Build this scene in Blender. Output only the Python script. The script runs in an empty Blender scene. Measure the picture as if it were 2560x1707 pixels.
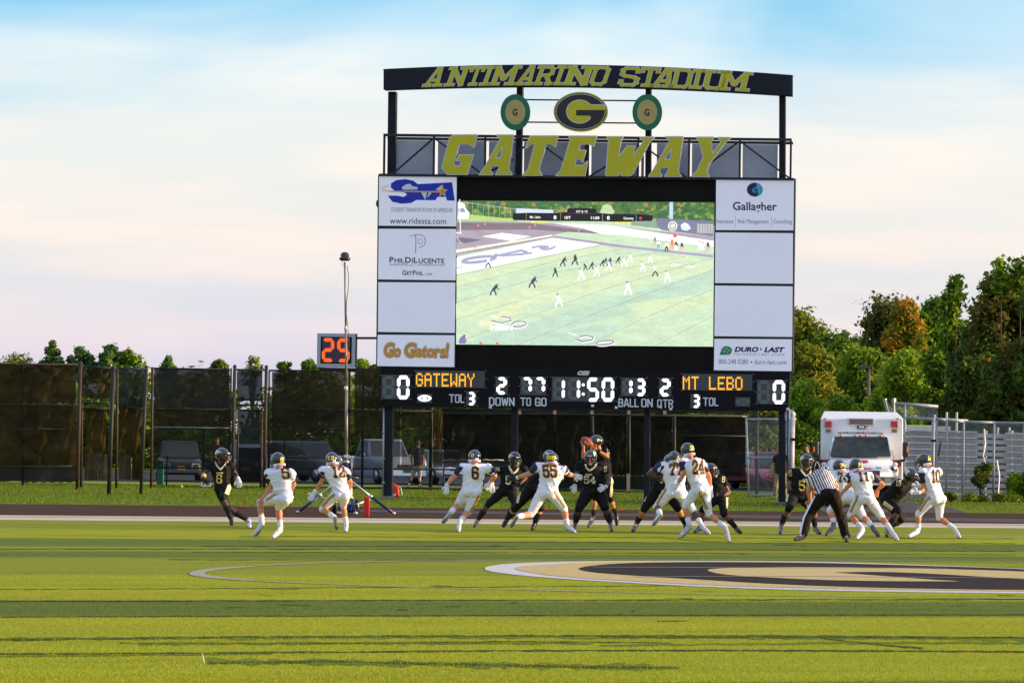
import bpy, bmesh, math, random
import numpy as np
from mathutils import Vector, Matrix, geometry
from mathutils.bvhtree import BVHTree

random.seed(7); RNG = np.random.default_rng(7)
scene = bpy.context.scene
COL = scene.collection

# ------------------------------------------------------------------ camera
F_PX = 10000.0; CX, CY = 1280.0, 853.5; CAM_H = 1.557
PITCH = math.atan(266.5 / F_PX); ROLL = math.radians(0.8)
cam_pos = Vector((0, 0, CAM_H))
fwd = Vector((0, math.cos(PITCH), math.sin(PITCH)))
_up0 = Vector((0, -math.sin(PITCH), math.cos(PITCH))); _r0 = Vector((1, 0, 0))
RIGHT = _r0 * math.cos(ROLL) + _up0 * math.sin(ROLL)
UP = _up0 * math.cos(ROLL) - _r0 * math.sin(ROLL)
cd = bpy.data.cameras.new('camera'); cam = bpy.data.objects.new('camera', cd); COL.objects.link(cam)
cd.sensor_width = 36; cd.lens = F_PX / 2560 * 36; cd.clip_start = 0.5; cd.clip_end = 5000
cam.matrix_world = Matrix((( RIGHT.x, UP.x, -fwd.x, cam_pos.x), (RIGHT.y, UP.y, -fwd.y, cam_pos.y),
                           (RIGHT.z, UP.z, -fwd.z, cam_pos.z), (0, 0, 0, 1)))
scene.camera = cam

# ------------------------------------------------------------------ light
SUN_EL, SUN_AZ = math.radians(12.0), math.radians(92.5)     # azimuth measured from the view direction towards the right
w = bpy.data.worlds.new("World"); scene.world = w; w.use_nodes = True
sun_d = bpy.data.lights.new('sun', 'SUN'); sun = bpy.data.objects.new('sun', sun_d); COL.objects.link(sun)
sun_d.energy = 4.6; sun_d.angle = math.radians(0.6); sun_d.color = (1.0, 0.72, 0.42)
sdir = Vector((math.sin(SUN_AZ) * math.cos(SUN_EL), math.cos(SUN_AZ) * math.cos(SUN_EL), math.sin(SUN_EL)))
sun.rotation_euler = sdir.to_track_quat('Z', 'Y').to_euler()
vs = scene.view_settings; vs.view_transform = 'Standard'; vs.look = 'None'; vs.exposure = 0.74; vs.gamma = 1; vs.use_curve_mapping = False

def build_world():
    nt = w.node_tree; N = nt.nodes; L = nt.links; N.clear()
    def n(t, **k):
        x = N.new(t)
        for a, b in k.items(): setattr(x, a, b)
        return x
    out = n('ShaderNodeOutputWorld')
    sky = n('ShaderNodeTexSky', sky_type='NISHITA'); sky.sun_disc = False
    sky.sun_elevation = SUN_EL; sky.sun_rotation = SUN_AZ; sky.air_density = 1.0; sky.dust_density = 1.2; sky.ozone_density = 2.0
    tc = n('ShaderNodeTexCoord'); sep = n('ShaderNodeSeparateXYZ'); L.new(tc.outputs['Generated'], sep.inputs[0])
    # soft cirrus: noise stretched along the horizon
    mp = n('ShaderNodeMapping'); mp.inputs['Scale'].default_value = (7, 7, 26); mp.inputs['Rotation'].default_value = (0, 0.03, 0.0)
    L.new(tc.outputs['Generated'], mp.inputs[0])
    nz = n('ShaderNodeTexNoise'); nz.inputs['Scale'].default_value = 1.0; nz.inputs['Detail'].default_value = 4; nz.inputs['Roughness'].default_value = .5
    nz.inputs['Distortion'].default_value = .6
    L.new(mp.outputs[0], nz.inputs['Vector'])
    # elevation + noise -> colour of the cloud veil and how blue the gap above is
    m1 = n('ShaderNodeMath', operation='MULTIPLY_ADD'); L.new(nz.outputs['Fac'], m1.inputs[0]); m1.inputs[1].default_value = -0.075
    L.new(sep.outputs['Z'], m1.inputs[2])
    mx = n('ShaderNodeMath', operation='MULTIPLY_ADD'); L.new(sep.outputs['X'], mx.inputs[0]); mx.inputs[1].default_value = -0.030; L.new(m1.outputs[0], mx.inputs[2])
    mr = n('ShaderNodeMapRange'); mr.interpolation_type = 'SMOOTHSTEP'
    L.new(mx.outputs[0], mr.inputs['Value']); mr.inputs['From Min'].default_value = 0.042; mr.inputs['From Max'].default_value = 0.090
    ramp = n('ShaderNodeValToRGB')           # the veil from the horizon up: lavender, cream, pink, white
    e = ramp.color_ramp.elements
    cols = [(0.0, (0.58, 0.55, 0.68)), (0.08, (0.62, 0.58, 0.70)), (0.16, (0.74, 0.68, 0.70)), (0.27, (0.86, 0.77, 0.70)),
            (0.40, (0.85, 0.81, 0.75)), (0.55, (0.77, 0.86, 0.87)), (1.0, (0.76, 0.74, 0.97))]
    while len(e) < len(cols): e.new(0.5)
    for i, (p, c) in enumerate(cols): e[i].position = p; e[i].color = (*c, 1)
    zs = n('ShaderNodeMath', operation='MULTIPLY'); L.new(sep.outputs['Z'], zs.inputs[0]); zs.inputs[1].default_value = 5.0
    L.new(zs.outputs[0], ramp.inputs[0])
    # second, finer noise tints the veil (pink and grey streaks)
    mp2 = n('ShaderNodeMapping'); mp2.inputs['Scale'].default_value = (9, 9, 60); mp2.inputs['Rotation'].default_value = (0, 0.05, 0)
    L.new(tc.outputs['Generated'], mp2.inputs[0])
    nz2 = n('ShaderNodeTexNoise'); nz2.inputs['Scale'].default_value = 1.0; nz2.inputs['Detail'].default_value = 3
    L.new(mp2.outputs[0], nz2.inputs['Vector'])
    r2 = n('ShaderNodeMapRange'); r2.inputs['From Min'].default_value = .35; r2.inputs['From Max'].default_value = .68
    r2.interpolation_type = 'SMOOTHSTEP'
    L.new(nz2.outputs['Fac'], r2.inputs['Value'])
    pm = n('ShaderNodeMix', data_type='RGBA', blend_type='MULTIPLY'); pm.inputs['Factor'].default_value = 1
    tint = n('ShaderNodeMix', data_type='RGBA'); L.new(r2.outputs[0], tint.inputs['Factor'])
    tint.inputs['A'].default_value = (0.84, 0.93, 0.99, 1); tint.inputs['B'].default_value = (1.04, 1.0, 0.97, 1)
    L.new(ramp.outputs[0], pm.inputs['A']); L.new(tint.outputs['Result'], pm.inputs['B'])
    hi = n('ShaderNodeMapRange'); L.new(sep.outputs['Z'], hi.inputs['Value']); hi.inputs['From Min'].default_value = .11; hi.inputs['From Max'].default_value = .35; hi.inputs['To Min'].default_value = 1; hi.inputs['To Max'].default_value = .30
    bl = n('ShaderNodeMath', operation='MULTIPLY'); L.new(mr.outputs[0], bl.inputs[0]); L.new(hi.outputs[0], bl.inputs[1])
    blue = n('ShaderNodeMix', data_type='RGBA'); L.new(bl.outputs[0], blue.inputs['Factor'])
    L.new(pm.outputs['Result'], blue.inputs['A']); blue.inputs['B'].default_value = (0.20, 0.52, 0.76, 1)
    # nishita (strength .1) + cloud veil
    b1 = n('ShaderNodeBackground'); L.new(sky.outputs[0], b1.inputs[0]); b1.inputs[1].default_value = 0.05
    b2 = n('ShaderNodeBackground'); L.new(blue.outputs['Result'], b2.inputs[0]); b2.inputs[1].default_value = 0.72
    # high up (out of frame) the veil thins and the plain sky takes over
    fade = n('ShaderNodeMapRange'); L.new(sep.outputs['Z'], fade.inputs['Value'])
    fade.inputs['From Min'].default_value = 0.15; fade.inputs['From Max'].default_value = 0.8; fade.inputs['To Min'].default_value = 0.0; fade.inputs['To Max'].default_value = 0.25
    b3 = n('ShaderNodeBackground'); L.new(sky.outputs[0], b3.inputs[0]); b3.inputs[1].default_value = 0.09
    ad = n('ShaderNodeAddShader'); ms = n('ShaderNodeMixShader')
    L.new(b2.outputs[0], ms.inputs[1]); L.new(b3.outputs[0], ms.inputs[2]); L.new(fade.outputs[0], ms.inputs[0])
    L.new(ms.outputs[0], out.inputs[0])
build_world()

# ------------------------------------------------------------------ pixel helpers (the photograph's 2560 x 1707 frame -> points in the world)
def raydir(px, py):
    return fwd * F_PX + RIGHT * (px - CX) - UP * (py - CY)
def at(px, py, Y):
    d = raydir(px, py); return cam_pos + d * (Y / d.y)
def gnd(px, py, z=0.0):
    d = raydir(px, py); return cam_pos + d * ((z - CAM_H) / d.z)
def horizon(px): return 1120 + (px - 1280) * math.tan(ROLL)
def pxm(Y): return F_PX / Y

# ------------------------------------------------------------------ object helpers
def tag(o, label=None, cat=None, group=None, kind=None):
    if label: o['label'] = label
    if cat: o['category'] = cat
    if group: o['group'] = group
    if kind: o['kind'] = kind
    return o
def empty(name, loc, label=None, cat=None, group=None):
    o = bpy.data.objects.new(name, None); COL.objects.link(o); o.location = loc; o.empty_display_size = .1
    return tag(o, label, cat, group)
def adopt(o, parent):
    o.parent = parent
    if parent.type == 'EMPTY':
        o.matrix_parent_inverse = Matrix.Translation(-Vector(parent.location))
def link(name, me, parent=None):
    o = bpy.data.objects.new(name, me); COL.objects.link(o)
    if parent is not None: adopt(o, parent)
    return o
def children(o): return [c for c in bpy.data.objects if c.parent == o]
def copy_tree(o, delta, kids, parent=None):
    c = o.copy(); COL.objects.link(c)
    if parent is None: c.location = Vector(o.location) + Vector(delta)
    else: c.parent = parent
    for ch in kids.get(o.name, []): copy_tree(ch, delta, kids, c)
    return c

class MB:
    def __init__(s): s.v = []; s.f = []; s.m = []; s.cur = 0; s.c = None
    def add(s, vs, fs):
        b = len(s.v); s.v += [tuple(p) for p in vs]
        for f in fs: s.f.append(tuple(i + b for i in f)); s.m.append(s.cur)
        return s
    def box8(s, p):
        return s.add(p, [(0, 3, 2, 1), (4, 5, 6, 7), (0, 1, 5, 4), (1, 2, 6, 5), (2, 3, 7, 6), (3, 0, 4, 7)])
    def box(s, c, d, rz=0, ax=None):
        cx, cy, cz = c; hx, hy, hz = d[0] / 2, d[1] / 2, d[2] / 2; ca, sa = math.cos(rz), math.sin(rz)
        P = []
        for z in (-hz, hz):
            for x, y in ((-hx, -hy), (hx, -hy), (hx, hy), (-hx, hy)):
                P.append((cx + x * ca - y * sa, cy + x * sa + y * ca, cz + z))
        return s.box8(P)
    def prism(s, pts, d):
        """pts: planar loop in 3-D; extruded by vector d"""
        n = len(pts); d = Vector(d); P = [Vector(p) for p in pts]
        return s.add(P + [p + d for p in P], [tuple(range(n)), tuple(range(2 * n - 1, n - 1, -1))] + [(i, i + n, (i + 1) % n + n, (i + 1) % n) for i in range(n)])
    def tube(s, p0, p1, r0, r1=None, n=8):
        return s.loft([Vector(p0), Vector(p1)], [r0, r1 if r1 is not None else r0], n)
    def loft(s, pts, rr, n=8, cap=True, axes=None):
        """rings of radius r (or (ra, rb)) along pts; axes = (A, B) fixed ring axes"""
        pts = [Vector(p) for p in pts]; rings = []
        prevA = None
        for i, p in enumerate(pts):
            if axes is None:
                a = pts[max(i - 1, 0)]; b = pts[min(i + 1, len(pts) - 1)]; t = (b - a)
                if t.length < 1e-9: t = Vector((0, 0, 1))
                t.normalize()
                if prevA is None:
                    h = Vector((0, 0, 1)) if abs(t.z) < .9 else Vector((1, 0, 0)); A = t.cross(h).normalized()
                else:
                    A = (prevA - t * prevA.dot(t)).normalized()
                B = t.cross(A); prevA = A
            else:
                A, B = axes[i] if isinstance(axes, list) else axes
            r = rr[i]; ra, rb = r if isinstance(r, (tuple, list)) else (r, r)
            rings.append([p + A * (ra * math.cos(2 * math.pi * k / n)) + B * (rb * math.sin(2 * math.pi * k / n)) for k in range(n)])
        V = [q for r in rings for q in r]; Fc = []
        for i in range(len(rings) - 1):
            for k in range(n):
                Fc.append((i * n + k, i * n + (k + 1) % n, (i + 1) * n + (k + 1) % n, (i + 1) * n + k))
        if cap:
            Fc.append(tuple(range(n - 1, -1, -1))); Fc.append(tuple(range((len(rings) - 1) * n, len(rings) * n)))
        return s.add(V, Fc)
    def capsule(s, p0, p1, r0, r1, n=10, extra=()):
        """tapered limb with round ends; extra: (t, radius factor) bulges"""
        p0 = Vector(p0); p1 = Vector(p1); d = p1 - p0; L = max(d.length, 1e-4); t = d / L
        pts = [p0 - t * r0 * .98, p0 - t * r0 * .8, p0 - t * r0 * .4]; rr = [r0 * .15, r0 * .6, r0 * .92]
        prof = [(0, 1)] + sorted(extra) + [(1, 1)]
        for u, k in prof: pts.append(p0 + d * u); rr.append((r0 + (r1 - r0) * u) * k)
        pts += [p1 + t * r1 * .4, p1 + t * r1 * .8, p1 + t * r1 * .98]; rr += [r1 * .92, r1 * .6, r1 * .15]
        return s.loft(pts, rr, n)
    def ball(s, c, r, n=12, m=8, axes=None):
        c = Vector(c); rx, ry, rz = r if isinstance(r, (tuple, list)) else (r, r, r)
        X, Y, Z = axes if axes else (Vector((1, 0, 0)), Vector((0, 1, 0)), Vector((0, 0, 1)))
        pts = []; rr = []
        for i in range(m + 1):
            a = math.pi * (i / m) * .98 + .01 * math.pi
            pts.append(c - Z * (rz * math.cos(a))); rr.append((rx * math.sin(a), ry * math.sin(a)))
        return s.loft(pts, rr, n, True, (X, Y))
    def merge(s, o):
        b = len(s.v); s.v += o.v
        for f, m in zip(o.f, o.m): s.f.append(tuple(i + b for i in f)); s.m.append(m)
        return s
    def mesh(s, name):
        me = bpy.data.meshes.new(name); me.from_pydata(s.v, [], s.f); me.update(); return me
    def build(s, name, mats, parent=None, smooth=False, fix=True):
        me = s.mesh(name); mats = mats if isinstance(mats, (list, tuple)) else [mats]
        for m in mats: me.materials.append(m)
        if len(mats) > 1: me.polygons.foreach_set('material_index', s.m)
        if smooth: me.polygons.foreach_set('use_smooth', [True] * len(me.polygons))
        if fix:
            bm = bmesh.new(); bm.from_mesh(me); bmesh.ops.recalc_face_normals(bm, faces=bm.faces); bm.to_mesh(me); bm.free()
        return link(name, me, parent)

def bevel(o, w_=.01, seg=2):
    m = o.modifiers.new('bevel', 'BEVEL'); m.width = w_; m.segments = seg; m.limit_method = 'ANGLE'; m.angle_limit = math.radians(40); return o

# ------------------------------------------------------------------ materials
MC = {}
def mat(name, col, rough=.6, metal=0.0, var=.12, scale=3.0, bump=0.0, bscale=60.0, emit=None, es=1.0, spec=.4, coat=0.0, alpha=1.0, sheen=0, var2=None, stretch=(1, 1, 1), coord='Object'):
    if name in MC: return MC[name]
    m = bpy.data.materials.new(name); m.use_nodes = True; nt = m.node_tree; N, L = nt.nodes, nt.links
    b = N['Principled BSDF']; b.inputs['Roughness'].default_value = rough; b.inputs['Metallic'].default_value = metal
    b.inputs['Specular IOR Level'].default_value = spec; b.inputs['Coat Weight'].default_value = coat
    if sheen: b.inputs['Sheen Weight'].default_value = sheen
    tc = N.new('ShaderNodeTexCoord'); mp = N.new('ShaderNodeMapping'); L.new(tc.outputs[coord], mp.inputs[0]); mp.inputs['Scale'].default_value = stretch
    if var > 0:
        nz = N.new('ShaderNodeTexNoise'); nz.inputs['Scale'].default_value = scale; nz.inputs['Detail'].default_value = 5; nz.inputs['Roughness'].default_value = .65
        L.new(mp.outputs[0], nz.inputs['Vector'])
        mx = N.new('ShaderNodeMix'); mx.data_type = 'RGBA'
        r = N.new('ShaderNodeMapRange'); r.inputs['From Min'].default_value = .3; r.inputs['From Max'].default_value = .7; L.new(nz.outputs['Fac'], r.inputs['Value'])
        L.new(r.outputs[0], mx.inputs['Factor'])
        if var2 is not None: c1, c2 = col, var2
        else: c1 = tuple(c * (1 - var) for c in col); c2 = tuple(min(1, c * (1 + var)) for c in col)
        mx.inputs['A'].default_value = (*c1, 1); mx.inputs['B'].default_value = (*c2, 1)
        L.new(mx.outputs['Result'], b.inputs['Base Color'])
        rr = N.new('ShaderNodeMapRange'); rr.inputs['To Min'].default_value = max(0, rough - .08); rr.inputs['To Max'].default_value = min(1, rough + .08)
        L.new(nz.outputs['Fac'], rr.inputs['Value']); L.new(rr.outputs[0], b.inputs['Roughness'])
    else: b.inputs['Base Color'].default_value = (*col, 1)
    if bump > 0:
        bz = N.new('ShaderNodeTexNoise'); bz.inputs['Scale'].default_value = bscale; bz.inputs['Detail'].default_value = 3; L.new(mp.outputs[0], bz.inputs['Vector'])
        bp = N.new('ShaderNodeBump'); bp.inputs['Strength'].default_value = bump; bp.inputs['Distance'].default_value = .02
        L.new(bz.outputs['Fac'], bp.inputs['Height']); L.new(bp.outputs[0], b.inputs['Normal'])
    if emit:
        b.inputs['Emission Color'].default_value = (*emit, 1); b.inputs['Emission Strength'].default_value = es
    if alpha < 1: b.inputs['Alpha'].default_value = alpha
    MC[name] = m; return m

def mat_attr(name, rough=.7, emit=0.0, attr='col', trans=0.0, mulnoise=0.0):
    """base colour (or emission) read from a face colour attribute"""
    if name in MC: return MC[name]
    m = bpy.data.materials.new(name); m.use_nodes = True; nt = m.node_tree; N, L = nt.nodes, nt.links
    b = N['Principled BSDF']; b.inputs['Roughness'].default_value = rough; b.inputs['Specular IOR Level'].default_value = .25
    a = N.new('ShaderNodeAttribute'); a.attribute_name = attr; src = a.outputs['Color']
    if mulnoise:
        nz = N.new('ShaderNodeTexNoise'); nz.inputs['Scale'].default_value = 1.6; nz.inputs['Detail'].default_value = 4
        tc = N.new('ShaderNodeTexCoord'); L.new(tc.outputs['Object'], nz.inputs['Vector'])
        mr = N.new('ShaderNodeMapRange'); mr.inputs['From Min'].default_value = .3; mr.inputs['From Max'].default_value = .7
        mr.inputs['To Min'].default_value = 1 - mulnoise; mr.inputs['To Max'].default_value = 1 + mulnoise; L.new(nz.outputs['Fac'], mr.inputs['Value'])
        vm = N.new('ShaderNodeVectorMath'); vm.operation = 'SCALE'; L.new(src, vm.inputs[0]); L.new(mr.outputs[0], vm.inputs['Scale']); src = vm.outputs[0]
    if emit > 0:
        b.inputs['Base Color'].default_value = (.02, .02, .02, 1); L.new(src, b.inputs['Emission Color']); b.inputs['Emission Strength'].default_value = emit
    else: L.new(src, b.inputs['Base Color'])
    if trans > 0:
        out = [x for x in N if x.type == 'OUTPUT_MATERIAL'][0]
        t = N.new('ShaderNodeBsdfTranslucent'); L.new(src, t.inputs[0]); ms = N.new('ShaderNodeMixShader'); ms.inputs[0].default_value = trans
        L.new(b.outputs[0], ms.inputs[1]); L.new(t.outputs[0], ms.inputs[2]); L.new(ms.outputs[0], out.inputs[0])
    MC[name] = m; return m

def emat(name, col, s, base=(.02, .02, .02)):
    return mat(name, base, .5, var=0, emit=col, es=s)

# ------------------------------------------------------------------ flat glyphs
def union2d(polys):
    """2-D polygons (may overlap) -> (verts, tris) of their union without overlaps"""
    V = []; Fc = []
    for p in polys:
        p = [Vector(q) for q in p]; ar = sum(a.x * b_.y - b_.x * a.y for a, b_ in zip(p, p[1:] + p[:1]))
        if ar < 0: p = p[::-1]
        b = len(V); V += p; Fc.append(list(range(b, b + len(p))))
    r = geometry.delaunay_2d_cdt(V, [], Fc, 0, 1e-5)
    vs_, fs_, of = r[0], r[2], r[5]
    return [tuple(v) for v in vs_], [tuple(f) for f, o in zip(fs_, of) if len(o) > 0]
def stroke_polys(lines, t, ext=True, sharp=False):
    P = []
    for ln in lines:
        for a, b in zip(ln[:-1], ln[1:]):
            a = Vector(a); b = Vector(b); d = (b - a)
            if d.length < 1e-6: continue
            d.normalize(); n_ = Vector((-d.y, d.x)) * t / 2
            e = d * (t / 2 if ext else 0)
            k = t * .21
            if sharp: P.append([a - e + n_, b + e + n_, b + e - n_, a - e - n_])
            elif ext: P.append([a - e + n_ * .42, a - e * .42 + n_, b + e * .42 + n_, b + e + n_ * .42, b + e - n_ * .42, b + e * .42 - n_, a - e * .42 - n_, a - e - n_ * .42])
            else: P.append([a + n_, b + n_, b - n_, a - n_])
    return P
c_ = .13
ST = {
 '0': [[(c_, 0), (.6 - c_, 0), (.6, c_), (.6, 1 - c_), (.6 - c_, 1), (c_, 1), (0, 1 - c_), (0, c_), (c_, 0)]],
 '1': [[(.12, .86), (.32, 1), (.32, 0)], [(.14, 0), (.5, 0)]],
 '2': [[(0, .76), (0, 1 - c_), (c_, 1), (.6 - c_, 1), (.6, 1 - c_), (.6, .62), (0, .16), (0, 0), (.6, 0), (.6, .16)]],
 '3': [[(0, .8), (0, 1 - c_), (c_, 1), (.6 - c_, 1), (.6, 1 - c_), (.6, .6), (.48, .52), (.2, .52)], [(.48, .52), (.6, .42), (.6, c_), (.6 - c_, 0), (c_, 0), (0, c_), (0, .22)]],
 '4': [[(.46, 0), (.46, 1), (0, .34), (0, .28), (.64, .28)], [(.3, 0), (.62, 0)]],
 '5': [[(.6, .9), (.6, 1), (0, 1), (0, .52), (.1, .6), (.6 - c_, .6), (.6, .6 - c_), (.6, c_), (.6 - c_, 0), (c_, 0), (0, c_), (0, .2)]],
 '6': [[(.6, .8), (.6, 1 - c_), (.6 - c_, 1), (c_, 1), (0, 1 - c_), (0, c_), (c_, 0), (.6 - c_, 0), (.6, c_), (.6, .42), (.6 - c_, .55), (0, .55)]],
 '7': [[(0, .8), (0, 1), (.6, 1), (.6, .86), (.26, .3), (.26, 0)], [(.12, 0), (.42, 0)]],
 '8': [[(c_, 0), (.6 - c_, 0), (.6, c_), (.6, .4), (.48, .52), (.12, .52), (0, .4), (0, c_), (c_, 0)], [(.12, .52), (0, .64), (0, 1 - c_), (c_, 1), (.6 - c_, 1), (.6, 1 - c_), (.6, .64), (.48, .52)]],
}
_tc = {}
def number_glyph(s, t=.2, slant=0.0, gap=.34):
    """block number in a unit-high box, x centred"""
    key = (s, t, slant, gap)
    if key in _tc: return _tc[key]
    P = []; x = 0
    W = sum(.6 for _ in s) + gap * (len(s) - 1)
    for ch in s:
        P += [[(p[0] + x - W / 2 + slant * p[1], p[1]) for p in q] for q in stroke_polys(ST[ch], t)]
        x += .6 + gap
    _tc[key] = union2d(P); return _tc[key]
_txt = {}
def text2d(s, bold=0.0, shear=0.0, spacing=1.0):
    """built-in font text as 2-D triangles, scaled to cap height ~1; returns (verts, faces, width)"""
    key = (s, bold, shear, spacing)
    if key in _txt: return _txt[key]
    cu = bpy.data.curves.new('t', 'FONT'); cu.body = s; cu.size = 1; cu.offset = bold; cu.shear = shear; cu.space_character = spacing
    cu.resolution_u = 3; cu.fill_mode = 'FRONT'
    o = bpy.data.objects.new('t', cu); me = o.to_mesh()
    V = [(v.co.x, v.co.y) for v in me.vertices]; Fc = [tuple(p.vertices) for p in me.polygons]
    o.to_mesh_clear(); bpy.data.objects.remove(o); bpy.data.curves.remove(cu)
    xs = [p[0] for p in V]; x0, x1 = min(xs), max(xs); ch = .729
    V = [((x - x0) / ch, y / ch) for x, y in V]
    _txt[key] = (V, Fc, (x1 - x0) / ch); return _txt[key]
def grow_tris(V, Fc): return V, Fc
# ================================================================== GROUND
def sheet(name, pts, z, m, kind='structure', thick=0.0):
    mb = MB(); P = [Vector((p.x, p.y, z)) for p in pts]; mb.add(P, [tuple(range(len(P)))])
    o = mb.build(name, m, fix=False); me = o.data
    if me.polygons[0].normal.z < 0: me.flip_normals()
    o['kind'] = kind; return o
def line_w(pxa, pxb, ext=260):
    """two image points on the ground -> world line extended both ways"""
    a = gnd(*pxa); b = gnd(*pxb); d = (b - a); d.z = 0; d.normalize(); return a - d * ext, b + d * ext

FY = math.radians(18.5)       # yaw of the yard lines: they run away to the right
def vcoord(py): return F_PX * CAM_H / (py - 1120) * math.cos(FY)
def band(py0, py1, wob=0): return vcoord(py0), vcoord(py1)

def turf_mat():
    m = bpy.data.materials.new('turf'); m.use_nodes = True; nt = m.node_tree; N, L = nt.nodes, nt.links
    b = N['Principled BSDF']; b.inputs['Roughness'].default_value = .9; b.inputs['Specular IOR Level'].default_value = .08; b.inputs['Sheen Weight'].default_value = 0
    b.inputs['Sheen Tint'].default_value = (.75, .9, .2, 1)
    tc = N.new('ShaderNodeTexCoord'); mp = N.new('ShaderNodeMapping'); mp.vector_type = 'POINT'
    mp.inputs['Rotation'].default_value = (0, 0, -FY); L.new(tc.outputs['Object'], mp.inputs[0])
    sep = N.new('ShaderNodeSeparateXYZ'); L.new(mp.outputs[0], sep.inputs[0])
    # slight wander of the band edges
    nz = N.new('ShaderNodeTexNoise'); nz.inputs['Scale'].default_value = .25; nz.inputs['Detail'].default_value = 3; L.new(mp.outputs[0], nz.inputs['Vector'])
    ma = N.new('ShaderNodeMath'); ma.operation = 'MULTIPLY_ADD'; L.new(nz.outputs['Fac'], ma.inputs[0]); ma.inputs[1].default_value = .35; L.new(sep.outputs['Y'], ma.inputs[2])
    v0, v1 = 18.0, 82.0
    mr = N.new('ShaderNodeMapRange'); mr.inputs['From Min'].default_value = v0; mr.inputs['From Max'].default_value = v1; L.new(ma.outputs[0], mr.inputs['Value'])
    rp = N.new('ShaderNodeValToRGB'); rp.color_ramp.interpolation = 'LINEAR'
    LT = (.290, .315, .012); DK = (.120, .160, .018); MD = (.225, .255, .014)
    E = [(1707, DK, LT), (1541, LT, DK), (1501, DK, LT), (1439, LT, MD), (1398, MD, DK), (1383, DK, MD), (1371, MD, DK), (1352, DK, LT), (1330, LT, MD)]  # dark bands: long low shadows painted into the turf colour
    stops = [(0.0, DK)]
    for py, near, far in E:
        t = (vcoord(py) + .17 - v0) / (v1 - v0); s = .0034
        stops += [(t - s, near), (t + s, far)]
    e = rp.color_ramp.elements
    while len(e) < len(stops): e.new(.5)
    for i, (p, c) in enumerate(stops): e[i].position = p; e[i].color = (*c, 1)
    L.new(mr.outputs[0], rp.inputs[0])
    # wear: large patches, fine fibre noise stretched across the field
    n2 = N.new('ShaderNodeTexNoise'); n2.inputs['Scale'].default_value = .5; n2.inputs['Detail'].default_value = 6; n2.inputs['Roughness'].default_value = .7
    mp2 = N.new('ShaderNodeMapping'); mp2.inputs['Scale'].default_value = (.35, 1.6, 1); L.new(mp.outputs[0], mp2.inputs[0]); L.new(mp2.outputs[0], n2.inputs['Vector'])
    r2 = N.new('ShaderNodeMapRange'); r2.inputs['From Min'].default_value = .3; r2.inputs['From Max'].default_value = .7; r2.inputs['To Min'].default_value = .8; r2.inputs['To Max'].default_value = 1.18; L.new(n2.outputs['Fac'], r2.inputs['Value'])
    n3 = N.new('ShaderNodeTexNoise'); n3.inputs['Scale'].default_value = 22; n3.inputs['Detail'].default_value = 4; n3.inputs['Roughness'].default_value = .8
    mp3 = N.new('ShaderNodeMapping'); mp3.inputs['Scale'].default_value = (1, .35, 1); L.new(mp.outputs[0], mp3.inputs[0]); L.new(mp3.outputs[0], n3.inputs['Vector'])
    r3 = N.new('ShaderNodeMapRange'); r3.inputs['From Min'].default_value = .25; r3.inputs['From Max'].default_value = .75; r3.inputs['To Min'].default_value = .62; r3.inputs['To Max'].default_value = 1.38; L.new(n3.outputs['Fac'], r3.inputs['Value'])
    mm = N.new('ShaderNodeMath'); mm.operation = 'MULTIPLY'; L.new(r2.outputs[0], mm.inputs[0]); L.new(r3.outputs[0], mm.inputs[1])
    sc = N.new('ShaderNodeVectorMath'); sc.operation = 'SCALE'; L.new(rp.outputs[0], sc.inputs[0]); L.new(mm.outputs[0], sc.inputs['Scale'])
    L.new(sc.outputs[0], b.inputs['Base Color'])
    bp = N.new('ShaderNodeBump'); bp.inputs['Strength'].default_value = .8; bp.inputs['Distance'].default_value = .025; L.new(n3.outputs['Fac'], bp.inputs['Height']); L.new(bp.outputs[0], b.inputs['Normal'])
    return m
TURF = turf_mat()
M_GRASS = mat('meadow_grass', (.08, .14, .010), .85, var=.4, scale=.7, bump=.9, bscale=14, var2=(.20, .25, .015), spec=.04)
M_GRASS2 = mat('rough_grass', (.07, .13, .015), .9, var=.4, scale=2, bump=.8, bscale=10, var2=(.20, .24, .03), spec=.04)
M_TRACK = mat('track_rubber', (.042, .022, .012), .95, var=.35, scale=.8, bump=.12, bscale=30, stretch=(.15, 2.2, 1), var2=(.085, .046, .026), spec=.04)
M_ASPH = mat('asphalt', (.075, .068, .075), .9, var=.25, scale=1.5, bump=.4, bscale=40, var2=(.12, .105, .105), spec=.04)
M_LOT = mat('parking_asphalt', (.05, .05, .05), .9, var=.25, scale=.6, spec=.04)
M_BAND = mat('sideline_turf', (.58, .48, .34), .85, var=.15, scale=3, bump=.15, bscale=40, stretch=(.3, 1, 1), spec=.04)
M_LANE = mat('lane_paint', (.34, .27, .17), .8, var=.4, scale=6, stretch=(.1, 1, 1), spec=.04)

def par(px, py, ext=190):      # all far edges of the field run parallel
    c = gnd(px, py); d = Vector((1, .30, 0)).normalized(); return c - d * ext, c + d * ext
tA, tB = par(1280, 1309.5); bA, bB = par(1280, 1298); kA, kB = par(1280, 1270.5)
base = MB(); base.add([(-900, -60, -.05), (900, -60, -.05), (900, 1800, -.05), (-900, 1800, -.05)], [(0, 1, 2, 3)])
g = base.build('ground', M_GRASS, fix=False); g['kind'] = 'structure'
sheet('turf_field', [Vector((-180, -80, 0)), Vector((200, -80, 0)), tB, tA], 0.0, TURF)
sheet('sideline_turf', [tA, tB, bB, bA], 0.0, M_BAND)
sheet('running_track', [bA, bB, kB, kA], -0.004, M_TRACK)
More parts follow.
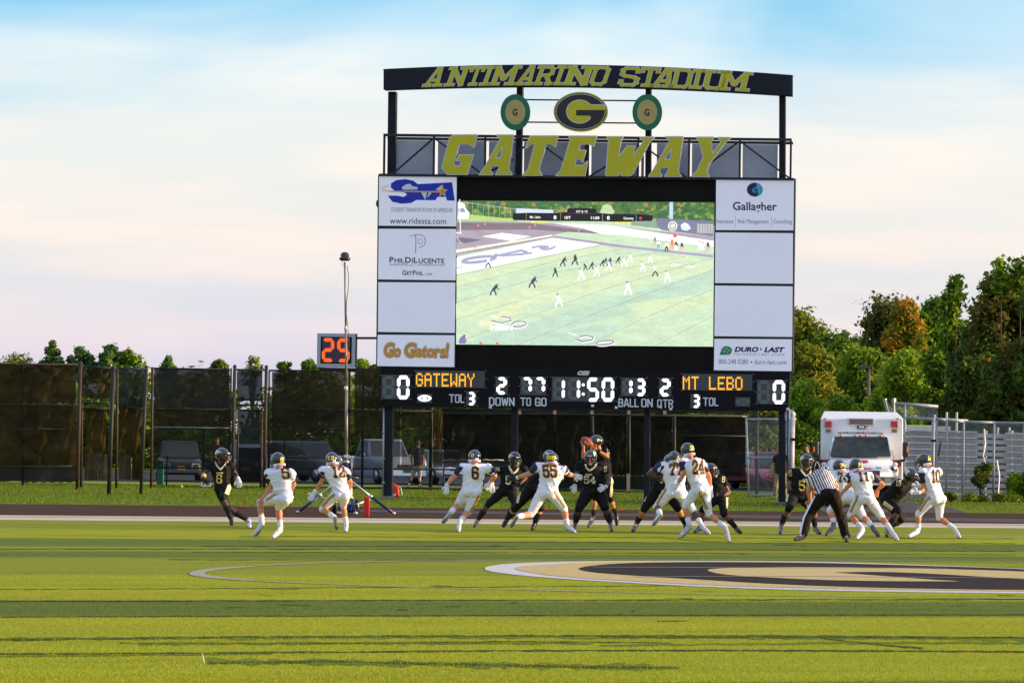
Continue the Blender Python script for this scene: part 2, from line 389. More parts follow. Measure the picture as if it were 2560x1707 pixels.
# the grey lane area in front of the track on the right half, and the painted lanes
def strip(name, pa, pb, wpx, z, m, ext=60, kind='structure'):
    a = gnd(*pa); b = gnd(*pb); d = (b - a).normalized(); n_ = Vector((-d.y, d.x, 0))
    w1 = (gnd(pa[0], pa[1] - wpx / 2) - gnd(pa[0], pa[1] + wpx / 2)).length * .5 * math.cos(FY)
    w2 = (gnd(pb[0], pb[1] - wpx / 2) - gnd(pb[0], pb[1] + wpx / 2)).length * .5 * math.cos(FY)
    a2, b2 = a - d * ext, b + d * ext
    return sheet(name, [a2 - n_ * w1, b2 - n_ * w2, b2 + n_ * w2, a2 + n_ * w1], z, m, kind)
sheet('track_runway', [gnd(900, 1279), gnd(2560, 1306), gnd(3400, 1322), gnd(3400, 1314), gnd(2560, 1297), gnd(900, 1274)], .002, M_ASPH)
for k in range(1, 6):
    c = kA.lerp(bA, k / 6.3); e_ = kB.lerp(bB, k / 6.3); n_ = Vector((-.287, .958, 0)) * .035
    sheet('lane_line', [c - n_, e_ - n_, e_ + n_, c + n_], .004, M_LANE)
M_RED = mat('red_lane_mark', (.45, .03, .03), .8, var=.2, spec=.04)
for px in (612, 1360, 1545, 2190):
    y = 1258 + px * .0098 + 2
    sheet('lane_mark', [gnd(px - 13, y), gnd(px + 13, y + .3), gnd(px + 13, y + 2.2), gnd(px - 13, y + 2)], .010, M_RED)
M_BLACKLINE = mat('black_turf_line', (.10, .08, .07), .9, var=.3, scale=4, spec=.04)
for f_, hw_, m_ in ((.62, .09, M_BLACKLINE), (.10, .30, mat('white_turf', (.66, .62, .58), .85, var=.12, scale=5, bump=.4, spec=.04)), (.93, .20, mat('white_turf', (.6, .6, .6), spec=.04))):
    c = tA.lerp(bA, f_); e_ = tB.lerp(bB, f_); n_ = Vector((-.287, .958, 0)) * hw_; sheet('sideline_marking', [c - n_, e_ - n_, e_ + n_, c + n_], .004, m_)
# asphalt path crossing to the track at the right, and the parking lot behind the fence
path_pts = [gnd(2060, 1279.3), gnd(2425, 1283), gnd(2380, 1268), gnd(2330, 1255), gnd(2290, 1247), gnd(2200, 1238), gnd(2040, 1236), gnd(2030, 1262)]
sheet('asphalt_path', path_pts, -.012, M_ASPH)
sheet('parking_lot', [Vector((-60, 163, 0)), Vector((22, 163, 0)), Vector((22, 225, 0)), Vector((-60, 225, 0))], -.03, M_LOT)
sheet('grass_strip', [Vector((-60, 152, 0)), Vector((6, 152, 0)), Vector((6, 163, 0)), Vector((-60, 163, 0))], -.02, mat('bright_grass', (.20, .27, .02), .85, var=.3, scale=3, bump=.7, bscale=14, spec=.04))

# turf seams: thin dark ridges of loose infill, each its own strip; also the peg's painted shadow
M_SEAM_SHADOW = mat('seam_and_shadow', (.05, .07, .012), .9, var=.5, scale=5, stretch=(.4, 3, 1), spec=.04)
def turf_strip(pts, wpx, z=.004, m=M_SEAM_SHADOW, wob=.6, name='seam_and_shadow'):
    """pts: image polyline on the ground"""
    mb = MB(); top = []; bot = []
    for (xa, ya), (xb, yb) in zip(pts[:-1], pts[1:]):
        n_ = max(2, int(abs(xb - xa) / 22))
        for i in range(n_):
            t = i / n_; x = xa + (xb - xa) * t; y = ya + (yb - ya) * t + random.uniform(-wob, wob)
            hw = max(.15, wpx * random.uniform(.15, .75)); top.append(gnd(x, y - hw, z)); bot.append(gnd(x, y + hw, z))
    V = top + bot; n = len(top)
    mb.add(V, [(i + n, i + 1 + n, i + 1, i) for i in range(n - 1)])
    o = mb.build(name, m, fix=False); o['kind'] = 'structure'
turf_strip([(-60, 1473), (700, 1469), (1280, 1465.5), (2620, 1458)], 1.3)
turf_strip([(-60, 1502), (1280, 1499), (2620, 1497)], 2.0)
turf_strip([(-60, 1541), (1280, 1536.5), (2620, 1535)], 1.8)
turf_strip([(-60, 1599), (600, 1591), (1280, 1588), (1900, 1588.5), (2620, 1594)], 4.2)
turf_strip([(300, 1606), (900, 1607), (1280, 1602), (1700, 1606)], 2.0)
turf_strip([(1500, 1592), (2100, 1593), (2620, 1592)], 2.5)
turf_strip([(-60, 1634), (500, 1631), (1280, 1625), (1800, 1624), (2620, 1628)], 3.4)
turf_strip([(2050, 1593), (2150, 1606), (2330, 1621)], 3.5)
turf_strip([(520, 1656), (800, 1652), (1100, 1658), (1560, 1668), (1700, 1667)], 5.0)  # shadow of the small peg, painted as a dark strip running right
turf_strip([(0, 1372), (1280, 1371), (2560, 1377)], 1.2); turf_strip([(500, 1364), (1280, 1365)], 1.0); turf_strip([(480, 1379), (1280, 1380), (2560, 1386)], 1.1)
turf_strip([(600, 1340), (1280, 1341.5), (2560, 1346)], .9); turf_strip([(420, 1398), (1280, 1399), (1770, 1396)], 1.0); turf_strip([(1000, 1353), (2560, 1358)], .8)
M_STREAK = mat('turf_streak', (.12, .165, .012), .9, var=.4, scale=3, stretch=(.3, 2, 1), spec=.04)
turf_strip([(-60, 1596), (500, 1593), (1100, 1591), (1700, 1591), (2620, 1597)], 7, .003, M_STREAK, 1.5); turf_strip([(350, 1609), (900, 1606), (1500, 1607)], 6, .003, M_STREAK, 1.2); turf_strip([(1500, 1612), (2100, 1606), (2620, 1606)], 5, .003, M_STREAK, 1.2)
turf_strip([(520, 1652), (760, 1654), (1150, 1660), (1650, 1667)], 13, .003, M_STREAK, 1.6); turf_strip([(-60, 1640), (700, 1633)], 4, .003, M_STREAK, 1); turf_strip([(1280, 1664), (1720, 1668)], 7, .003, M_STREAK, 1)  # first and last strips: broader parts of the peg's painted shadow
for k in range(34):     # short black scuffs of rubber infill
    x = random.uniform(500, 2560); y = random.choice([random.uniform(1505, 1535), random.uniform(1470, 1560), random.uniform(1345, 1400), random.uniform(1440, 1495)])
    L_ = random.uniform(20, 110); turf_strip([(x, y), (x + L_, y + random.uniform(-1, 2.5))], random.uniform(.5, 1.6), name='infill_scuff')

# midfield logo (flat paint on the turf): white and tan oval with the black letter
def zt(p): return (1280 + p[0] * .5442, 1260 + p[1] * .5442)
M_WT = mat('logo_white', (.60, .58, .58), .9, var=.12, scale=8, bump=.4, bscale=60, spec=.04)
M_TAN = mat('logo_tan', (.56, .43, .20), .9, var=.14, scale=8, bump=.5, bscale=60, spec=.04)
M_BLK = mat('logo_black', (.030, .020, .018), .95, var=.35, scale=10, spec=.1, bump=.3, bscale=60)
def logo(name, P, z, m): sheet(name, [gnd(*zt(p)) for p in P], z, m)
def smooth(P, k=2):
    for _ in range(k):
        Q = []
        for i in range(len(P)):
            a, b = P[i], P[(i + 1) % len(P)]
            Q += [(a[0] * .75 + b[0] * .25, a[1] * .75 + b[1] * .25), (a[0] * .25 + b[0] * .75, a[1] * .25 + b[1] * .75)]
        P = Q
    return P
logo('field_logo_outline', smooth([(-130, 297), (-115, 286), (0, 271), (400, 261), (1000, 260), (1500, 266), (2000, 284), (2500, 302), (2900, 330), (3050, 372), (2800, 410), (2352, 412), (1500, 400), (1000, 386), (600, 366), (200, 342), (0, 324), (-110, 308)]), .005, M_WT)
logo('field_logo_field', smooth([(0, 297), (60, 284), (400, 265), (1000, 263), (1500, 270), (2000, 288), (2500, 306), (2850, 332), (2980, 370), (2750, 402), (2352, 403), (1500, 391), (1000, 378), (600, 359), (200, 334), (60, 312)]), .009, M_TAN)
logo('field_logo_letter', smooth([(297, 300), (340, 288), (500, 273), (900, 268), (1400, 272), (1800, 283), (2352, 300), (2700, 322), (2800, 368), (2650, 394), (2352, 397), (2000, 393), (1600, 385), (1200, 370), (800, 345), (500, 327), (350, 314)]), .013, M_BLK)
logo('field_logo_counter', smooth([(890, 308), (920, 301), (1040, 296), (1400, 293), (1900, 300), (2352, 313), (2600, 330), (2450, 352), (2352, 350), (1950, 325), (1700, 315), (1480, 318), (1480, 319), (1700, 334), (1900, 350), (2055, 359), (2050, 360), (1700, 359), (1400, 353), (1100, 338), (950, 326)], 1), .017, M_TAN)
M_WLINE = mat('white_field_paint', (.36, .36, .28), .9, var=.25, scale=12, bump=.4, spec=.04)
def paint_line(P, wpx, z=.006):
    mb = MB(); top = [gnd(x, y - w_ * .5, z) for (x, y), w_ in zip(P, wpx)]; bot = [gnd(x, y + w_ * .5, z) for (x, y), w_ in zip(P, wpx)]; n = len(P)
    mb.add(top + bot, [(i + n, i + 1 + n, i + 1, i) for i in range(n - 1)]); o = mb.build('field_circle_line', M_WLINE, fix=False); o['kind'] = 'structure'
def z6(p): return (p[0] * .5442, 1260 + p[1] * .5442)
tip = [gnd(*z6(p), .006) for p in smooth([(862, 318), (890, 304), (1000, 291), (1180, 281), (1180, 285), (1010, 298), (930, 312), (960, 328), (1180, 349), (1180, 353), (1000, 341), (900, 331)], 1)]
sheet('field_circle_line', tip, .006, M_WLINE)
paint_line([z6(p) for p in ((1170, 282), (1400, 271), (1700, 263), (2000, 258), (2352, 255))] + [(1600, 1397), (2100, 1399), (2600, 1404)], [2.2, 2, 1.5, 1.1, 1, .8, .8, .8])
paint_line([z6(p) for p in ((1170, 351), (1500, 365), (1900, 380), (2352, 391))] + [zt((500, 403)), zt((1200, 419)), zt((2352, 432)), zt((2500, 434))], [1.8, 1.3, 1.2, 1.2, 1.1, 1.1, 1.1, 1.1])
paint_line([zt((370, 287)), zt((1000, 290)), zt((2000, 292))], [.6, .7, .6], .020)
paint_line([zt((550, 331)), zt((1400, 330)), zt((2352, 338))], [.6, .7, .6], .021)
strip('yard_line', (0, 1369), (1000, 1370), .5, .005, M_WLINE, 5)
strip('hash_mark', (2300, 1337), (2560, 1340), 1.6, .005, M_WLINE, 3)

# blades: nearest turf and the verge in front of the scoreboard
def blades(name, n, sampler, h0, h1, wd, mname, cols, trans=.3, lean=.5):
    P = sampler(n); n = len(P); P = P[:, :]
    a = RNG.uniform(0, math.tau, n); h = RNG.uniform(h0, h1, n); la = RNG.uniform(0, math.tau, n); ll = RNG.uniform(0, lean, n) * h
    dx = np.cos(a) * wd; dy = np.sin(a) * wd; V = np.zeros((n, 3, 3), np.float32)
    V[:, 0, 0] = P[:, 0] - dx; V[:, 0, 1] = P[:, 1] - dy; V[:, 1, 0] = P[:, 0] + dx; V[:, 1, 1] = P[:, 1] + dy
    V[:, 2, 0] = P[:, 0] + np.cos(la) * ll; V[:, 2, 1] = P[:, 1] + np.sin(la) * ll; V[:, 2, 2] = h; V[:, :, 2] += -.002
    me = bpy.data.meshes.new(name); me.vertices.add(3 * n); me.vertices.foreach_set('co', V.ravel()); me.loops.add(3 * n); me.loops.foreach_set('vertex_index', np.arange(3 * n, dtype=np.int32))
    me.polygons.add(n); me.polygons.foreach_set('loop_start', np.arange(0, 3 * n, 3, dtype=np.int32)); me.update()
    c = np.array(cols)[RNG.integers(0, len(cols), n)] * RNG.uniform(.75, 1.25, (n, 1)); C4 = np.ones((n, 4), np.float32); C4[:, :3] = c
    at_ = me.attributes.new('col', 'FLOAT_COLOR', 'FACE'); at_.data.foreach_set('color', C4.ravel())
    me.materials.append(mat_attr(mname, .8, trans=trans)); o = link(name, me); o['kind'] = 'stuff'; return o
def turf_color_pts(n):
    Y = 25.5 + (RNG.random(n) ** 1.7) * 22; X = RNG.uniform(-.15, .15, n) * Y
    v = Y * math.cos(FY) - X * math.sin(FY)
    return np.stack([X, Y], 1), v
_pts, _v = turf_color_pts(150000)
va, vb, vc, vd = vcoord(1541), vcoord(1501), vcoord(1439), vcoord(1707)
lt = ((_v > vd) & (_v < va)) | ((_v > vb) & (_v < vc))
blades('turf_grass', 0, lambda n: _pts[lt], .008, .020, .0026, 'turf_blade', [(.37, .38, .008), (.30, .33, .006), (.43, .42, .012), (.21, .26, .008)])
blades('turf_grass', 0, lambda n: _pts[~lt], .008, .020, .0026, 'turf_blade', [(.10, .15, .02), (.08, .125, .018), (.13, .18, .022)])  # darker blades carry on the painted shadow bands
def verge(n):
    X = RNG.uniform(-21, 20, n); Y = RNG.uniform(98, 151, n)
    k0 = kA + (kB - kA) * ((X - kA.x) / (kB.x - kA.x))[:, None] if False else None
    yk = kA.y + (kB.y - kA.y) * (X - kA.x) / (kB.x - kA.x)
    ok = (Y > yk + .2) & ~((X > 8.8) & (X < 12.8 ) & (Y < 140)) 
    return np.stack([X, Y], 1)[ok]
blades('verge_grass', 90000, verge, .02, .065, .010, 'verge_blade', [(.095, .155, .008), (.13, .19, .010), (.065, .11, .008), (.19, .22, .012)])
# ================================================================== SCOREBOARD
PL = at(967, 1243.5, 121.0); PR = at(1955, 1260, 119.6)
b_u = Vector((PR.x - PL.x, PR.y - PL.y, 0)).normalized(); b_n = Vector((b_u.y, -b_u.x, 0))     # b_n faces the camera
def B(px, py, off=0.0):
    """image point on the scoreboard's front plane, off metres in front of it"""
    o = Vector((PL.x, PL.y, 0)) + b_n * off; d = raydir(px, py); t = (o - cam_pos).dot(b_n) / d.dot(b_n); return cam_pos + d * t
def Bp(px, py, off=0.0):
    """same board point for every off: measured on the plane itself, then moved along the normal"""
    return B(px, py) + b_n * off
SB = empty('scoreboard', (PL + PR) / 2 * 1.0, 'tall black stadium scoreboard with a lit video screen, gold letters and four legs', 'scoreboard')
SB.location.z = 0
M_BK = mat('board_black', (.010, .008, .008), .7, spec=.12, var=.3, scale=.8)
M_NAVY = mat('board_navy', (.014, .017, .030), .6, spec=.2, var=.25, scale=.6)
M_POST = mat('post_paint', (.016, .015, .021), .6, spec=.2, var=.25, scale=1.5)
M_TRUSS = mat('truss_black', (.014, .014, .018), .5, var=.2)
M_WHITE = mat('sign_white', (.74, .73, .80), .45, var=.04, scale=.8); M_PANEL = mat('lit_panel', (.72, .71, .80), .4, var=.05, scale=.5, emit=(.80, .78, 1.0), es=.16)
M_MESH = mat('grey_mesh_panel', (.46, .47, .56), .8, var=.12, scale=1.2, bump=.3, bscale=50)
M_GOLD = mat('letter_gold', (.60, .52, .015), .5, var=.08, scale=2)
M_EDGE = mat('letter_edge_white', (.72, .70, .70), .5, var=.05)
M_LBL = mat('label_grey', (.72, .72, .82), .5, var=.06)

def slab(name, quad, off, th, m, parent=SB, smooth=False):
    """polygon in image coordinates on the board plane; front face off metres in front, th thick"""
    mb = MB(); P = [Bp(x, y, off) for x, y in quad]; mb.prism(P, -b_n * th); return mb.build(name, m, parent)
def rect(x0, y0, x1, y1, s=.0105):     # rectangle that follows the slope of the photograph's frame
    xc = (x0 + x1) / 2
    return [(x0 + (y1 - y0) * 0, y0 + (x0 - xc) * s), (x1, y0 + (x1 - xc) * s), (x1 - (y1 - y0) * .0140, y1 + (x1 - xc) * s), (x0 - (y1 - y0) * .0140, y1 + (x0 - xc) * s)]
def bar(name, a, b, wpx, off, th, m, parent=SB):
    a = Vector(a); b = Vector(b); d = (b - a).normalized(); n_ = Vector((-d.y, d.x)) * wpx / 2
    return slab(name, [a + n_, b + n_, b - n_, a - n_], off, th, m, parent)
def flat(name, V, Fc, f, off, m, parent, th=0.0):
    """2-D triangles mapped by f(u, v) -> image point, laid on the board"""
    mb = MB(); P = [Bp(*f(u, v), off) for u, v in V]; mb.add(P, Fc)
    if th > 0:
        from collections import Counter
        cnt = Counter(); di = {}
        for t in Fc:
            for i in range(len(t)):
                a, b = t[i], t[(i + 1) % len(t)]; cnt[(min(a, b), max(a, b))] += 1; di[(min(a, b), max(a, b))] = (a, b)
        n = len(P); mb.v += [tuple(p - b_n * th) for p in P]
        for k, c in cnt.items():
            if c == 1: a, b = di[k]; mb.f.append((a, b, b + n, a + n)); mb.m.append(0)
    return mb.build(name, m, parent, fix=th > 0)

# posts
for (xt0, xt1, yt, xb0, xb1, yb, w2) in ((970, 986, 228, 958, 978, 1243, 0), (1290, 1305, 212, 1274, 1289, 1248, 0), (1612, 1627, 216, 1609, 1623, 1252, 0), (1948, 1962, 232, 1946, 1962, 1261, 0)):
    A = [Bp(xt0, yt, -.12), Bp(xt1, yt, -.12)]; C = [B(xb0, yb), B(xb1, yb)]
    c0 = (A[0] + A[1]) / 2; c1 = (C[0] + C[1]) / 2; hw = (C[1] - C[0]).length / 2
    x = (c0 + c1) / 2; top = c0.z; cc = Vector((x.x, x.y, 0)) - b_n * .3
    mb = MB(); P = []
    for z, cxy in ((-.3, c1), (top, c0)):
        o_ = Vector((cxy.x, cxy.y, z)) - b_n * .05
        for sx, sy in ((-1, 0), (1, 0), (1, 1), (-1, 1)): P.append(o_ + b_u * hw * sx - b_n * (.34 * sy))
    mb.box8(P); bevel(mb.build('post', M_POST, SB), .015)
    c = (c0 + c1) / 2
    mb = MB(); mb.box((c1.x, c1.y - .05, .02), (.5, .5, .08)); mb.build('post_base', mat('concrete_footing', (.24, .23, .21), .9, var=.2), SB)
# conduit on the left leg
mb = MB(); a = B(960, 1016, .06); b = B(957, 1243, .06); mb.tube(a, b, .028, .028, 8)
for y in (1080, 1146, 1206): p = B(959, y, .06); mb.tube(p - Vector((0, 0, .03)), p + Vector((0, 0, .03)), .045, .045, 8)
mb.build('conduit', mat('galvanised', (.38, .39, .44), .4, .6, var=.12, scale=4), SB, True)
mb = MB(); a = B(1972, 1028, -.3); b = B(1972, 1262, -.3); mb.tube(a, b, .05, .05, 8); mb.build('conduit', MC['galvanised'], SB, True)

# arched header sign
def arch_top(x): t = (x - 1445) / 500; return 167 + 17.5 * abs(t) ** 1.9 + (x - 1445) * .011
def arch_bot(x): t = (x - 1445) / 500; return 219 + 14.5 * abs(t) ** 1.9 + (x - 1445) * .012
xs = [963 + i * (1982 - 963) / 24 for i in range(25)]
pts = [(x, arch_top(x)) for x in xs] + [(x, arch_bot(x)) for x in reversed(xs)]
mb = MB()
for i in range(24):
    q = [(xs[i], arch_top(xs[i])), (xs[i + 1], arch_top(xs[i + 1])), (xs[i + 1], arch_bot(xs[i + 1])), (xs[i], arch_bot(xs[i]))]
    mb.prism([Bp(*p, .35) for p in q], -b_n * .5)
hd = mb.build('header_sign', M_NAVY, SB)
bm = bmesh.new(); bm.from_mesh(hd.data); bmesh.ops.remove_doubles(bm, verts=bm.verts, dist=.001); bm.to_mesh(hd.data); bm.free()
slab('header_cap', [(xs[0] - 1, arch_top(xs[0]) - 2)] + [(x, arch_top(x) - 2) for x in xs[1:-1]] + [(xs[-1] + 1, arch_top(xs[-1]) - 2)] + [(x, arch_top(x) + .5) for x in reversed(xs)], .36, .52, M_TRUSS)

# slab serif capitals as strokes (unit box)
SF = {
 'A': [[(.08, .0), (.42, 1), (.54, 1), (.62, 0)], [(.22, .3), (.6, .3)], [(-.02, 0), (.24, 0)], [(.48, 0), (.78, 0)]],
 'N': [[(.1, 0), (.1, 1), (.58, 0), (.58, 1)], [(-.02, 0), (.24, 0)], [(-.03, 1), (.12, 1)], [(.44, 1), (.72, 1)]],
 'T': [[(0, .84), (0, 1), (.66, 1), (.66, .84)], [(.33, 1), (.33, 0)], [(.16, 0), (.5, 0)]],
 'I': [[(.2, 0), (.2, 1)], [(.04, 0), (.36, 0)], [(.04, 1), (.36, 1)]],
 'M': [[(.1, 0), (.1, 1), (.42, .3), (.74, 1), (.74, 0)], [(-.02, 0), (.24, 0)], [(.6, 0), (.88, 0)], [(-.03, 1), (.1, 1)], [(.74, 1), (.88, 1)]],
 'R': [[(.1, 0), (.1, 1), (.5, 1), (.62, .88), (.62, .62), (.5, .5), (.1, .5)], [(.4, .5), (.66, 0)], [(-.02, 0), (.26, 0)], [(.54, 0), (.78, 0)], [(-.03, 1), (.1, 1)]],
 'O': [[(.14, 0), (.48, 0), (.62, .14), (.62, .86), (.48, 1), (.14, 1), (0, .86), (0, .14), (.14, 0)]],
 'S': [[(.6, .8), (.6, .88), (.5, 1), (.12, 1), (0, .88), (0, .64), (.12, .54), (.5, .46), (.62, .36), (.62, .12), (.5, 0), (.12, 0), (0, .12), (0, .22)]],
 'D': [[(.1, 0), (.1, 1), (.5, 1), (.64, .86), (.64, .14), (.5, 0), (.1, 0)], [(-.03, 1), (.1, 1)], [(-.03, 0), (.1, 0)]],
 'U': [[(.1, 1), (.1, .14), (.22, 0), (.5, 0), (.62, .14), (.62, 1)], [(-.03, 1), (.24, 1)], [(.48, 1), (.76, 1)]],
 'G': [[(.62, .72), (.62, .9), (.52, 1), (.14, 1), (0, .86), (0, .14), (.14, 0), (.5, 0), (.62, .12), (.62, .42), (.34, .42)], [(.56, .0), (.7, .0)]],
 'E': [[(.62, .8), (.62, 1), (.1, 1), (.1, 0), (.64, 0), (.64, .2)], [(.1, .52), (.46, .52)], [(.46, .42), (.46, .62)], [(-.03, 1), (.1, 1)], [(-.03, 0), (.1, 0)]],
 'W': [[(.08, 1), (.24, 0), (.46, .8), (.66, 0), (.86, 1)], [(-.06, 1), (.22, 1)], [(.72, 1), (1.0, 1)]],
 'Y': [[(.06, 1), (.36, .46), (.68, 1)], [(.36, .46), (.36, 0)], [(-.08, 1), (.2, 1)], [(.54, 1), (.82, 1)], [(.2, 0), (.54, 0)]],
}
SFW = {'I': .46, 'M': .98, 'W': 1.0}
def serif_letter(ch, f, t, off, parent):
    """f(u, v) -> image; edge in white behind, gold in front"""
    P = stroke_polys(SF[ch], t, True, True); V, Fc = union2d(P); P2 = stroke_polys(SF[ch], t + .06, True, True); V2, F2 = union2d(P2)
    lt_ = flat('letter', V2, F2, f, off, M_EDGE, parent, .05)
    flat('letter_face', V, Fc, f, off + .012, M_GOLD, lt_, 0)
    return lt_
def row(text, xs_, h0, base, slant, t, off, wfac=.62):
    for ch, (xa, xb) in zip(text, xs_):
        W_ = SFW.get(ch, .72)
        y0 = base((xa + xb) / 2); H_ = h0
        sx = (xb - xa - slant * H_) / W_
        f = lambda u, v, xa=xa, sx=sx, H_=H_: (xa + (u + .03) * sx + v * slant * H_, base(xa + u * sx) - 2 - v * (H_ - 5))
        serif_letter(ch, f, t, off, SB)
AZ = lambda a, b: (940 + a * .4592, 940 + b * .4592)
row('ANTIMARINO', [AZ(*p) for p in ((270, 380), (388, 515), (500, 600), (572, 660), (628, 800), (770, 880), (868, 985), (965, 1050), (1025, 1190), (1172, 1285))], 46, lambda x: arch_bot(x) - 4, .32, .145, .372)
row('STADIUM', [AZ(*p) for p in ((1330, 1450), (1435, 1550), (1508, 1625), (1608, 1730), (1712, 1795), (1775, 1915), (1875, 2055))], 46, lambda x: arch_bot(x) - 4, .22, .145, .372)

# rails, oval emblem, cut-outs between header and truss
bar('rail', (1293, 249), (1625, 252), 3.2, -.05, .08, M_TRUSS); bar('rail', (1293, 305), (1625, 308), 3.2, -.05, .08, M_TRUSS)
def ell(cx, cy, rx, ry, n=48, a0=0, a1=math.tau): return [(cx + rx * math.cos(a0 + (a1 - a0) * i / n), cy + ry * math.sin(a0 + (a1 - a0) * i / n)) for i in range(n)]
em = slab('oval_emblem', ell(1454, 282, 67.5, 49.5), .30, .10, M_GOLD)
slab('emblem_ring', ell(1454, 282, 64, 46), .312, .01, M_BK, em); slab('emblem_ring', ell(1454, 282, 62, 44.3), .318, .004, M_EDGE, em); slab('emblem_ring', ell(1454, 282, 60.5, 43), .324, .004, mat('emblem_black', (.03, .02, .03), .5, var=.2), em)
# the gold letter field inside: an oval with a slot, white edged
Gout = [(1454 + 34 * math.cos(a), 282 + 29 * math.sin(a)) for a in [math.radians(d) for d in range(-318, -41, 12)]]
def cpoly(kx, ky, x1, grow):
    P = []
    for d in range(42, 319, 10):
        a = math.radians(-d); P.append((1452 + kx * math.cos(a), 282 + ky * math.sin(a)))
    return P
for k, (g_, m_, o_) in enumerate(((2.0, M_EDGE, .330), (0, M_GOLD, .334))):
    up = [(1452 + (32 + g_) * math.cos(math.radians(d)), 282 - (28 + g_) * math.sin(math.radians(d))) for d in range(40, 321, 10)]
    P = up + [(1477 + g_, 297 + g_ * .5), (1477 + g_, 292 + g_), (1443 - g_, 292 + g_), (1443 - g_, 278 - g_), (1514 + g_, 278 - g_), (1514 + g_, 266 - g_), (1482, 266 - g_)]
    V, Fc = union2d([P]); flat('emblem_letter', V, Fc, lambda u, v: (u, v), o_, m_, em)
# plain green and gold boards where the two cut-out figures stand
M_GREEN = mat('cutout_green', (.012, .16, .085), .5, var=.15, scale=3); M_SHIRT = mat('cutout_tan', (.50, .37, .13), .55, var=.08)
for cx_, s_ in ((1291, 1), (1620, -1)):
    P = ell(cx_, 283, 37, 45)
    bp_ = slab('cutout_board', P, .28, .06, M_GREEN)
    sh = slab('cutout_patch', ell(cx_, 283, 25, 31), .286, .003, M_SHIRT, bp_)
    V, Fc, W_ = text2d('G', .02); hh = 17; flat('cutout_letter', V, Fc, lambda u, v: (cx_ - 7 + u * hh * .8, 291.5 - v * hh), .292, M_BK, bp_)

# truss behind GATEWAY
def ttop(x): return 337 + (x - 960) * .0118
def tbot(x): return 437 + (x - 960) * .0105
bar('truss_chord', (961, ttop(961) + 2), (1980, ttop(1980) + 2), 6.5, .22, .12, M_TRUSS)
bar('truss_chord', (961, ttop(961) + 5), (1980, ttop(1980) + 5), 6.5, -.6, .12, M_TRUSS)
bar('truss_chord', (950, tbot(950) + 2), (1985, tbot(1985) + 2), 6.5, .24, .14, M_TRUSS)
for x in (963, 1087, 1215, 1469, 1597, 1724, 1851, 1978):
    bar('truss_upright', (x, ttop(x) + 5), (x - 1.2, tbot(x) - 1.3), 5 if x not in (1469,) else 11, .19, .08, M_TRUSS)
for a, b in (((988, 432), (1082, 350)), ((1092, 350), (1206, 436)), ((1215, 436), (1284, 400)), ((1298, 378), (1330, 356)), ((1360, 366), (1460, 440)), ((1475, 442), (1590, 372)), ((1612, 368), (1716, 444)), ((1728, 444), (1845, 358)), ((1856, 358), (1968, 442)), ((975, 432), (990, 436)), ((1962, 438), (1976, 447))):
    bar('truss_brace', a, b, 4.2, .16, .06, M_TRUSS)
for x0, x1 in ((986, 1083), (1091, 1211), (1219, 1286), (1307, 1462), (1476, 1593), (1601, 1608), (1640, 1720), (1728, 1847), (1855, 1943)):
    slab('mesh_panel', [(x0, ttop(x0) + 11), (x1, ttop(x1) + 11), (x1 - 1, tbot(x1) - 3), (x0 - 1, tbot(x0) - 3)], -.35, .02, M_MESH)
GT = lambda a, b: (940 + a * .4613, 140 + b * .4613)
A_ = [[(572, 648), (594, 620), (688, 455), (664, 437), (753, 437), (751, 455), (703, 480), (650, 563), (638, 598), (626, 622), (641, 648)], [(700, 480), (753, 437), (728, 622), (744, 648), (660, 648), (676, 625), (681, 598), (687, 560)], [(650, 560), (689, 560), (682, 600), (636, 600)]]
GWL = [[[(412, 452), (428, 437), (556, 436), (539, 500), (512, 481), (460, 481), (429, 592), (438, 604), (466, 604), (477, 572), (448, 572), (462, 545), (535, 545), (504, 646), (398, 646), (369, 612)]], A_,
 [[(846, 442), (993, 442), (979, 496), (955, 480), (929, 480), (890, 625), (906, 651), (805, 651), (834, 625), (874, 480), (852, 480), (822, 504)]],
 [[(1056, 443), (1201, 443), (1186, 494), (1164, 482), (1114, 482), (1104, 520), (1142, 520), (1127, 578), (1112, 562), (1093, 562), (1082, 602), (1128, 602), (1153, 580), (1138, 653), (985, 653), (1012, 628), (1062, 462)]],
 [[(1270, 464), (1262, 446), (1343, 446), (1332, 468), (1318, 560), (1300, 653), (1254, 653)], [(1290, 653), (1318, 560), (1370, 496), (1408, 496), (1395, 570), (1318, 653)], [(1370, 496), (1408, 496), (1392, 575), (1382, 653), (1338, 653), (1350, 575)], [(1382, 653), (1338, 653), (1396, 560), (1459, 468), (1440, 448), (1513, 448), (1488, 472), (1400, 640)]],
 [[(a + 914, b + 9) for a, b in q] for q in A_],
 [[(1760, 472), (1745, 449), (1834, 449), (1819, 472), (1828, 545), (1812, 590), (1772, 590), (1782, 560)], [(1820, 550), (1878, 472), (1860, 450), (1923, 451), (1896, 474), (1814, 585), (1796, 590)], [(1774, 570), (1822, 560), (1795, 630), (1809, 658), (1720, 657), (1746, 633)]]]
for polys in GWL:
    P = [[GT(*p) for p in q] for q in polys]; V, Fc = union2d(P); cl = [q + [q[0]] for q in P]; V2, F2 = union2d(P + stroke_polys(cl, 4.6))
    lt_ = flat('letter', V2, F2, lambda u, v: (u, v), .45, M_EDGE, SB, .05); flat('letter_face', V, Fc, lambda u, v: (u, v), .462, M_GOLD, lt_, 0)


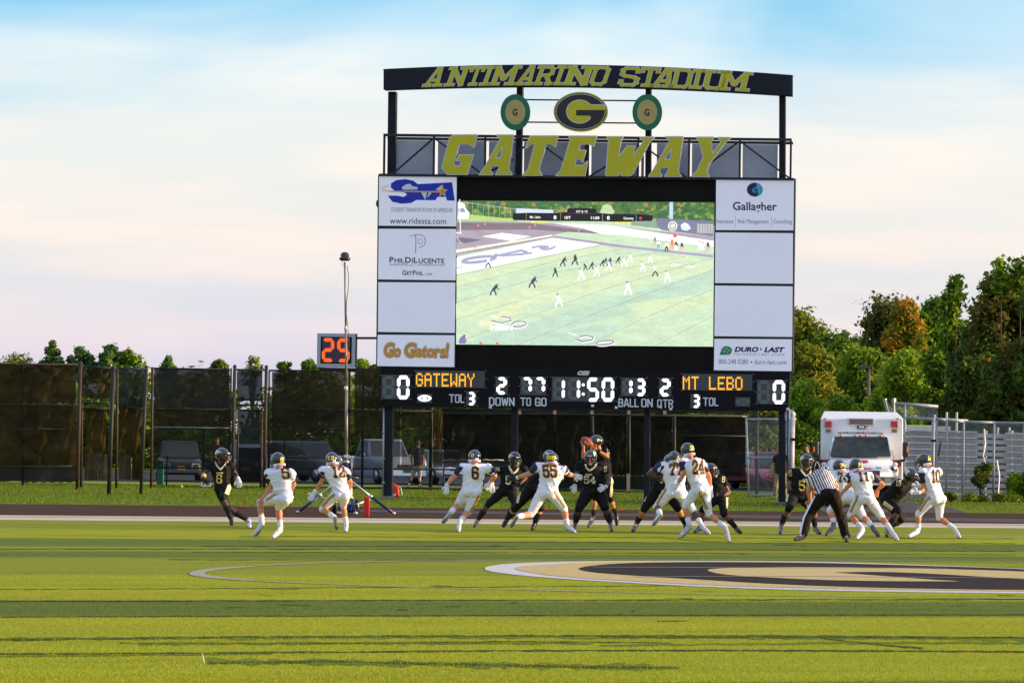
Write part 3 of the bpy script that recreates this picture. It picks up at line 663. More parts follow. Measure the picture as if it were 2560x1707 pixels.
# big black body: cabinet behind the video screen and the sponsor columns
def bx(name, x0, y0, x1, y1, off, th, m=M_BK, parent=SB, s=.0105): return slab(name, rect(x0, y0, x1, y1, s), off, th, m, parent)
bx('cabinet', 1142, 445, 1792, 504, .10, .9); bx('cabinet', 1136, 864, 1790, 924, .10, .9)
bx('screen_cabinet', 1143, 504, 1790, 866, .06, .9)
slab('cabinet_back', [(1000, 446), (1940, 456), (1932, 1024), (992, 1015)], -.35, .4, M_BK)
scr = slab('video_screen', [(1146, 501), (1786, 506.5), (1782, 868), (1141.5, 861.5)], .13, .03, M_BK)

# sponsor panels
LP = [((950, 441.5), (1143.5, 442.5), (1142.5, 567), (949, 565)), ((949, 573), (1142, 573.5), (1140.5, 701.5), (947.5, 699)), ((948, 706), (1140, 707), (1139, 832.5), (947, 830)), ((946.5, 837), (1138.5, 838.5), (1137.5, 917.5), (945, 915))]
RP = [((1791.5, 450), (1985.5, 450.5), (1984, 577), (1790.5, 576)), ((1789.5, 582), (1983, 584), (1982.5, 710), (1788.5, 708)), ((1788.5, 714.5), (1982, 716.5), (1981.5, 842.5), (1787, 840.5)), ((1787, 847), (1980.5, 848.5), (1979.5, 928), (1786, 925.5))]
slab('panel_frame', [(947, 438.5), (1146, 440), (1141, 920), (942, 918)], .16, .5, M_TRUSS); slab('panel_frame', [(1789, 446), (1989, 447.5), (1982.5, 931), (1783, 928.5)], .16, .5, M_TRUSS)
PAN = []
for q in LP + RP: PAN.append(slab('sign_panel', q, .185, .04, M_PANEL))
M_DNAVY = mat('print_navy', (.012, .02, .09), .5, var=.0); M_GREY = mat('print_grey', (.20, .20, .27), .5, var=0); M_BLKP = mat('print_black', (.015, .015, .02), .5, var=0)
M_BLUE = mat('print_blue', (.008, .03, .50), .45, var=0); M_ORG = mat('print_orange', (.85, .33, .012), .5, var=0); M_TEAL = mat('print_teal', (.02, .38, .62), .5, var=0); M_GRN = mat('print_green', (.005, .27, .10), .5, var=0); M_WP = mat('print_white', (.76, .76, .80), .5, var=0)
SL = .0105
def word(txt, x0, x1, ybase, h, m, panel, bold=0.0, shear=0.0, spacing=1.0, off=.190, sl=SL):
    """one line of print on the board between x0 and x1"""
    V, Fc, W_ = text2d(txt, bold, shear, spacing); k = (x1 - x0) / W_
    return flat('lettering', V, Fc, lambda u, v: (x0 + u * k, ybase - v * h + u * k * sl), off, m, panel)
def poly(P, m, panel, off=.190): V, Fc = union2d([P]); return flat('print', V, Fc, lambda u, v: (u, v), off, m, panel)
def lines(LS, t, m, panel, off=.190): V, Fc = union2d(stroke_polys(LS, t)); return flat('print', V, Fc, lambda u, v: (u, v), off, m, panel)
zb = lambda a, b: (940 + a * .33155, 420 + b * .33155)
zc = lambda a, b: (1400 + a * .33155, 420 + b * .33155)
p = PAN[0]      # blue block letters with an orange swoosh and star
poly([zb(*q) for q in ((120, 120), (160, 95), (230, 88), (290, 100), (320, 125), (580, 112), (600, 250), (540, 248), (535, 222), (470, 222), (455, 247), (310, 245), (270, 268), (200, 273), (130, 258), (95, 212), (165, 212), (215, 222), (240, 205), (225, 190), (150, 178), (118, 150))], M_BLUE, p)
poly([zb(*q) for q in ((232, 128), (262, 122), (278, 140), (322, 150), (318, 166), (210, 168), (200, 150))], M_WP, p, .193)
poly([zb(*q) for q in ((345, 185), (392, 185), (378, 246), (340, 246))][:3], M_WP, p, .193); poly([zb(*q) for q in ((392, 232), (405, 185), (430, 185))], M_WP, p, .193)
poly([zb(*q) for q in ((455, 168), (505, 130), (520, 168), (440, 168))][:3], M_WP, p, .193)
lines([[zb(95, 132), zb(60, 145), zb(48, 160), zb(60, 176), zb(120, 182), zb(500, 178)]], .9, M_ORG, p, .196); lines([[zb(110, 138), zb(70, 150), zb(62, 162), zb(90, 174), zb(490, 190)]], .8, M_ORG, p, .199)
lines([[zb(120, 180), zb(490, 184)]], 3.4, M_WP, p, .1945); lines([[zb(200, 183), zb(490, 185)]], 1.2, M_ORG, p, .202)
star = [(zb(508, 182)[0] + (11 if i % 2 == 0 else 4.6) * math.sin(math.tau * i / 10), zb(508, 182)[1] - (13 if i % 2 == 0 else 5.2) * math.cos(math.tau * i / 10)) for i in range(10)]
starw = [(zb(508, 182)[0] + (13.5 if i % 2 == 0 else 6) * math.sin(math.tau * i / 10), zb(508, 182)[1] - (16 if i % 2 == 0 else 6.8) * math.cos(math.tau * i / 10)) for i in range(10)]
poly(starw, M_WP, p, .204); poly(star, M_ORG, p, .207)
word('STUDENT TRANSPORTATION OF AMERICA®', 980, 1134, 530, 10.5, M_GREY, p, 0, .18)
word('www.ridesta.com', 977, 1117, 560, 16, M_BLKP, p)
p = PAN[1]
lines([[zb(265, 518), zb(300, 508), zb(345, 507), zb(372, 525), zb(382, 552), zb(372, 580), zb(350, 598), zb(332, 602)]], 1.2, M_DNAVY, p); lines([[zb(306, 508), zb(308, 560), zb(305, 645)]], 1.5, M_DNAVY, p); lines([[zb(328, 535), zb(328, 575), zb(348, 573), zb(358, 556), zb(348, 538), zb(328, 535)]], .8, M_DNAVY, p)
def smallcaps(txt, x0, x1, y, H_, m, panel, bold=.01):
    # first letters tall, the others small
    parts = []; 
    for wd in txt: parts.append(wd)
    tot = sum(text2d(a, bold)[2] * (1 if big else .78) + .14 for a, big in parts); k = (x1 - x0) / tot; x = x0
    for a, big in parts:
        s_ = 1 if big else .78; W_ = text2d(a, bold)[2]; word(a, x, x + W_ * s_ * k, y + (x - x0) * SL, H_ * s_, m, panel, bold); x += (W_ * s_ + .14) * k
smallcaps([('P', 1), ('HIL ', 0), (' D', 1), ('I', 0), ('L', 1), ('UCENTE', 0)], 976, 1115, 657, 14.5, M_DNAVY, p, .02)
word('& ASSOCIATES, LLC  |  ATTORNEYS AT LAW', 977, 1114, 664.5, 5.5, M_DNAVY, p)
smallcaps([('G', 1), ('ET', 0), ('P', 1), ('HIL', 0)], 1008, 1062, 688, 12, M_DNAVY, p, .02); word('.COM', 1064, 1082, 689, 6, M_DNAVY, p)
p = PAN[3]      # orange script: fat outlined letters
def script_word(x0, x1, y, H_, txt, panel):
    fac = [1.25 if ch == 'G' else 1.0 for ch in txt]; bw = [text2d(ch, .05, .12)[2] * f_ * .93 for ch, f_ in zip(txt, fac)]; k = (x1 - x0) / sum(bw)
    for bold, m_, o_ in ((.085, M_BLKP, .190), (.066, M_WP, .194), (.040, M_ORG, .198)):
        x = x0
        for ch, f_, b_ in zip(txt, fac, bw):
            hh = H_ if ch in 'G!' else H_ * .86; V, Fc, wch = text2d(ch, bold, .12); kx = k * f_; dx = (wch - text2d(ch, .05, .12)[2]) / 2 * kx
            flat('lettering', V, Fc, lambda u, v, x=x, kx=kx, hh=hh, dx=dx: (x - dx + u * kx, y - v * hh + (x - x0) * SL), o_, m_, panel); x += b_ * k
script_word(962, 1003, 891, 34, 'Go', p); script_word(1013, 1124, 891.5, 34, 'Gators!', p)
p = PAN[4]
cx_, cy_ = zc(1472, 167); poly([(cx_ + 20 * math.cos(a), cy_ + 17.5 * math.sin(a)) for a in [math.tau * i / 32 for i in range(32)]], M_TEAL, p)
poly([(cx_ + 20 * math.cos(a), cy_ + 17.5 * math.sin(a)) for a in [math.radians(70 + i * 10) for i in range(22)]] + [(cx_ + 4, cy_ - 8), (cx_ - 8, cy_), (cx_ - 4, cy_ + 8), (cx_ + 3, cy_ + 8), (cx_ + 3, cy_ + 3), (cx_ - 2, cy_ + 3), (cx_ - 2, cy_ - 1), (cx_ + 7, cy_ - 1), (cx_ + 7, cy_ + 14)], M_DNAVY, p, .193)
for a_ in (-6, 4): lines([[(cx_ + 5, cy_ + a_), (cx_ + 12, cy_ + a_ - 2), (cx_ + 18, cy_ + a_)]], .5, M_WP, p, .196)
lines([[(cx_ + 6, cy_ - 16), (cx_ + 12, cy_ - 4), (cx_ + 12, cy_ + 8)]], .5, M_WP, p, .199)
word('Gallagher', 1833, 1943, 526, 21, M_DNAVY, p, .018)
for t_, a, b in (('Insurance', 1793, 1834), ('Risk Management', 1846, 1923), ('Consulting', 1934, 1981)): word(t_, a, b, 559 + (a - 1793) * .004, 11, M_GREY, p)
lines([[(1840, 541), (1840, 567)]], .6, M_GREY, p); lines([[(1929.5, 542), (1929.5, 568)]], .6, M_GREY, p)
p = PAN[7]
gx, gy = zc(1255, 1377); poly([(gx - 16, gy + 11), (gx - 11, gy - 5), (gx - 4, gy - 11), (gx + 6, gy - 11), (gx + 15, gy - 5), (gx + 14, gy + 4), (gx + 9, gy + 11)], M_GRN, p)
for LS in ([(-14, 3), (-4, 0), (4, 5), (8, 12)], [(-10, -5), (0, -6), (9, 0), (13, 5)], [(-6, 11), (-4, 2), (2, -6), (8, -11)], [(2, 11), (5, 3), (10, -4), (14, -6)]): lines([[(gx + a, gy + b) for a, b in LS]], .8, M_WP, p, .193)
word('DURO', 1837, 1897, 879, 12, M_DNAVY, p, .05, .25); word('LAST', 1911, 1963, 879.8, 12, M_DNAVY, p, .05, .25); poly([(1901, 869), (1907, 873), (1901, 877)], M_GRN, p)
word("THE WORLD'S BEST ROOF®", 1835, 1963, 888, 5, M_GREY, p, 0, .2, 1.2)
word('800-248 0280', 1798, 1871, 909.5, 12.5, M_GREY, p); poly([(1879.5 + 2.3 * math.cos(a), 905 + 2.3 * math.sin(a)) for a in [math.tau * i / 12 for i in range(12)]], M_GREY, p); word('duro-last.com', 1887, 1967, 910.5, 12.5, M_GREY, p)
# little lamp on the left edge
mb = MB(); mb.ball(B(948, 509, .0), (.1, .1, .14)); mb.build('edge_lamp', M_TRUSS, SB, True)

# lower score strip
M_STRIP = mat('strip_black', (.012, .010, .014), .7, spec=.12, var=.25, scale=1)
slab('score_strip', [(952, 917), (1976, 929), (1971, 1027.5), (950, 1016)], .16, .5, M_STRIP)
M_WIN = mat('digit_window', (.075, .072, .078), .5, var=.15, scale=2); M_GHOST = mat('unlit_segment', (.15, .16, .165), .6, var=.1)
M_LED = emat('led_white', (1.0, .94, .97), 1.05, (.5, .5, .5)); M_AMB = emat('led_amber', (1.0, .42, .012), 1.0); M_REDL = emat('led_red', (1.0, .085, .008), 1.0)
M_LED.node_tree.nodes['Principled BSDF'].inputs['Roughness'].default_value = .6
SEG = {'0': 'abcdef', '1': 'bc', '2': 'abged', '3': 'abgcd', '4': 'fgbc', '5': 'afgcd', '6': 'afgecd', '7': 'abc', '8': 'abcdefg', ' ': ''}
def seg_polys(t, w_=.58):
    g_ = .015; h = t / 2; m_ = .5
    def hs(x0, x1, y): return [(x0 + g_, y), (x0 + h + g_, y + h), (x1 - h - g_, y + h), (x1 - g_, y), (x1 - h - g_, y - h), (x0 + h + g_, y - h)]
    def vs2(x, y0, y1): return [(x, y0 + g_), (x + h, y0 + h + g_), (x + h, y1 - h - g_), (x, y1 - g_), (x - h, y1 - h - g_), (x - h, y0 + h + g_)]
    L_, R_, T_, Bt = h, w_ - h, 1 - h, h
    # chamfered outer ends
    return {'a': [(L_ + g_ - h * .2, T_ + h * .2), (L_ + h * .9, 1), (R_ - h * .9, 1), (R_ - g_ + h * .2, T_ + h * .2), (R_ - h - g_, 1 - t), (L_ + h + g_, 1 - t)],
            'd': [(L_ + g_ - h * .2, Bt - h * .2), (L_ + h * .9, 0), (R_ - h * .9, 0), (R_ - g_ + h * .2, Bt - h * .2), (R_ - h - g_, t), (L_ + h + g_, t)],
            'g': hs(L_, R_, m_), 'f': vs2(L_, m_, T_), 'e': vs2(L_, Bt, m_), 'b': vs2(R_, m_, T_), 'c': vs2(R_, Bt, m_)}
def digit(ch, x0, y0, x1, y1, off, parent, lit=M_LED, ghost=M_GHOST, t=.155, dark=True):
    sp = seg_polys(t); on = SEG[ch]
    for lit_, keys, m_, nm in ((1, on, lit, 'digit'), (0, [k for k in 'abcdefg' if k not in on] if dark else [], ghost, 'unlit_digit')):
        P = [sp[k] for k in keys]
        if not P: continue
        V = []; Fc = []
        for q in P: b = len(V); V += q; Fc.append(tuple(range(b, b + len(q))))
        flat(nm, V, Fc, lambda u, v: (x0 + u / .58 * (x1 - x0) - (1 - v) * 0.6, y1 - v * (y1 - y0)), off, m_, parent)
def window(x0, y0, x1, y1): return bx('digit_window', x0, y0, x1, y1, .172, .01, M_WIN)
wn = window(956, 937, 1028, 998); digit(' ', 959, 939, 989, 996, .176, wn); digit('0', 995, 938.5, 1026, 998, .176, wn)
wn = window(1167, 978, 1193, 1014); digit('3', 1171, 979.5, 1190, 1013, .176, wn, dark=False, t=.2)
wn = window(1241, 941, 1272, 987); digit('2', 1243, 943, 1269.5, 986, .176, wn, dark=False, t=.19)
wn = window(1303, 942, 1367, 988); digit('7', 1306, 943, 1332, 983, .176, wn, t=.19); digit('7', 1338, 943, 1365, 983, .176, wn, t=.19)
wn = window(1381.5, 942.5, 1539, 1003.5); digit('1', 1385, 945, 1414, 1000, .176, wn); digit('1', 1422, 945, 1452, 1000, .176, wn)
digit('5', 1469.5, 944, 1499, 1004, .176, wn); digit('0', 1506, 944, 1537, 1004, .176, wn)
for y in (962, 985): poly([(1459.5 + 3.6 * math.cos(a), y + 3.6 * math.sin(a)) for a in [math.tau * i / 16 for i in range(16)]], M_LED, wn, .177)
wn = window(1554, 944, 1616, 990.5); digit('1', 1557, 946, 1583, 988, .176, wn, t=.19); digit('3', 1591, 946, 1616 - 1, 990, .176, wn, t=.19)
wn = window(1649, 945, 1680, 992); digit('2', 1651, 946.5, 1678, 991, .176, wn, dark=False, t=.19)
wn = window(1727, 985, 1753, 1020); digit('3', 1732, 986, 1751, 1019.5, .176, wn, dark=False, t=.2)
wn = window(1893, 950, 1966, 1010); digit(' ', 1896, 951, 1926, 1009, .176, wn); digit('0', 1933, 950.5, 1963.5, 1010, .176, wn)
# football icons
for x, y, m1, m2 in ((1063.5, 995.5, M_LED, M_WIN), (1858, 1004.5, M_GHOST, M_WIN)):
    wn = window(x - 18.5, y - 11.5, x + 18.5, y + 11.5)
    lens = lambda rx, ry: [(x + rx * math.cos(a), y + ry * math.sin(a) * abs(math.sin(a)) ** .35) for a in [math.tau * i / 32 for i in range(32)]]
    poly(lens(17.5, 8.2), m1, wn, .176); poly(lens(9.5, 5.2), m2, wn, .179); poly(lens(6, 3.6), m1, wn, .182)
    for k in (-2.4, 0, 2.4): lines([[(x + k, y - 1.6), (x + k, y + 1.6)]], .8, m2, wn, .185)
    lines([[(x - 3.6, y), (x + 3.6, y)]], .8, m2, wn, .188)
# dot matrix names
FONT57 = {'G': '01110100011000010111100011000101110', 'A': '01110100011000111111100011000110001', 'T': '11111001000010000100001000010000100', 'E': '11111100001000011110100001000011111', 'W': '10001100011000110001101011101110001', 'Y': '10001100010101000100001000010000100',
          'M': '10001110111010110001100011000110001', 'L': '10000100001000010000100001000011111', 'B': '11110100011000111110100011000111110', 'O': '01110100011000110001100011000101110', ' ': '0' * 35}
def dots(txt, x0, y0, x1, y1, parent, pitch):
    n = len(txt); cols_ = n * 5 + (n - 1) * 2.2; px_ = (x1 - x0) / (n * 5 + (n - 1) * 1.15); py_ = (y1 - y0) / 7
    for i, ch in enumerate(txt):
        xa = x0 + i * px_ * 6.15; mb = MB()
        for r in range(7):
            for c in range(5):
                if FONT57[ch][r * 5 + c] == '1':
                    for sy in range(2):
                        ax, ay = xa + c * px_, y0 + (r + sy * .5) * py_ + (xa - x0) * SL; q = [(ax, ay), (ax + px_ * .96, ay), (ax + px_ * .96, ay + py_ * .40), (ax, ay + py_ * .40)]
                        mb.add([Bp(*k, .176) for k in q], [(0, 1, 2, 3)])
        if mb.v: mb.build('dot_letter', M_AMB, parent, fix=False)
wn = bx('name_window', 1041, 927, 1214, 969, .172, .01, M_WIN); dots('GATEWAY', 1042, 933, 1188, 966, wn, 1)
M_LOUVRE = mat('louvre_grey', (.09, .09, .10), .5, var=.1)
for k in range(9): 
    if k: bar('window_louvre', (1041, 927 + k * 4.4 - .6), (1214, 928.5 + k * 4.4), .7, .174, .002, M_LOUVRE, wn)
wn = bx('name_window', 1708, 935, 1882, 976, .172, .01, M_WIN); dots('MT LEBO', 1708, 941, 1857, 974, wn, 1)
for k in range(9): 
    if k: bar('window_louvre', (1708, 935 + k * 4.4 - .6), (1882, 936.5 + k * 4.4), .7, .174, .002, M_LOUVRE, wn)
CAP = {'T': [[(0, 1), (.6, 1)], [(.3, 1), (.3, 0)]], 'O': [[(.1, 0), (.4, 0), (.5, .1), (.5, .9), (.4, 1), (.1, 1), (0, .9), (0, .1), (.1, 0)]], 'L': [[(0, 1), (0, 0), (.42, 0)]], 'D': [[(0, 0), (0, 1), (.36, 1), (.5, .86), (.5, .14), (.36, 0), (0, 0)]],
 'W': [[(0, 1), (.14, 0), (.32, .85), (.50, 0), (.64, 1)]], 'N': [[(0, 0), (0, 1), (.5, 0), (.5, 1)]], 'G': [[(.5, .72), (.5, .9), (.4, 1), (.1, 1), (0, .9), (0, .1), (.1, 0), (.5, 0), (.5, .46), (.28, .46)]],
 'B': [[(0, 0), (0, 1), (.38, 1), (.48, .9), (.48, .6), (.38, .52), (0, .52)], [(.38, .52), (.5, .42), (.5, .1), (.4, 0), (0, 0)]], 'A': [[(0, 0), (.24, 1), (.34, 1), (.58, 0)], [(.1, .26), (.48, .26)]], 'Q': [[(.1, 0), (.4, 0), (.5, .1), (.5, .9), (.4, 1), (.1, 1), (0, .9), (0, .1), (.1, 0)], [(.32, .18), (.56, -.1)]], 'R': [[(0, 0), (0, 1), (.38, 1), (.5, .9), (.5, .62), (.38, .5), (0, .5)], [(.34, .5), (.52, 0)]]}
def caps(txt, x0, x1, ybase, h, m, parent, off=.165, t=.17):
    P = []; x = 0
    for ch in txt:
        w_ = max(p[0] for q in CAP[ch] for p in q); P.append((ch, x)); x += w_ + t + .07
    W_ = x - .07; k = (x1 - x0) / W_
    for ch, xx in P:
        V, Fc = union2d(stroke_polys(CAP[ch], t)); flat('label_letter', V, Fc, lambda u, v: (x0 + (u + t / 2 + xx) * k, ybase - (t / 2 + v * (1 - t)) * h + (u + xx) * k * SL), off, m, parent)
for t_, a, b, y, h in (('TOL', 1124, 1163, 1007, 22), ('DOWN', 1224, 1288, 1014.5, 22), ('TO', 1302, 1329, 1015, 22), ('GO', 1339, 1368, 1015.5, 22), ('BALL', 1547, 1598, 1017.5, 22), ('ON', 1604, 1633, 1018, 22), ('QTR', 1644, 1684, 1019.5, 22), ('TOL', 1758, 1797, 1015, 22)):
    caps(t_, a, b, y, h, M_LBL, SB)
word('OES', 1445, 1476, 937, 9.5, mat('maker_white', (.7, .7, .7), .5, var=0), SB, .08, .3, .9, .165)
mb = MB()
for x, y in ((1228, 1018), (1542, 1018.5), (1678, 1022), (1970, 1022), (1483, 1014)): q = rect(x - 3.5, y - 3, x + 3.5, y + 3); mb.prism([Bp(*k, .2) for k in q], -b_n * .06)
mb.build('cable_bracket', M_LBL, SB)
# small fixings round the digit windows
mb = MB()
for x0, y0, x1, y1 in ((956, 937, 1028, 998), (1041, 927, 1214, 969), (1167, 978, 1193, 1014), (1241, 941, 1272, 987), (1303, 942, 1367, 988), (1381, 942, 1539, 1003), (1554, 944, 1616, 990), (1649, 945, 1680, 992), (1708, 935, 1882, 976), (1893, 950, 1966, 1010)):
    for x in (x0 - 3, x1 + 3):
        for y in (y0, (y0 + y1) / 2, y1): mb.prism([Bp(*k, .168) for k in rect(x - .6, y - .6, x + .6, y + .6)], -b_n * .01)
mb.build('window_fixing', M_LBL, SB)

# play clock on its two arms
bar('clock_arm', (890, 845), (948, 845), 5.5, .02, .12, M_TRUSS); bar('clock_arm', (797, 922), (950, 924.5), 7, .02, .14, M_TRUSS)
pc = slab('play_clock', [(796, 833.5), (891.5, 834.5), (890, 919), (794.5, 918)], .20, .25, mat('clock_case', (.42, .42, .52), .5, var=.05))
slab('clock_side', [(891.5, 834.5), (893, 835), (891.5, 919), (890, 919)], .18, .24, M_TRUSS, pc)
slab('clock_face', [(805, 842), (882.5, 843), (881, 909.5), (803.5, 908.5)], .206, .004, M_BK, pc)
slab('clock_window', [(808.5, 845.5), (878.5, 846.5), (877, 906), (807, 905)], .211, .004, mat('clock_lens', (.06, .04, .075), .5, var=.2, scale=6), pc)
digit('2', 808, 845.5, 838.5, 905, .216, pc, M_REDL, dark=False, t=.15); digit('5', 846, 846, 877, 906, .216, pc, M_REDL, dark=False, t=.15)

# ---- the picture on the video screen: flat lit print, layered, one colour per face
VV = []; VF = []; VC = []; _lay = [0]
def zs_(a, b): return (1140 + a * .28061, 480 + b * .28061)
def vp(P, col, raw=False):
    _lay[0] += 1; off = .134 + _lay[0] * .00025
    P = P if raw else [zs_(*q) for q in P]
    V, Fc = union2d([P]); b = len(VV); VV.extend([Bp(u, v, off) for u, v in V])
    for t in Fc: VF.append(tuple(i + b for i in t)); VC.append(col)
def vl(P, w_, col):
    _lay[0] += 1; off = .134 + _lay[0] * .00025
    V, Fc = union2d(stroke_polys([[zs_(*q) for q in P]], w_, True)); b = len(VV); VV.extend([Bp(u, v, off) for u, v in V])
    for t in Fc: VF.append(tuple(i + b for i in t)); VC.append(col)
def vt(txt, x0, x1, y, h, col, bold=.02, shear=0, skew=0):
    _lay[0] += 1; off = .134 + _lay[0] * .00025
    V, Fc, W_ = text2d(txt, bold, shear); k = (x1 - x0) / W_; b = len(VV)
    for u, v in V: px_, py_ = zs_(x0 + u * k, y - v * h + u * k * skew); VV.append(Bp(px_, py_, off))
    for t in Fc: VF.append(tuple(i + b for i in t)); VC.append(col)
GRN0 = (.54, .68, .48); GRN1 = (.60, .70, .46); GRN2 = (.47, .62, .49)
vp([(20, 80), (2305, 95), (2293, 1378), (5, 1358)], GRN0)
# trees at the top
vp([(20, 80), (2305, 95), (2305, 300), (20, 220)], (.07, .15, .05))
_r = random.Random(5)
def inq(x, y): return 22 < x < 2300 and y > 84 + x * .0066
for k in range(420):
    x = _r.uniform(25, 2296); y = _r.uniform(90 + x * .0066, 215 + max(0, x - 1700) * .06); r = _r.uniform(8, 34)
    c = _r.choice([(.05, .12, .04), (.09, .20, .05), (.16, .27, .06), (.26, .34, .08), (.04, .14, .09), (.30, .24, .05), (.10, .17, .08)])
    P = [(min(max(x + r * math.cos(a) * _r.uniform(.6, 1.2), 22), 2298), max(y + r * .8 * math.sin(a) * _r.uniform(.6, 1.2), 86 + x * .0066)) for a in [math.tau * i / 7 for i in range(7)]]
    vp(P, c)
vp([(1290, 190), (1310, 130), (1350, 110), (1390, 130), (1420, 180), (1400, 215), (1320, 215)], (.50, .62, .35))
vp([(1908, 95), (1940, 95), (1938, 245), (1906, 245)], (.45, .66, .80)); vp([(20, 215), (130, 205), (560, 250), (560, 275), (20, 260)], (.42, .58, .18))
# far fence
for x in range(60, 560, 48): vl([(x, 92 + x * .12), (x, 205 + x * .08)], .5, (.6, .72, .72))
vl([(60, 95), (560, 160)], .8, (.68, .76, .76)); vp([(60, 96), (540, 158), (540, 240), (60, 200)], (.22, .34, .24)) if False else None
vp([(545, 150), (875, 165), (875, 200), (545, 195)], (.62, .66, .78)); vl([(875, 165), (1000, 175)], .5, (.6, .7, .7))
vp([(25, 95), (50, 95), (85, 110), (95, 150), (130, 190), (120, 245), (25, 245)], (.92, .94, .98)); vp([(30, 150), (80, 150), (95, 185), (30, 185)], (.25, .32, .38))
# track
vp([(15, 262), (560, 270), (900, 285), (1300, 300), (2305, 400), (2305, 490), (1500, 400), (870, 390), (10, 560)], (.38, .33, .40))
vp([(15, 275), (700, 285), (1400, 380), (1300, 385), (700, 340), (15, 345)], (.22, .17, .20))
vp([(880, 285), (1350, 300), (2300, 440), (2300, 490), (1700, 430), (1300, 380), (1150, 330)], (.96, .93, .97))
vp([(235, 400), (420, 368), (680, 400), (500, 440)], (.93, .87, .84)); vp([(20, 405), (240, 430), (90, 462), (20, 450)], (.20, .16, .20))
vp([(1560, 240), (1790, 240), (1800, 330), (1570, 300)], (.24, .36, .26)); vp([(1795, 238), (2300, 265), (2300, 400), (1850, 345), (1795, 320)], (.20, .20, .30))
vp([(x_ + 0, y_) for x_, y_ in [(1936 + 42 * math.cos(a), 308 + 44 * math.sin(a)) for a in [math.tau * i / 20 for i in range(20)]]], (.85, .82, .80)); vp([(1936 + 32 * math.cos(a), 308 + 34 * math.sin(a)) for a in [math.tau * i / 20 for i in range(20)]], (.35, .33, .36)); vp([(1936 + 22 * math.cos(a), 308 + 24 * math.sin(a)) for a in [math.tau * i / 20 for i in range(20)]], (.72, .68, .62))
vp([(2005, 300), (2040, 275), (2075, 290), (2100, 330), (2060, 350), (2015, 340)], (.72, .74, .84))
for j in range(5):
    for i in range(6): vp([(2155 + i * 24, 288 + j * 17 + i), (2173 + i * 24, 289 + j * 17 + i), (2173 + i * 24, 299 + j * 17 + i), (2155 + i * 24, 298 + j * 17 + i)], (.68, .66, .60))
# field
vp([(10, 540), (870, 395), (880, 410), (10, 572)], (.36, .30, .40)); vp([(10, 520), (860, 385), (870, 398), (10, 545)], (.85, .84, .62))
vp([(870, 388), (1000, 360), (1500, 390), (2300, 500), (2300, 560), (1300, 455)], GRN0); vp([(860, 398), (900, 395), (1500, 480), (2295, 565), (2295, 588), (1400, 490), (880, 412)], (.36, .32, .46))
vp([(15, 590), (870, 415), (1290, 470), (15, 735)], (.97, .95, .99))
for P, c in (([(15, 745), (1290, 480), (1480, 500), (15, 850)], GRN1), ([(15, 850), (1480, 500), (2300, 600), (2300, 640), (15, 990)][:4], GRN0), ([(10, 1000), (1700, 560), (2000, 590), (10, 1140)], GRN1), ([(10, 1140), (2000, 590), (2295, 620), (2295, 700), (10, 1340)][:4], GRN1), ([(200, 1300), (2294, 700), (2294, 860), (560, 1362), (60, 1356)], GRN2), ([(560, 1362), (2294, 865), (2294, 1110), (1780, 1372)], GRN0), ([(560, 1362), (1180, 1190), (1500, 1180), (1300, 1368)], GRN2), ([(1500, 1000), (2294, 900), (2294, 1010), (1700, 1130)], GRN1)): vp(P, c)
for P in ([(15, 745), (1290, 480)], [(15, 850), (900, 620), (1490, 512)], [(15, 985), (900, 720), (1800, 540)], [(10, 1138), (800, 905), (1500, 690), (2050, 580)], [(60, 1325), (1340, 865), (2290, 590)], [(560, 1362), (1360, 1040), (2294, 695)], [(1180, 1366), (1700, 1120), (2294, 868)], [(1780, 1372), (2294, 1108)]): vl(P, .8, (.22, .31, .28))
for (x0, y0, x1, y1, n_) in ((90, 805, 640, 915, 6), (750, 935, 2020, 1190, 14), (1060, 990, 2280, 1245, 9)):
    for i in range(n_): x = x0 + (x1 - x0) * i / n_; y = y0 + (y1 - y0) * i / n_; vl([(x, y), (x + 22, y + 4)], .5, (.36, .44, .44))
vp([(480, 1010), (590, 1020), (600, 1070), (500, 1110), (380, 1150), (330, 1190), (220, 1200), (200, 1160), (380, 1090)], (.68, .72, .46))
# end zone letters and yard numbers
def ring(cx, cy, rx, ry, w_, rot, col):
    a_ = [math.tau * i / 28 for i in range(29)]; cr, sr = math.cos(rot), math.sin(rot)
    vl([(cx + rx * math.cos(a) * cr - ry * math.sin(a) * sr, cy + rx * math.cos(a) * sr + ry * math.sin(a) * cr) for a in a_], w_, col)
INK = (.36, .36, .52)
ring(215, 605, 146, 22, 7.5, -.12, INK)
vl([(335, 580), (590, 525), (640, 540), (600, 560), (440, 570)], 5.5, INK); vl([(540, 560), (680, 548)], 5, INK); vl([(360, 560), (430, 575)], 5, INK)
vl([(690, 500), (760, 487), (830, 492), (760, 505), (800, 518), (860, 508), (890, 492)], 5, INK); vl([(18, 680), (60, 672)], 2.5, INK)
def yn(P, w_): vl([(a + 4, b + 7) for a, b in P], w_ + .8, (.96, .96, .98)); vl(P, w_, (.30, .28, .36))
yn([(330, 1150), (420, 1170), (500, 1150), (490, 1125), (420, 1115)], 3.4); yn([(620 + 66 * math.cos(a) * .98 - 50, 1180 + 24 * math.sin(a) - 6 * math.cos(a)) for a in [math.tau * i / 20 for i in range(21)]], 3.4)
yn([(1070, 1310), (1130, 1335), (1220, 1320), (1230, 1295), (1160, 1280), (1120, 1290)], 3.6); yn([(1335 + 76 * math.cos(a), 1345 + 18 * math.sin(a) - 8 * math.cos(a)) for a in [math.tau * i / 20 for i in range(21)]], 3.6)
vl([(310, 1100), (380, 1125), (345, 1095)], 1.2, (.95, .95, .97)); vl([(1010, 1255), (1090, 1280), (1050, 1272)], 1.2, (.95, .95, .97))
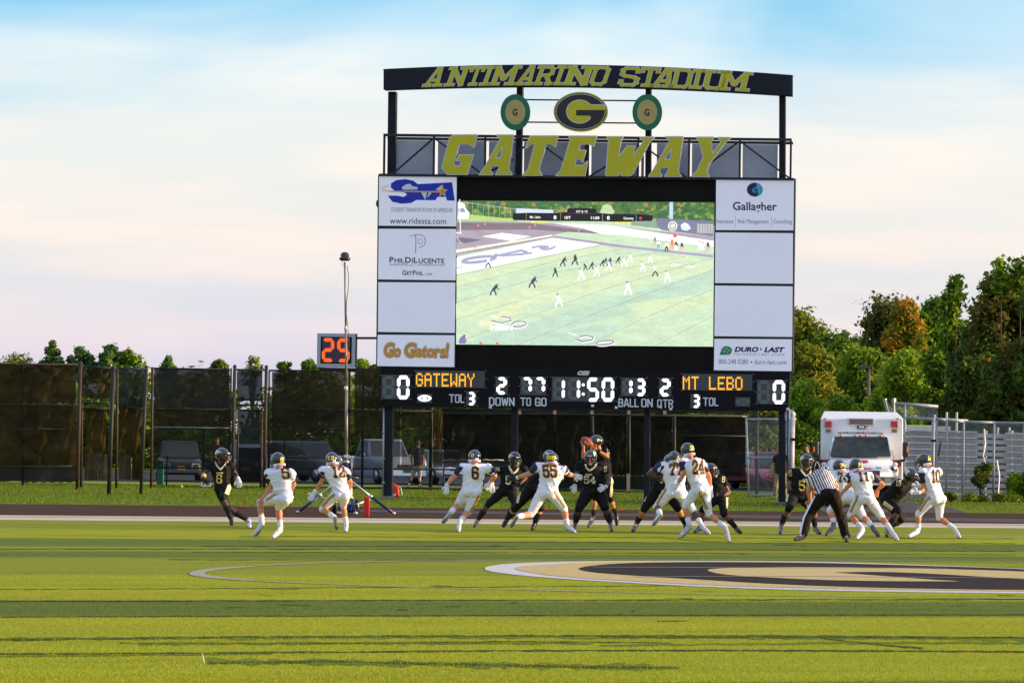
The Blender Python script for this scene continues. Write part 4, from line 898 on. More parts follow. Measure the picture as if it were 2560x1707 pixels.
yn([(1950 + 40 * math.cos(a), 642 + 9 * math.sin(a)) for a in [math.tau * i / 14 for i in range(15)]], 1.2); yn([(2085 + 45 * math.cos(a), 660 + 8 * math.sin(a)) for a in [math.tau * i / 14 for i in range(15)]], 1.0)
vt('HSSN', 318, 515, 1232, 42, (1, 1, 1), .06)
# players in the picture
def vman(x, y, h, body, legs, head=(.12, .10, .14), lean=0, sp=.22):
    h *= .88
    vl([(x + lean * h, y - h * .78), (x, y - h * .48)], h * .28061 * .27, body)
    vl([(x, y - h * .48), (x - sp * h, y - h * .24), (x - sp * h * 1.3, y)], h * .28061 * .13, legs); vl([(x, y - h * .48), (x + sp * h * .7, y - h * .22), (x + sp * h, y)], h * .28061 * .13, legs)
    vl([(x + lean * h * .8, y - h * .72), (x + (lean + .2) * h, y - h * .5)], h * .28061 * .09, body)
    r = h * .10; vp([(x + (lean * 1.25) * h + r * math.cos(a), y - h * .9 + r * math.sin(a)) for a in [math.tau * i / 9 for i in range(9)]], head)
DK_ = (.06, .06, .09); WH_ = (1.0, .98, 1.0)
for x, y, h, ln in ((345, 918, 112, .25), (690, 852, 112, .2), (895, 755, 92, -.05), (962, 662, 92, .2), (1070, 650, 105, 0), (1165, 700, 70, -.2), (1215, 690, 75, .15), (1310, 665, 70, .2), (1375, 660, 85, .1), (1450, 640, 70, .2), (1340, 640, 60, .1)): vman(x, y, h, DK_, DK_, (.2, .2, .25), ln)
for x, y, h, ln in ((1130, 780, 110, -.15), (1265, 750, 100, -.1), (1375, 695, 90, -.1), (1510, 660, 90, -.15), (1560, 625, 85, 0), (1675, 705, 95, -.15), (1740, 635, 80, -.1), (1545, 910, 130, -.1), (1895, 798, 110, -.15), (930, 1020, 130, -.12)): vman(x, y, h, WH_, WH_, (.35, .3, .4), ln)
vman(300, 675, 95, WH_, DK_, (.9, .9, .9)); vman(1785, 752, 100, (.7, .75, .75), DK_, (.8, .8, .8), -.1)
for x, y, h, b_, l_ in ((1778, 480, 85, (.15, .25, .55), (.7, .4, .3)), (1812, 500, 75, WH_, (.2, .25, .5)), (1885, 530, 100, WH_, DK_), (1932, 515, 105, (.85, .2, .12), (.9, .3, .2)), (1968, 520, 90, DK_, WH_), (2018, 530, 90, DK_, (.7, .5, .4)), (2178, 520, 95, WH_, WH_), (2205, 520, 85, (.8, .7, .7), WH_), (2250, 530, 95, DK_, (.7, .4, .4))): vman(x, y, h, b_, l_, (.5, .35, .35), 0, .12)
vp([(1958 + 18 * math.cos(a), 395 + 18 * math.sin(a)) for a in [math.tau * i / 12 for i in range(12)]], (.9, .12, .1))
for x, y in ((185, 498), (869, 403), (1268, 453), (210, 305), (270, 293), (665, 320), (1105, 352), (715, 300)): vp([(x - 7, y - 9), (x + 7, y - 9), (x + 7, y + 9), (x - 7, y + 9)], (.9, .25, .22))
for x in (230, 378): vp([(x + 13 * math.cos(a), 1350 + 10 * math.sin(a)) for a in [math.tau * i / 10 for i in range(10)]], (.85, .08, .08))
vp([(38, 1352), (42, 1310), (60, 1290), (95, 1300), (108, 1330), (92, 1352)], (.20, .18, .45)); vp([(65, 1295), (75, 1275), (92, 1272), (100, 1290), (88, 1302)], (.30, .12, .12))
vl([(45, 75), (52, 370)], 2.0, (.97, .97, 1)); vl([(15, 370), (60, 372)], 2, (.97, .97, 1)); vl([(20, 400), (45, 450), (70, 462)], 1.2, (.8, .82, .9))
# score graphic
vp(smooth([(515, 215), (525, 190), (1000, 195), (1000, 160), (1015, 150), (1240, 152), (1258, 165), (1258, 200), (1755, 205), (1762, 240), (1750, 272), (530, 262), (515, 245)], 1), (.015, .012, .018))
vl([(1000, 198), (1258, 203)], .6, (.35, .02, .04)); vt('1ST & 10', 1080, 1180, 190, 20, (.9, .9, .92)); vt('Mt. Lebo', 668, 765, 240, 22, (.85, .85, .85)); vt('0', 880, 905, 248, 32, (1, 1, 1), .04); vt('1ST', 978, 1032, 246, 24, (.95, .95, .95), .03)
vt('11:50', 1212, 1286, 248, 24, (.95, .95, .95), .03); vt('0', 1354, 1378, 252, 32, (1, 1, 1), .04); vt('Gateway', 1500, 1592, 250, 22, (.85, .85, .85)); vp([(1652 + 12 * math.cos(a), 240 + 13 * math.sin(a)) for a in [math.tau * i / 12 for i in range(12)]], (.85, .05, .06))
vl([(940, 196), (945, 230), (938, 262)], .5, (.6, .65, .1)); vl([(640, 196), (635, 230), (642, 262)], .5, (.6, .65, .1)); vl([(1316, 204), (1312, 235), (1318, 268)], .5, (.8, .8, .8)); vl([(1610, 208), (1618, 238), (1610, 270)], .5, (.7, .7, .7))
for x in (680, 730, 778, 1425, 1475, 1522): vp([(x, 266 + (x - 680) * .008), (x + 40, 266 + (x - 680) * .008), (x + 38, 282 + (x - 680) * .008), (x + 2, 282 + (x - 680) * .008)], (.85, .80, .06))
me = bpy.data.meshes.new('screen_picture'); me.from_pydata([tuple(p_) for p_ in VV], [], VF); me.update()
a_ = me.attributes.new('col', 'FLOAT_COLOR', 'FACE'); a_.data.foreach_set('color', np.array([(*c, 1) for c in VC], np.float32).ravel())
def screen_mat():
    m = mat_attr('video_pixels', .5, .78); nt = m.node_tree; N, L = nt.nodes, nt.links; b = N['Principled BSDF']
    at_ = [x for x in N if x.type == 'ATTRIBUTE'][0]; tc = N.new('ShaderNodeTexCoord'); nz = N.new('ShaderNodeTexNoise'); nz.inputs['Scale'].default_value = 2.5; nz.inputs['Detail'].default_value = 6; nz.inputs['Roughness'].default_value = .75
    mp = N.new('ShaderNodeMapping'); mp.inputs['Scale'].default_value = (.6, 1, 2.2); L.new(tc.outputs['Object'], mp.inputs[0]); L.new(mp.outputs[0], nz.inputs['Vector'])
    r = N.new('ShaderNodeMapRange'); r.inputs['From Min'].default_value = .3; r.inputs['From Max'].default_value = .7; r.inputs['To Min'].default_value = .86; r.inputs['To Max'].default_value = 1.12; L.new(nz.outputs['Fac'], r.inputs['Value'])
    v = N.new('ShaderNodeVectorMath'); v.operation = 'SCALE'; L.new(at_.outputs['Color'], v.inputs[0]); L.new(r.outputs[0], v.inputs['Scale']); wv = N.new('ShaderNodeTexNoise'); wv.inputs['Scale'].default_value = 60; wv.inputs['Detail'].default_value = 1; L.new(tc.outputs['Object'], wv.inputs['Vector'])
    r4 = N.new('ShaderNodeMapRange'); r4.inputs['From Min'].default_value = .3; r4.inputs['From Max'].default_value = .7; r4.inputs['To Min'].default_value = .82; r4.inputs['To Max'].default_value = 1.15; L.new(wv.outputs['Fac'], r4.inputs['Value'])
    v2 = N.new('ShaderNodeVectorMath'); v2.operation = 'SCALE'; L.new(v.outputs[0], v2.inputs[0]); L.new(r4.outputs[0], v2.inputs['Scale']); L.new(v2.outputs[0], b.inputs['Emission Color'])
    return m
me.materials.append(screen_mat()); link('screen_picture', me, scr)
# ================================================================== FENCES
M_FP = mat('fence_post_rust', (.022, .014, .011), .7, .0, var=.5, scale=6, var2=(.06, .030, .015))
M_FD = mat('fence_dark_rail', (.020, .020, .020), .6, .2, var=.3)
M_GALV = mat('galvanised_pipe', (.36, .37, .43), .55, .25, var=.2, scale=5)
def screen_cloth(name, c1, c2, see, tr=.25):
    """woven windscreen: cloth that lets part of what stands behind it show"""
    m = bpy.data.materials.new(name); m.use_nodes = True; nt = m.node_tree; N, L = nt.nodes, nt.links
    b = N['Principled BSDF']; out = [x for x in N if x.type == 'OUTPUT_MATERIAL'][0]; b.inputs['Roughness'].default_value = 1; b.inputs['Specular IOR Level'].default_value = 0.02
    tc = N.new('ShaderNodeTexCoord'); nz = N.new('ShaderNodeTexNoise'); nz.inputs['Scale'].default_value = .9; nz.inputs['Detail'].default_value = 7; nz.inputs['Roughness'].default_value = .65; nz.inputs['Distortion'].default_value = .8
    mp = N.new('ShaderNodeMapping'); mp.inputs['Scale'].default_value = (1, 1, 1.6); L.new(tc.outputs['Object'], mp.inputs[0]); L.new(mp.outputs[0], nz.inputs['Vector'])
    mr = N.new('ShaderNodeMapRange'); mr.inputs['From Min'].default_value = .33; mr.inputs['From Max'].default_value = .7; L.new(nz.outputs['Fac'], mr.inputs['Value'])
    mx = N.new('ShaderNodeMix'); mx.data_type = 'RGBA'; L.new(mr.outputs[0], mx.inputs['Factor']); mx.inputs['A'].default_value = (*c1, 1); mx.inputs['B'].default_value = (*c2, 1); L.new(mx.outputs['Result'], b.inputs['Base Color'])
    fn = N.new('ShaderNodeTexNoise'); fn.inputs['Scale'].default_value = 30; fn.inputs['Detail'].default_value = 2; L.new(tc.outputs['Object'], fn.inputs['Vector'])
    bp = N.new('ShaderNodeBump'); bp.inputs['Strength'].default_value = .5; bp.inputs['Distance'].default_value = .03; L.new(fn.outputs['Fac'], bp.inputs['Height']); L.new(bp.outputs[0], b.inputs['Normal'])
    tl = N.new('ShaderNodeBsdfTranslucent'); L.new(mx.outputs['Result'], tl.inputs[0]); m1 = N.new('ShaderNodeMixShader'); m1.inputs[0].default_value = tr; L.new(b.outputs[0], m1.inputs[1]); L.new(tl.outputs[0], m1.inputs[2])
    tp = N.new('ShaderNodeBsdfTransparent'); m2 = N.new('ShaderNodeMixShader')
    sr = N.new('ShaderNodeMapRange'); sr.inputs['To Min'].default_value = see * .7; sr.inputs['To Max'].default_value = see * 1.3; L.new(nz.outputs['Fac'], sr.inputs['Value']); L.new(sr.outputs[0], m2.inputs[0])
    L.new(m1.outputs[0], m2.inputs[1]); L.new(tp.outputs[0], m2.inputs[2]); L.new(m2.outputs[0], out.inputs[0])
    return m
C_BROWN = screen_cloth('windscreen_brown', (.024, .015, .005), (.090, .058, .018), .02)
C_GREY = screen_cloth('windscreen_grey', (.026, .023, .020), (.056, .048, .040), .05)
C_OLIVE = screen_cloth('windscreen_olive', (.018, .013, .006), (.070, .050, .020), .07)
C_GREEN = screen_cloth('windscreen_green', (.018, .024, .017), (.058, .070, .056), .07)
C_THIN = screen_cloth('windscreen_thin', (.018, .015, .008), (.060, .048, .022), .34)
C_BLACK = screen_cloth('windscreen_black', (.011, .009, .008), (.026, .021, .017), .03)

def cloth_panel(name, x0, y0, x1, y1, Y0, Y1, m, parent, sag=.03, nx=24, nz=14):
    """hanging cloth between image x0..x1, y0..y1 on the vertical plane from depth Y0 to Y1"""
    V = []; ph = random.uniform(0, 9)
    for j in range(nz + 1):
        for i in range(nx + 1):
            u, v = i / nx, j / nz; x = x0 + (x1 - x0) * u; Y = Y0 + (Y1 - Y0) * u
            edge = (1 if j in (0, nz) else 0) * math.sin(u * 38 + ph) * 1.2
            p = at(x, y0 + (y1 - y0) * v + edge, Y); f = sag * (math.sin(u * 11 + ph + v * 2) * .7 + math.sin(u * 31 + v * 9 + ph) * .35 + math.sin(v * 13 - u * 7) * .4 + .8 * math.sin((u + v) * 17 + ph * 2) * (1 - v))
            V.append((p.x, p.y + f, p.z))
    Fc = [(j * (nx + 1) + i, j * (nx + 1) + i + 1, (j + 1) * (nx + 1) + i + 1, (j + 1) * (nx + 1) + i) for j in range(nz) for i in range(nx)]
    mb = MB(); mb.add(V, Fc); return mb.build(name, m, parent, True, fix=False)
def fpost(x, y0, x2, y1, Y, r, m, parent, name='post'):
    a = at(x, y0, Y); b = at(x2, y1, Y); b.z = min(b.z, -.02); mb = MB(); mb.tube(a, Vector((b.x, b.y, b.z)), r, r, 10); mb.ball(a, r * 1.15, 8, 6); return mb.build(name, m, parent, True)
def frail(x0, y0, Y0, x1, y1, Y1, r, m, parent, name='rail'):
    mb = MB(); mb.tube(at(x0, y0, Y0), at(x1, y1, Y1), r, r, 8); return mb.build(name, m, parent, True)
def chain_link(name, x0, y0a, y0b, x1, y1a, y1b, Y0, Y1, parent, pitch=.075, r=.0028, m=None):
    """woven wire: two sets of thin diagonal wires between a top line (y0a..y1a) and a bottom line (y0b..y1b)"""
    A = at(x0, y0a, Y0); Bq = at(x1, y1a, Y1); C = at(x1, y1b, Y1); D = at(x0, y0b, Y0); U = (Bq - A); Lh = math.hypot(U.x, U.y); H = ((A.z - D.z) + (Bq.z - C.z)) / 2
    mb = MB(); n = int((Lh + H) / pitch)
    for s_ in (0, 1):
        for k in range(n + 1):
            c = k * pitch; u0 = max(0, c - H); h0 = max(0, c - (u0)) if c <= H else H
            # wire along u - h = const
            ua, ha = (0, c) if c <= H else (c - H, H); ub, hb = (c, 0) if c <= Lh else (Lh, c - Lh)
            if s_: ua, ub = Lh - ua, Lh - ub
            def P(u, h):
                t = u / Lh; bt = D + (C - D) * t; tp_ = A + (Bq - A) * t; return bt + (tp_ - bt) * (h / H)
            a, b = P(ua, ha), P(ub, hb); d = (b - a)
            if d.length < .02: continue
            oy = .004 if s_ else -.004; a = a + Vector((0, oy, 0)); b = b + Vector((0, oy, 0)); n_ = Vector((-d.z, 0, d.x)).normalized() * r; q = Vector((0, r * 1.7, 0))
            mb.add([a + n_, a - n_, a + q, b + n_, b - n_, b + q], [(0, 1, 4, 3), (1, 2, 5, 4), (2, 0, 3, 5)])
    o = mb.build(name, m or M_GALV, parent, fix=False); o['kind'] = 'stuff'; return o

# far left run
YA = 142
fA = empty('windscreen_fence', gnd(100, 1212), 'tall fence with brown patched windscreen cloth at the far left edge of the field', 'fence')
for x0, x1, y0, y1 in ((-260, 56, 912, 1203), (59, 190, 911, 1205)):
    cloth_panel('windscreen', x0, y0, x1, y0 + 96 if x0 > 0 else y0 + 98, YA, YA, C_BROWN, fA, .05); cloth_panel('windscreen', x0, y0 + 97, x1, 1164, YA, YA, C_BROWN, fA, .05); cloth_panel('windscreen', x0, 1166, x1, y1, YA, YA, C_GREY, fA, .03, nz=4)
for x in (-240, -90, 57): fpost(x, 905, x, 1213, YA + .12, .045, M_FD, fA)
frail(-270, 909, YA, 197, 911, YA, .035, M_FD, fA); frail(-270, 1009, YA - .05, 197, 1011, YA - .05, .03, M_FD, fA); frail(-270, 1164.5, YA - .05, 180, 1165, YA - .05, .03, M_FD, fA); frail(-270, 1070, YA - .02, 195, 1072, YA - .02, .02, M_FD, fA)
chain_link('chain_link', -260, 911, 1212, 195, 911, 1212, YA - .1, YA - .1, fA, .11, .002, M_FD)
fpost(201, 908, 193, 1224, 134, .065, M_FP, fA)
# bay with the narrow gate, standing nearer
YB = 124
fB = empty('windscreen_gate_bay', gnd(275, 1243), 'rusty gate bay with stained brown cloth and crooked dark posts on the left', 'fence')
fpost(206, 915, 203, 1215, 136, .05, M_FP, fB); fpost(283, 920, 272, 1244, 120, .065, M_FD, fB); fpost(293, 925, 291, 1212, 137, .05, M_FP, fB); fpost(366, 918, 352, 1236, 123, .055, M_FD, fB); fpost(381, 921, 378, 1216, 140, .05, M_FP, fB)
cloth_panel('windscreen', 209, 922, 281, 996, 136, 136, C_OLIVE, fB, .08); cloth_panel('windscreen', 213, 1022, 264, 1131, 136, 136, C_BROWN, fB, .03); cloth_panel('windscreen', 211, 1133, 243, 1200, 136, 136, screen_cloth('dusty_cloth', (.05, .035, .02), (.11, .08, .055), .05), fB, .02, 8, 6); cloth_panel('windscreen', 244, 1134, 268, 1198, 136, 136, MC.get('x') or bpy.data.materials['dusty_cloth'], fB, .02, 8, 6)
cloth_panel('windscreen', 297, 923, 364, 1018, 138, 138, C_GREEN, fB, .06); cloth_panel('windscreen', 297, 1020, 362, 1134, 138, 138, C_BROWN, fB, .05); cloth_panel('windscreen', 297, 1135, 328, 1198, 138, 138, bpy.data.materials['dusty_cloth'], fB, .02, 8, 6); cloth_panel('windscreen', 330, 1128, 355, 1199, 138, 138, C_BROWN, fB, .02, 8, 6)
frail(203, 916, 136, 283, 921, 136, .04, M_FD, fB); frail(283, 921, 120, 366, 921, 123, .035, M_FD, fB); frail(208, 1007, 136, 282, 1007, 136, .035, M_FD, fB); frail(212, 1021, 136, 268, 1021, 136, .05, M_FD, fB); frail(298, 1018, 138, 360, 1020, 138, .035, M_FD, fB)
chain_link('chain_link', 205, 918, 1205, 283, 921, 1205, 136.2, 136.2, fB, .11, .002, M_FD); chain_link('chain_link', 292, 922, 1210, 366, 920, 1208, 138.2, 138.2, fB, .11, .002, M_FD)
# main run behind the scoreboard
YC = 146.0
def fenceY(x): return YC - (x - 380) * .0035
fC = empty('windscreen_fence', gnd(520, 1219), 'dark windscreen fence bay in front of the black parked car', 'fence')
cloth_panel('windscreen', 385, 922, 574, 1020, YC, YC, C_GREY, fC, .03); cloth_panel('windscreen', 384, 1024, 574, 1066, YC, YC, C_OLIVE, fC, .03); cloth_panel('windscreen', 384, 1069, 574, 1168, YC, YC, C_THIN, fC, .03)
frail(384, 920.5, YC, 580, 924, YC, .035, M_FD, fC); frail(385, 1023, YC, 577, 1024, YC, .035, M_FD, fC); frail(384, 1067, YC - .05, 580, 1069.5, YC - .05, .022, M_GALV, fC); frail(380, 1169, YC, 580, 1170, YC, .035, M_FD, fC); frail(372, 1216.5, YC, 620, 1218, YC, .05, M_FD, fC)
fpost(578, 922, 573, 1217, YC + .1, .03, M_FD, fC); fpost(510, 1020, 507, 1217, YC + .1, .045, M_FD, fC); fpost(418, 1140, 416, 1216, YC + .1, .03, M_FD, fC)
frail(410, 1141.5, YC + .3, 575, 1143, YC + .3, .03, M_GALV, fC)
chain_link('chain_link', 382, 921, 1217, 582, 924, 1218, YC - .1, YC - .1, fC, .085, .0022, M_FD)
fpost(587, 916, 580, 1221, YC - .3, .062, M_FP, fC)
fG = empty('screened_gate', gnd(625, 1220), 'narrow screened gate between two tall rusty posts', 'gate')
cloth_panel('windscreen', 592, 927, 656, 999, YC, YC, C_GREEN, fG, .04); cloth_panel('windscreen', 596, 1026, 650, 1110, YC, YC, C_GREEN, fG, .03); cloth_panel('windscreen', 595, 1122, 652, 1204, YC, YC, C_BLACK, fG, .02)
for a, b in (((590, 924), (660, 925)), ((591, 999), (658, 1000)), ((590, 1012), (660, 1013)), ((594, 1025), (653, 1026)), ((592, 1120), (655, 1121)), ((590, 1217), (655, 1219))): frail(*a, YC, *b, YC, .035, M_FD, fG)
fpost(597, 1018, 592, 1218, YC - .1, .035, M_FD, fG); fpost(655, 1022, 652, 1218, YC - .1, .045, M_FP, fG)
chain_link('chain_link', 588, 924, 1217, 662, 925, 1218, YC - .05, YC - .05, fG, .085, .0022, M_FD); fpost(666, 917, 660, 1222, YC - .3, .062, M_FP, fG)
mb = MB(); mb.box(tuple(at(592, 1035, YC - .2)), (.08, .05, .35)); mb.build('latch', M_GALV, fG)
fD = empty('windscreen_fence', gnd(800, 1219), 'wide brown windscreen fence bay behind the camera mast', 'fence')
for x0, x1, m_ in ((680, 866, C_OLIVE), (886, 1000, C_OLIVE), (1004, 1078, C_OLIVE)):
    cloth_panel('windscreen', x0, 929, x1, 1022, YC, YC, m_, fD, .05); cloth_panel('windscreen', x0, 1027, x1, 1069, YC, YC, m_, fD, .03); cloth_panel('windscreen', x0, 1071, x1, 1169, YC, YC, C_THIN, fD, .03)
frail(672, 926, YC, 1082, 929, YC, .035, M_FD, fD); frail(676, 1023, YC, 1082, 1028, YC, .035, M_FD, fD); frail(676, 1068, YC - .03, 880, 1070, YC - .03, .022, M_FD, fD); frail(672, 1170, YC, 1175, 1173, YC, .035, M_FD, fD); frail(668, 1219, YC, 1175, 1220, YC, .045, M_FD, fD); frail(720, 1141, YC + .2, 870, 1143, YC + .2, .03, M_GALV, fD); frail(1130, 1148, YC + .2, 1260, 1150, YC + .2, .03, M_GALV, fD)
for x, r_, m_ in ((673, .03, M_FD), (713, .03, M_FD), (874, .04, M_FD), (908, .05, M_FD), (1079, .07, M_FD), (1110, .03, M_FD)): fpost(x, 930 if x != 1110 else 1170, x - 3, 1221, YC + .1, r_, m_, fD)
chain_link('chain_link', 672, 927, 1219, 1110, 930, 1221, YC - .1, YC - .1, fD, .085, .0022, M_FD)
fE = empty('black_windscreen_fence', gnd(1450, 1226), 'solid black windscreen wall with wooden stakes under the scoreboard', 'fence')
cloth_panel('windscreen', 1082, 1026, 1107, 1168, YC, YC, screen_cloth('tan_cloth', (.05, .03, .008), (.13, .085, .025), .1), fE, .03)
YE = YC - .8
for x0, x1, y1 in ((1108, 1285, 1148), (1287, 1384, 1188), (1388, 1476, 1188), (1486, 1566, 1188), (1577, 1680, 1188)): cloth_panel('windscreen', x0, 1034, x1, y1, YE, YE, C_BLACK, fE, .06)
cloth_panel('windscreen', 1108, 1020, 1872, 1033, YE, YE, C_GREY, fE, .06, 60, 4); cloth_panel('windscreen', 1690, 1042, 1864, 1088, YE, YE, C_BLACK, fE, .02); cloth_panel('windscreen', 1690, 1090, 1864, 1190, YE, YE, C_BLACK, fE, .02)
cloth_panel('windscreen', 1287, 1190, 1690, 1224, YE + .2, YE + .2, C_GREEN if False else screen_cloth('dark_green_cloth', (.008, .012, .007), (.02, .03, .015), .05), fE, .03, 40, 4)
cloth_panel('windscreen', 1108, 1150, 1285, 1168, YE, YE, C_GREY, fE, .03, 20, 3)
M_WOOD = mat('stake_wood', (.42, .28, .22), .8, var=.2, scale=8, stretch=(1, 1, .1))
for x in (1299, 1387, 1480, 1572, 1662): 
    mb = MB(); q = [at(x - 4, 1026, YE - .15), at(x + 4, 1026, YE - .15), at(x + 4, 1035.5, YE - .15), at(x - 4, 1035.5, YE - .15)]; mb.prism(q, (0, .08, 0)); mb.build('stake', M_WOOD, fE)
for x in (1293, 1571, 1387): 
    mb = MB(); q = [at(x - 4.2, 1184 if x != 1387 else 1195, YE - .15), at(x + 4.2, 1184 if x != 1387 else 1195, YE - .15), at(x + 4.2, 1228, YE - .15), at(x - 4.2, 1228, YE - .15)]; mb.prism(q, (0, .08, 0)); mb.build('stake', M_WOOD, fE)
for x in (1387, 1480, 1572, 1685): fpost(x, 1022, x, 1225, YE + .3, .07, M_FD, fE)
frail(1108, 1033, YE - .1, 1872, 1040, YE - .1, .04, M_FD, fE); frail(1690, 1088, YE - .1, 1865, 1090, YE - .1, .03, M_FD, fE); frail(1108, 1187, YE + .1, 1690, 1191, YE + .1, .03, M_FD, fE); frail(1108, 1224, YE, 1690, 1227, YE, .04, M_FD, fE)
mb = MB(); mb.prism([at(x, y, YE - .2) for x, y in ((1856, 1038), (1865, 1038.5), (1865, 1043), (1856, 1042.5))], (0, .02, 0)); mb.build('tag', M_WHITE, fE)
# silver gate beside the right leg
YG = 134
gt = empty('chain_link_gate', gnd(1930, 1236), 'open silver chain link gate beside the right leg of the scoreboard', 'gate')
for a, b in (((1865, 1048), (1990, 1047.5)), ((1868, 1144), (1982, 1143.5)), ((1873, 1238), (1990, 1236))): frail(*a, YG, *b, YG, .04, M_GALV, gt)
fpost(1866, 1048, 1872, 1238, YG, .04, M_GALV, gt); fpost(1972, 1030, 1970, 1242, YG, .09, M_GALV, gt); fpost(1980, 1036, 1976, 1242, YG + .3, .06, M_GALV, gt)
chain_link('chain_link', 1868, 1050, 1236, 1968, 1050, 1235, YG + .02, YG + .02, gt, .075, .0035)
fpost(1893, 1030, 1892, 1232, YG + 4, .06, M_FD, gt)
bigp = empty('gate_post', gnd(1978, 1246), 'thick domed silver pipe post right of the scoreboard leg', 'post')
fpost(1979, 1036, 1976, 1246, 131, .12, M_GALV, bigp); mb = MB(); mb.box(tuple(at(1978, 1098, 130.8)), (.3, .12, .1)); mb.build('latch', M_FD, bigp)

# right chain link fence with the bleachers behind it
YR = 131.5
def ry(x): return 1248 + (x - 2340) * .012
fR = empty('chain_link_fence', gnd(2450, 1250), 'silver chain link fence in front of the aluminium bleachers', 'fence')
tops = [(2336, 1046), (2368, 1050), (2410, 1054), (2486, 1056), (2640, 1059)]
for (x, y, r_) in ((2334, 1048, .06), (2342, 1052, .035), (2368, 1049, .036), (2410, 1055, .042), (2486, 1056, .042), (2561, 1058, .045), (2640, 1060, .042)): fpost(x, y, x - 3, ry(x), YR, r_, M_GALV, fR)
for (x0, y0), (x1, y1) in zip(tops[:-1], tops[1:]): frail(x0, y0, YR, x1, y1, YR, .04, M_GALV, fR)
for (x0, y0), (x1, y1) in zip(tops[:-1], tops[1:]): chain_link('chain_link', x0, y0, ry(x0) - 3, x1, y1, ry(x1) - 3, YR - .03, YR - .03, fR, .075, .003)
mb = MB(); mb.tube(at(2346, 1140, YR - .1), at(2352, 1105, YR - .1), .03); mb.box(tuple(at(2334, 1101, YR - .1)), (.16, .1, .08)); mb.build('latch', M_FD, fR)
M_ALU = mat('aluminium', (.55, .55, .60), .45, .3, var=.12, scale=3, stretch=(.2, 1, 1)); M_ALUD = mat('aluminium_riser', (.40, .39, .44), .6, .15, var=.15, scale=2, stretch=(.2, 1, 1))
bl = empty('bleachers', gnd(2450, 1243), 'weathered aluminium bleachers behind the chain link fence on the right', 'bleachers')
YL = 138.0
for k in range(11):          # benches step up and away; riser boards close the gaps
    yb = 1232 - k * 15.5; Yk = YL + k * .62; sl_ = .030
    def seg(x0, x1, y, hpx, dy, Y, nm, m_):
        mb = MB(); q = [at(x0, y + (x0 - 2400) * sl_, Y), at(x1, y + (x1 - 2400) * sl_, Y), at(x1, y + hpx + (x1 - 2400) * sl_, Y), at(x0, y + hpx + (x0 - 2400) * sl_, Y)]; mb.prism(q, (0, dy, 0)); mb.build(nm, m_, bl)
    ends = (2262, 2690)
    seg(ends[0], 2444 + (k < 6) * 8, yb, 3.2, .26, Yk, 'bench_plank', M_ALU); seg(2512 + (k % 3) * 3, ends[1], yb + .5, 3.2, .26, Yk, 'bench_plank', M_ALU)
    seg(ends[0], ends[1], yb + 4.6, 10.3, .03, Yk + .34, 'riser_board', M_ALUD)
    for x in (2280, 2390, 2420, 2530, 2600): seg(x - 1.3, x + 1.3, yb + 3.2, 12, .05, Yk + .15, 'bracket', M_ALU)
for x in (2262, 2330, 2395, 2465, 2530, 2600): 
    mb = MB(); mb.tube(at(x, 1076, YL + 7.1), Vector((at(x, 1076, YL + 7.1).x, YL + 7.1, 0)), .05); mb.build('support', M_ALU, bl)
frail(2255, 1085, YL + 7, 2700, 1098, YL + 7, .06, M_ALU, bl, 'top_rail')
for x in (2366, 2391, 2494, 2523): mb = MB(); mb.tube(at(x, 1094, YL + 7.1), at(x + 1, 1030 if x < 2400 else 1068, YL + 7.1), .04); mb.build('rail_post', M_ALU, bl)
mb = MB(); mb.loft([at(2460, 1072, YR + .4), at(2462, 1110, YR + .5), at(2458, 1140, YR + .4), at(2464, 1162, YR + .3)], [.03, .05, .02, .03], 5); mb.build('torn_tape', M_WHITE, bl); mb = MB(); mb.loft([at(2492, 1150, YR + .4), at(2498, 1190, YR + .4), at(2495, 1235, YR + .3)], [.03, .035, .03], 5); mb.build('torn_tape', M_WHITE, bl)
# raised press ramp rails behind the ambulance
rr_ = empty('viewing_platform', gnd(2280, 1236), 'raised silver railing platform behind the ambulance', 'platform')
YP = 152
frail(2236, 1008, YP, 2345, 1016, YP, .06, M_GALV, rr_); frail(2262, 1044, YP, 2420, 1052, YP, .06, M_GALV, rr_)
for a, b in (((2212, 997), (2232, 1070)), ((2235, 995), (2236, 1230))): mb = MB(); mb.tube(at(*a, YP), at(*b, YP), .08, .08, 4); mb.build('post', M_GALV, rr_)
fpost(2262, 1014, 2262, 1238, YP, .06, M_GALV, rr_); fpost(2336, 1040, 2336, 1238, YP, .06, M_GALV, rr_)
chain_link('chain_link', 2238, 1010, 1042, 2345, 1018, 1048, YP, YP, rr_, .12, .006)
# portable booths behind
bo = empty('portable_booth', at(2300, 1236, 160), 'small white booth seen between ambulance and bleachers', 'booth'); bo.location.z = 0
mb = MB(); mb.box((at(2290, 1100, 160).x, 161, 1.35), (1.7, 2, 2.7)); bevel(mb.build('wall', mat('booth_white', (.6, .58, .55), .7, var=.1), bo), .03)
bo2 = empty('blue_booth', at(2325, 1236, 158), 'blue booth with white letters beside the white booth', 'booth'); bo2.location.z = 0
q = at(2325, 1075, 158); mb = MB(); mb.box((q.x, 158.6, 1.25), (1.3, 1.2, 2.5)); bevel(mb.build('wall', mat('booth_blue', (.02, .05, .22), .6, var=.1), bo2), .03)
mb = MB(); mb.box((q.x - .05, 158.6, 2.58), (1.7, 1.5, .16)); mb.build('roof', MC['booth_white'], bo2)
def facing_text(txt, x0, x1, y, h, Y, m, parent, bold=.04, nm='lettering', flip=False, shear=0):
    V, Fc, W_ = text2d(txt, bold, shear); k = (x1 - x0) / W_; mb = MB()
    f = (lambda u: x1 - u * k) if flip else (lambda u: x0 + u * k)
    mb.add([at(f(u), y - v * h + (u * k) * .014, Y) for u, v in V], Fc); return mb.build(nm, m, parent, fix=False)
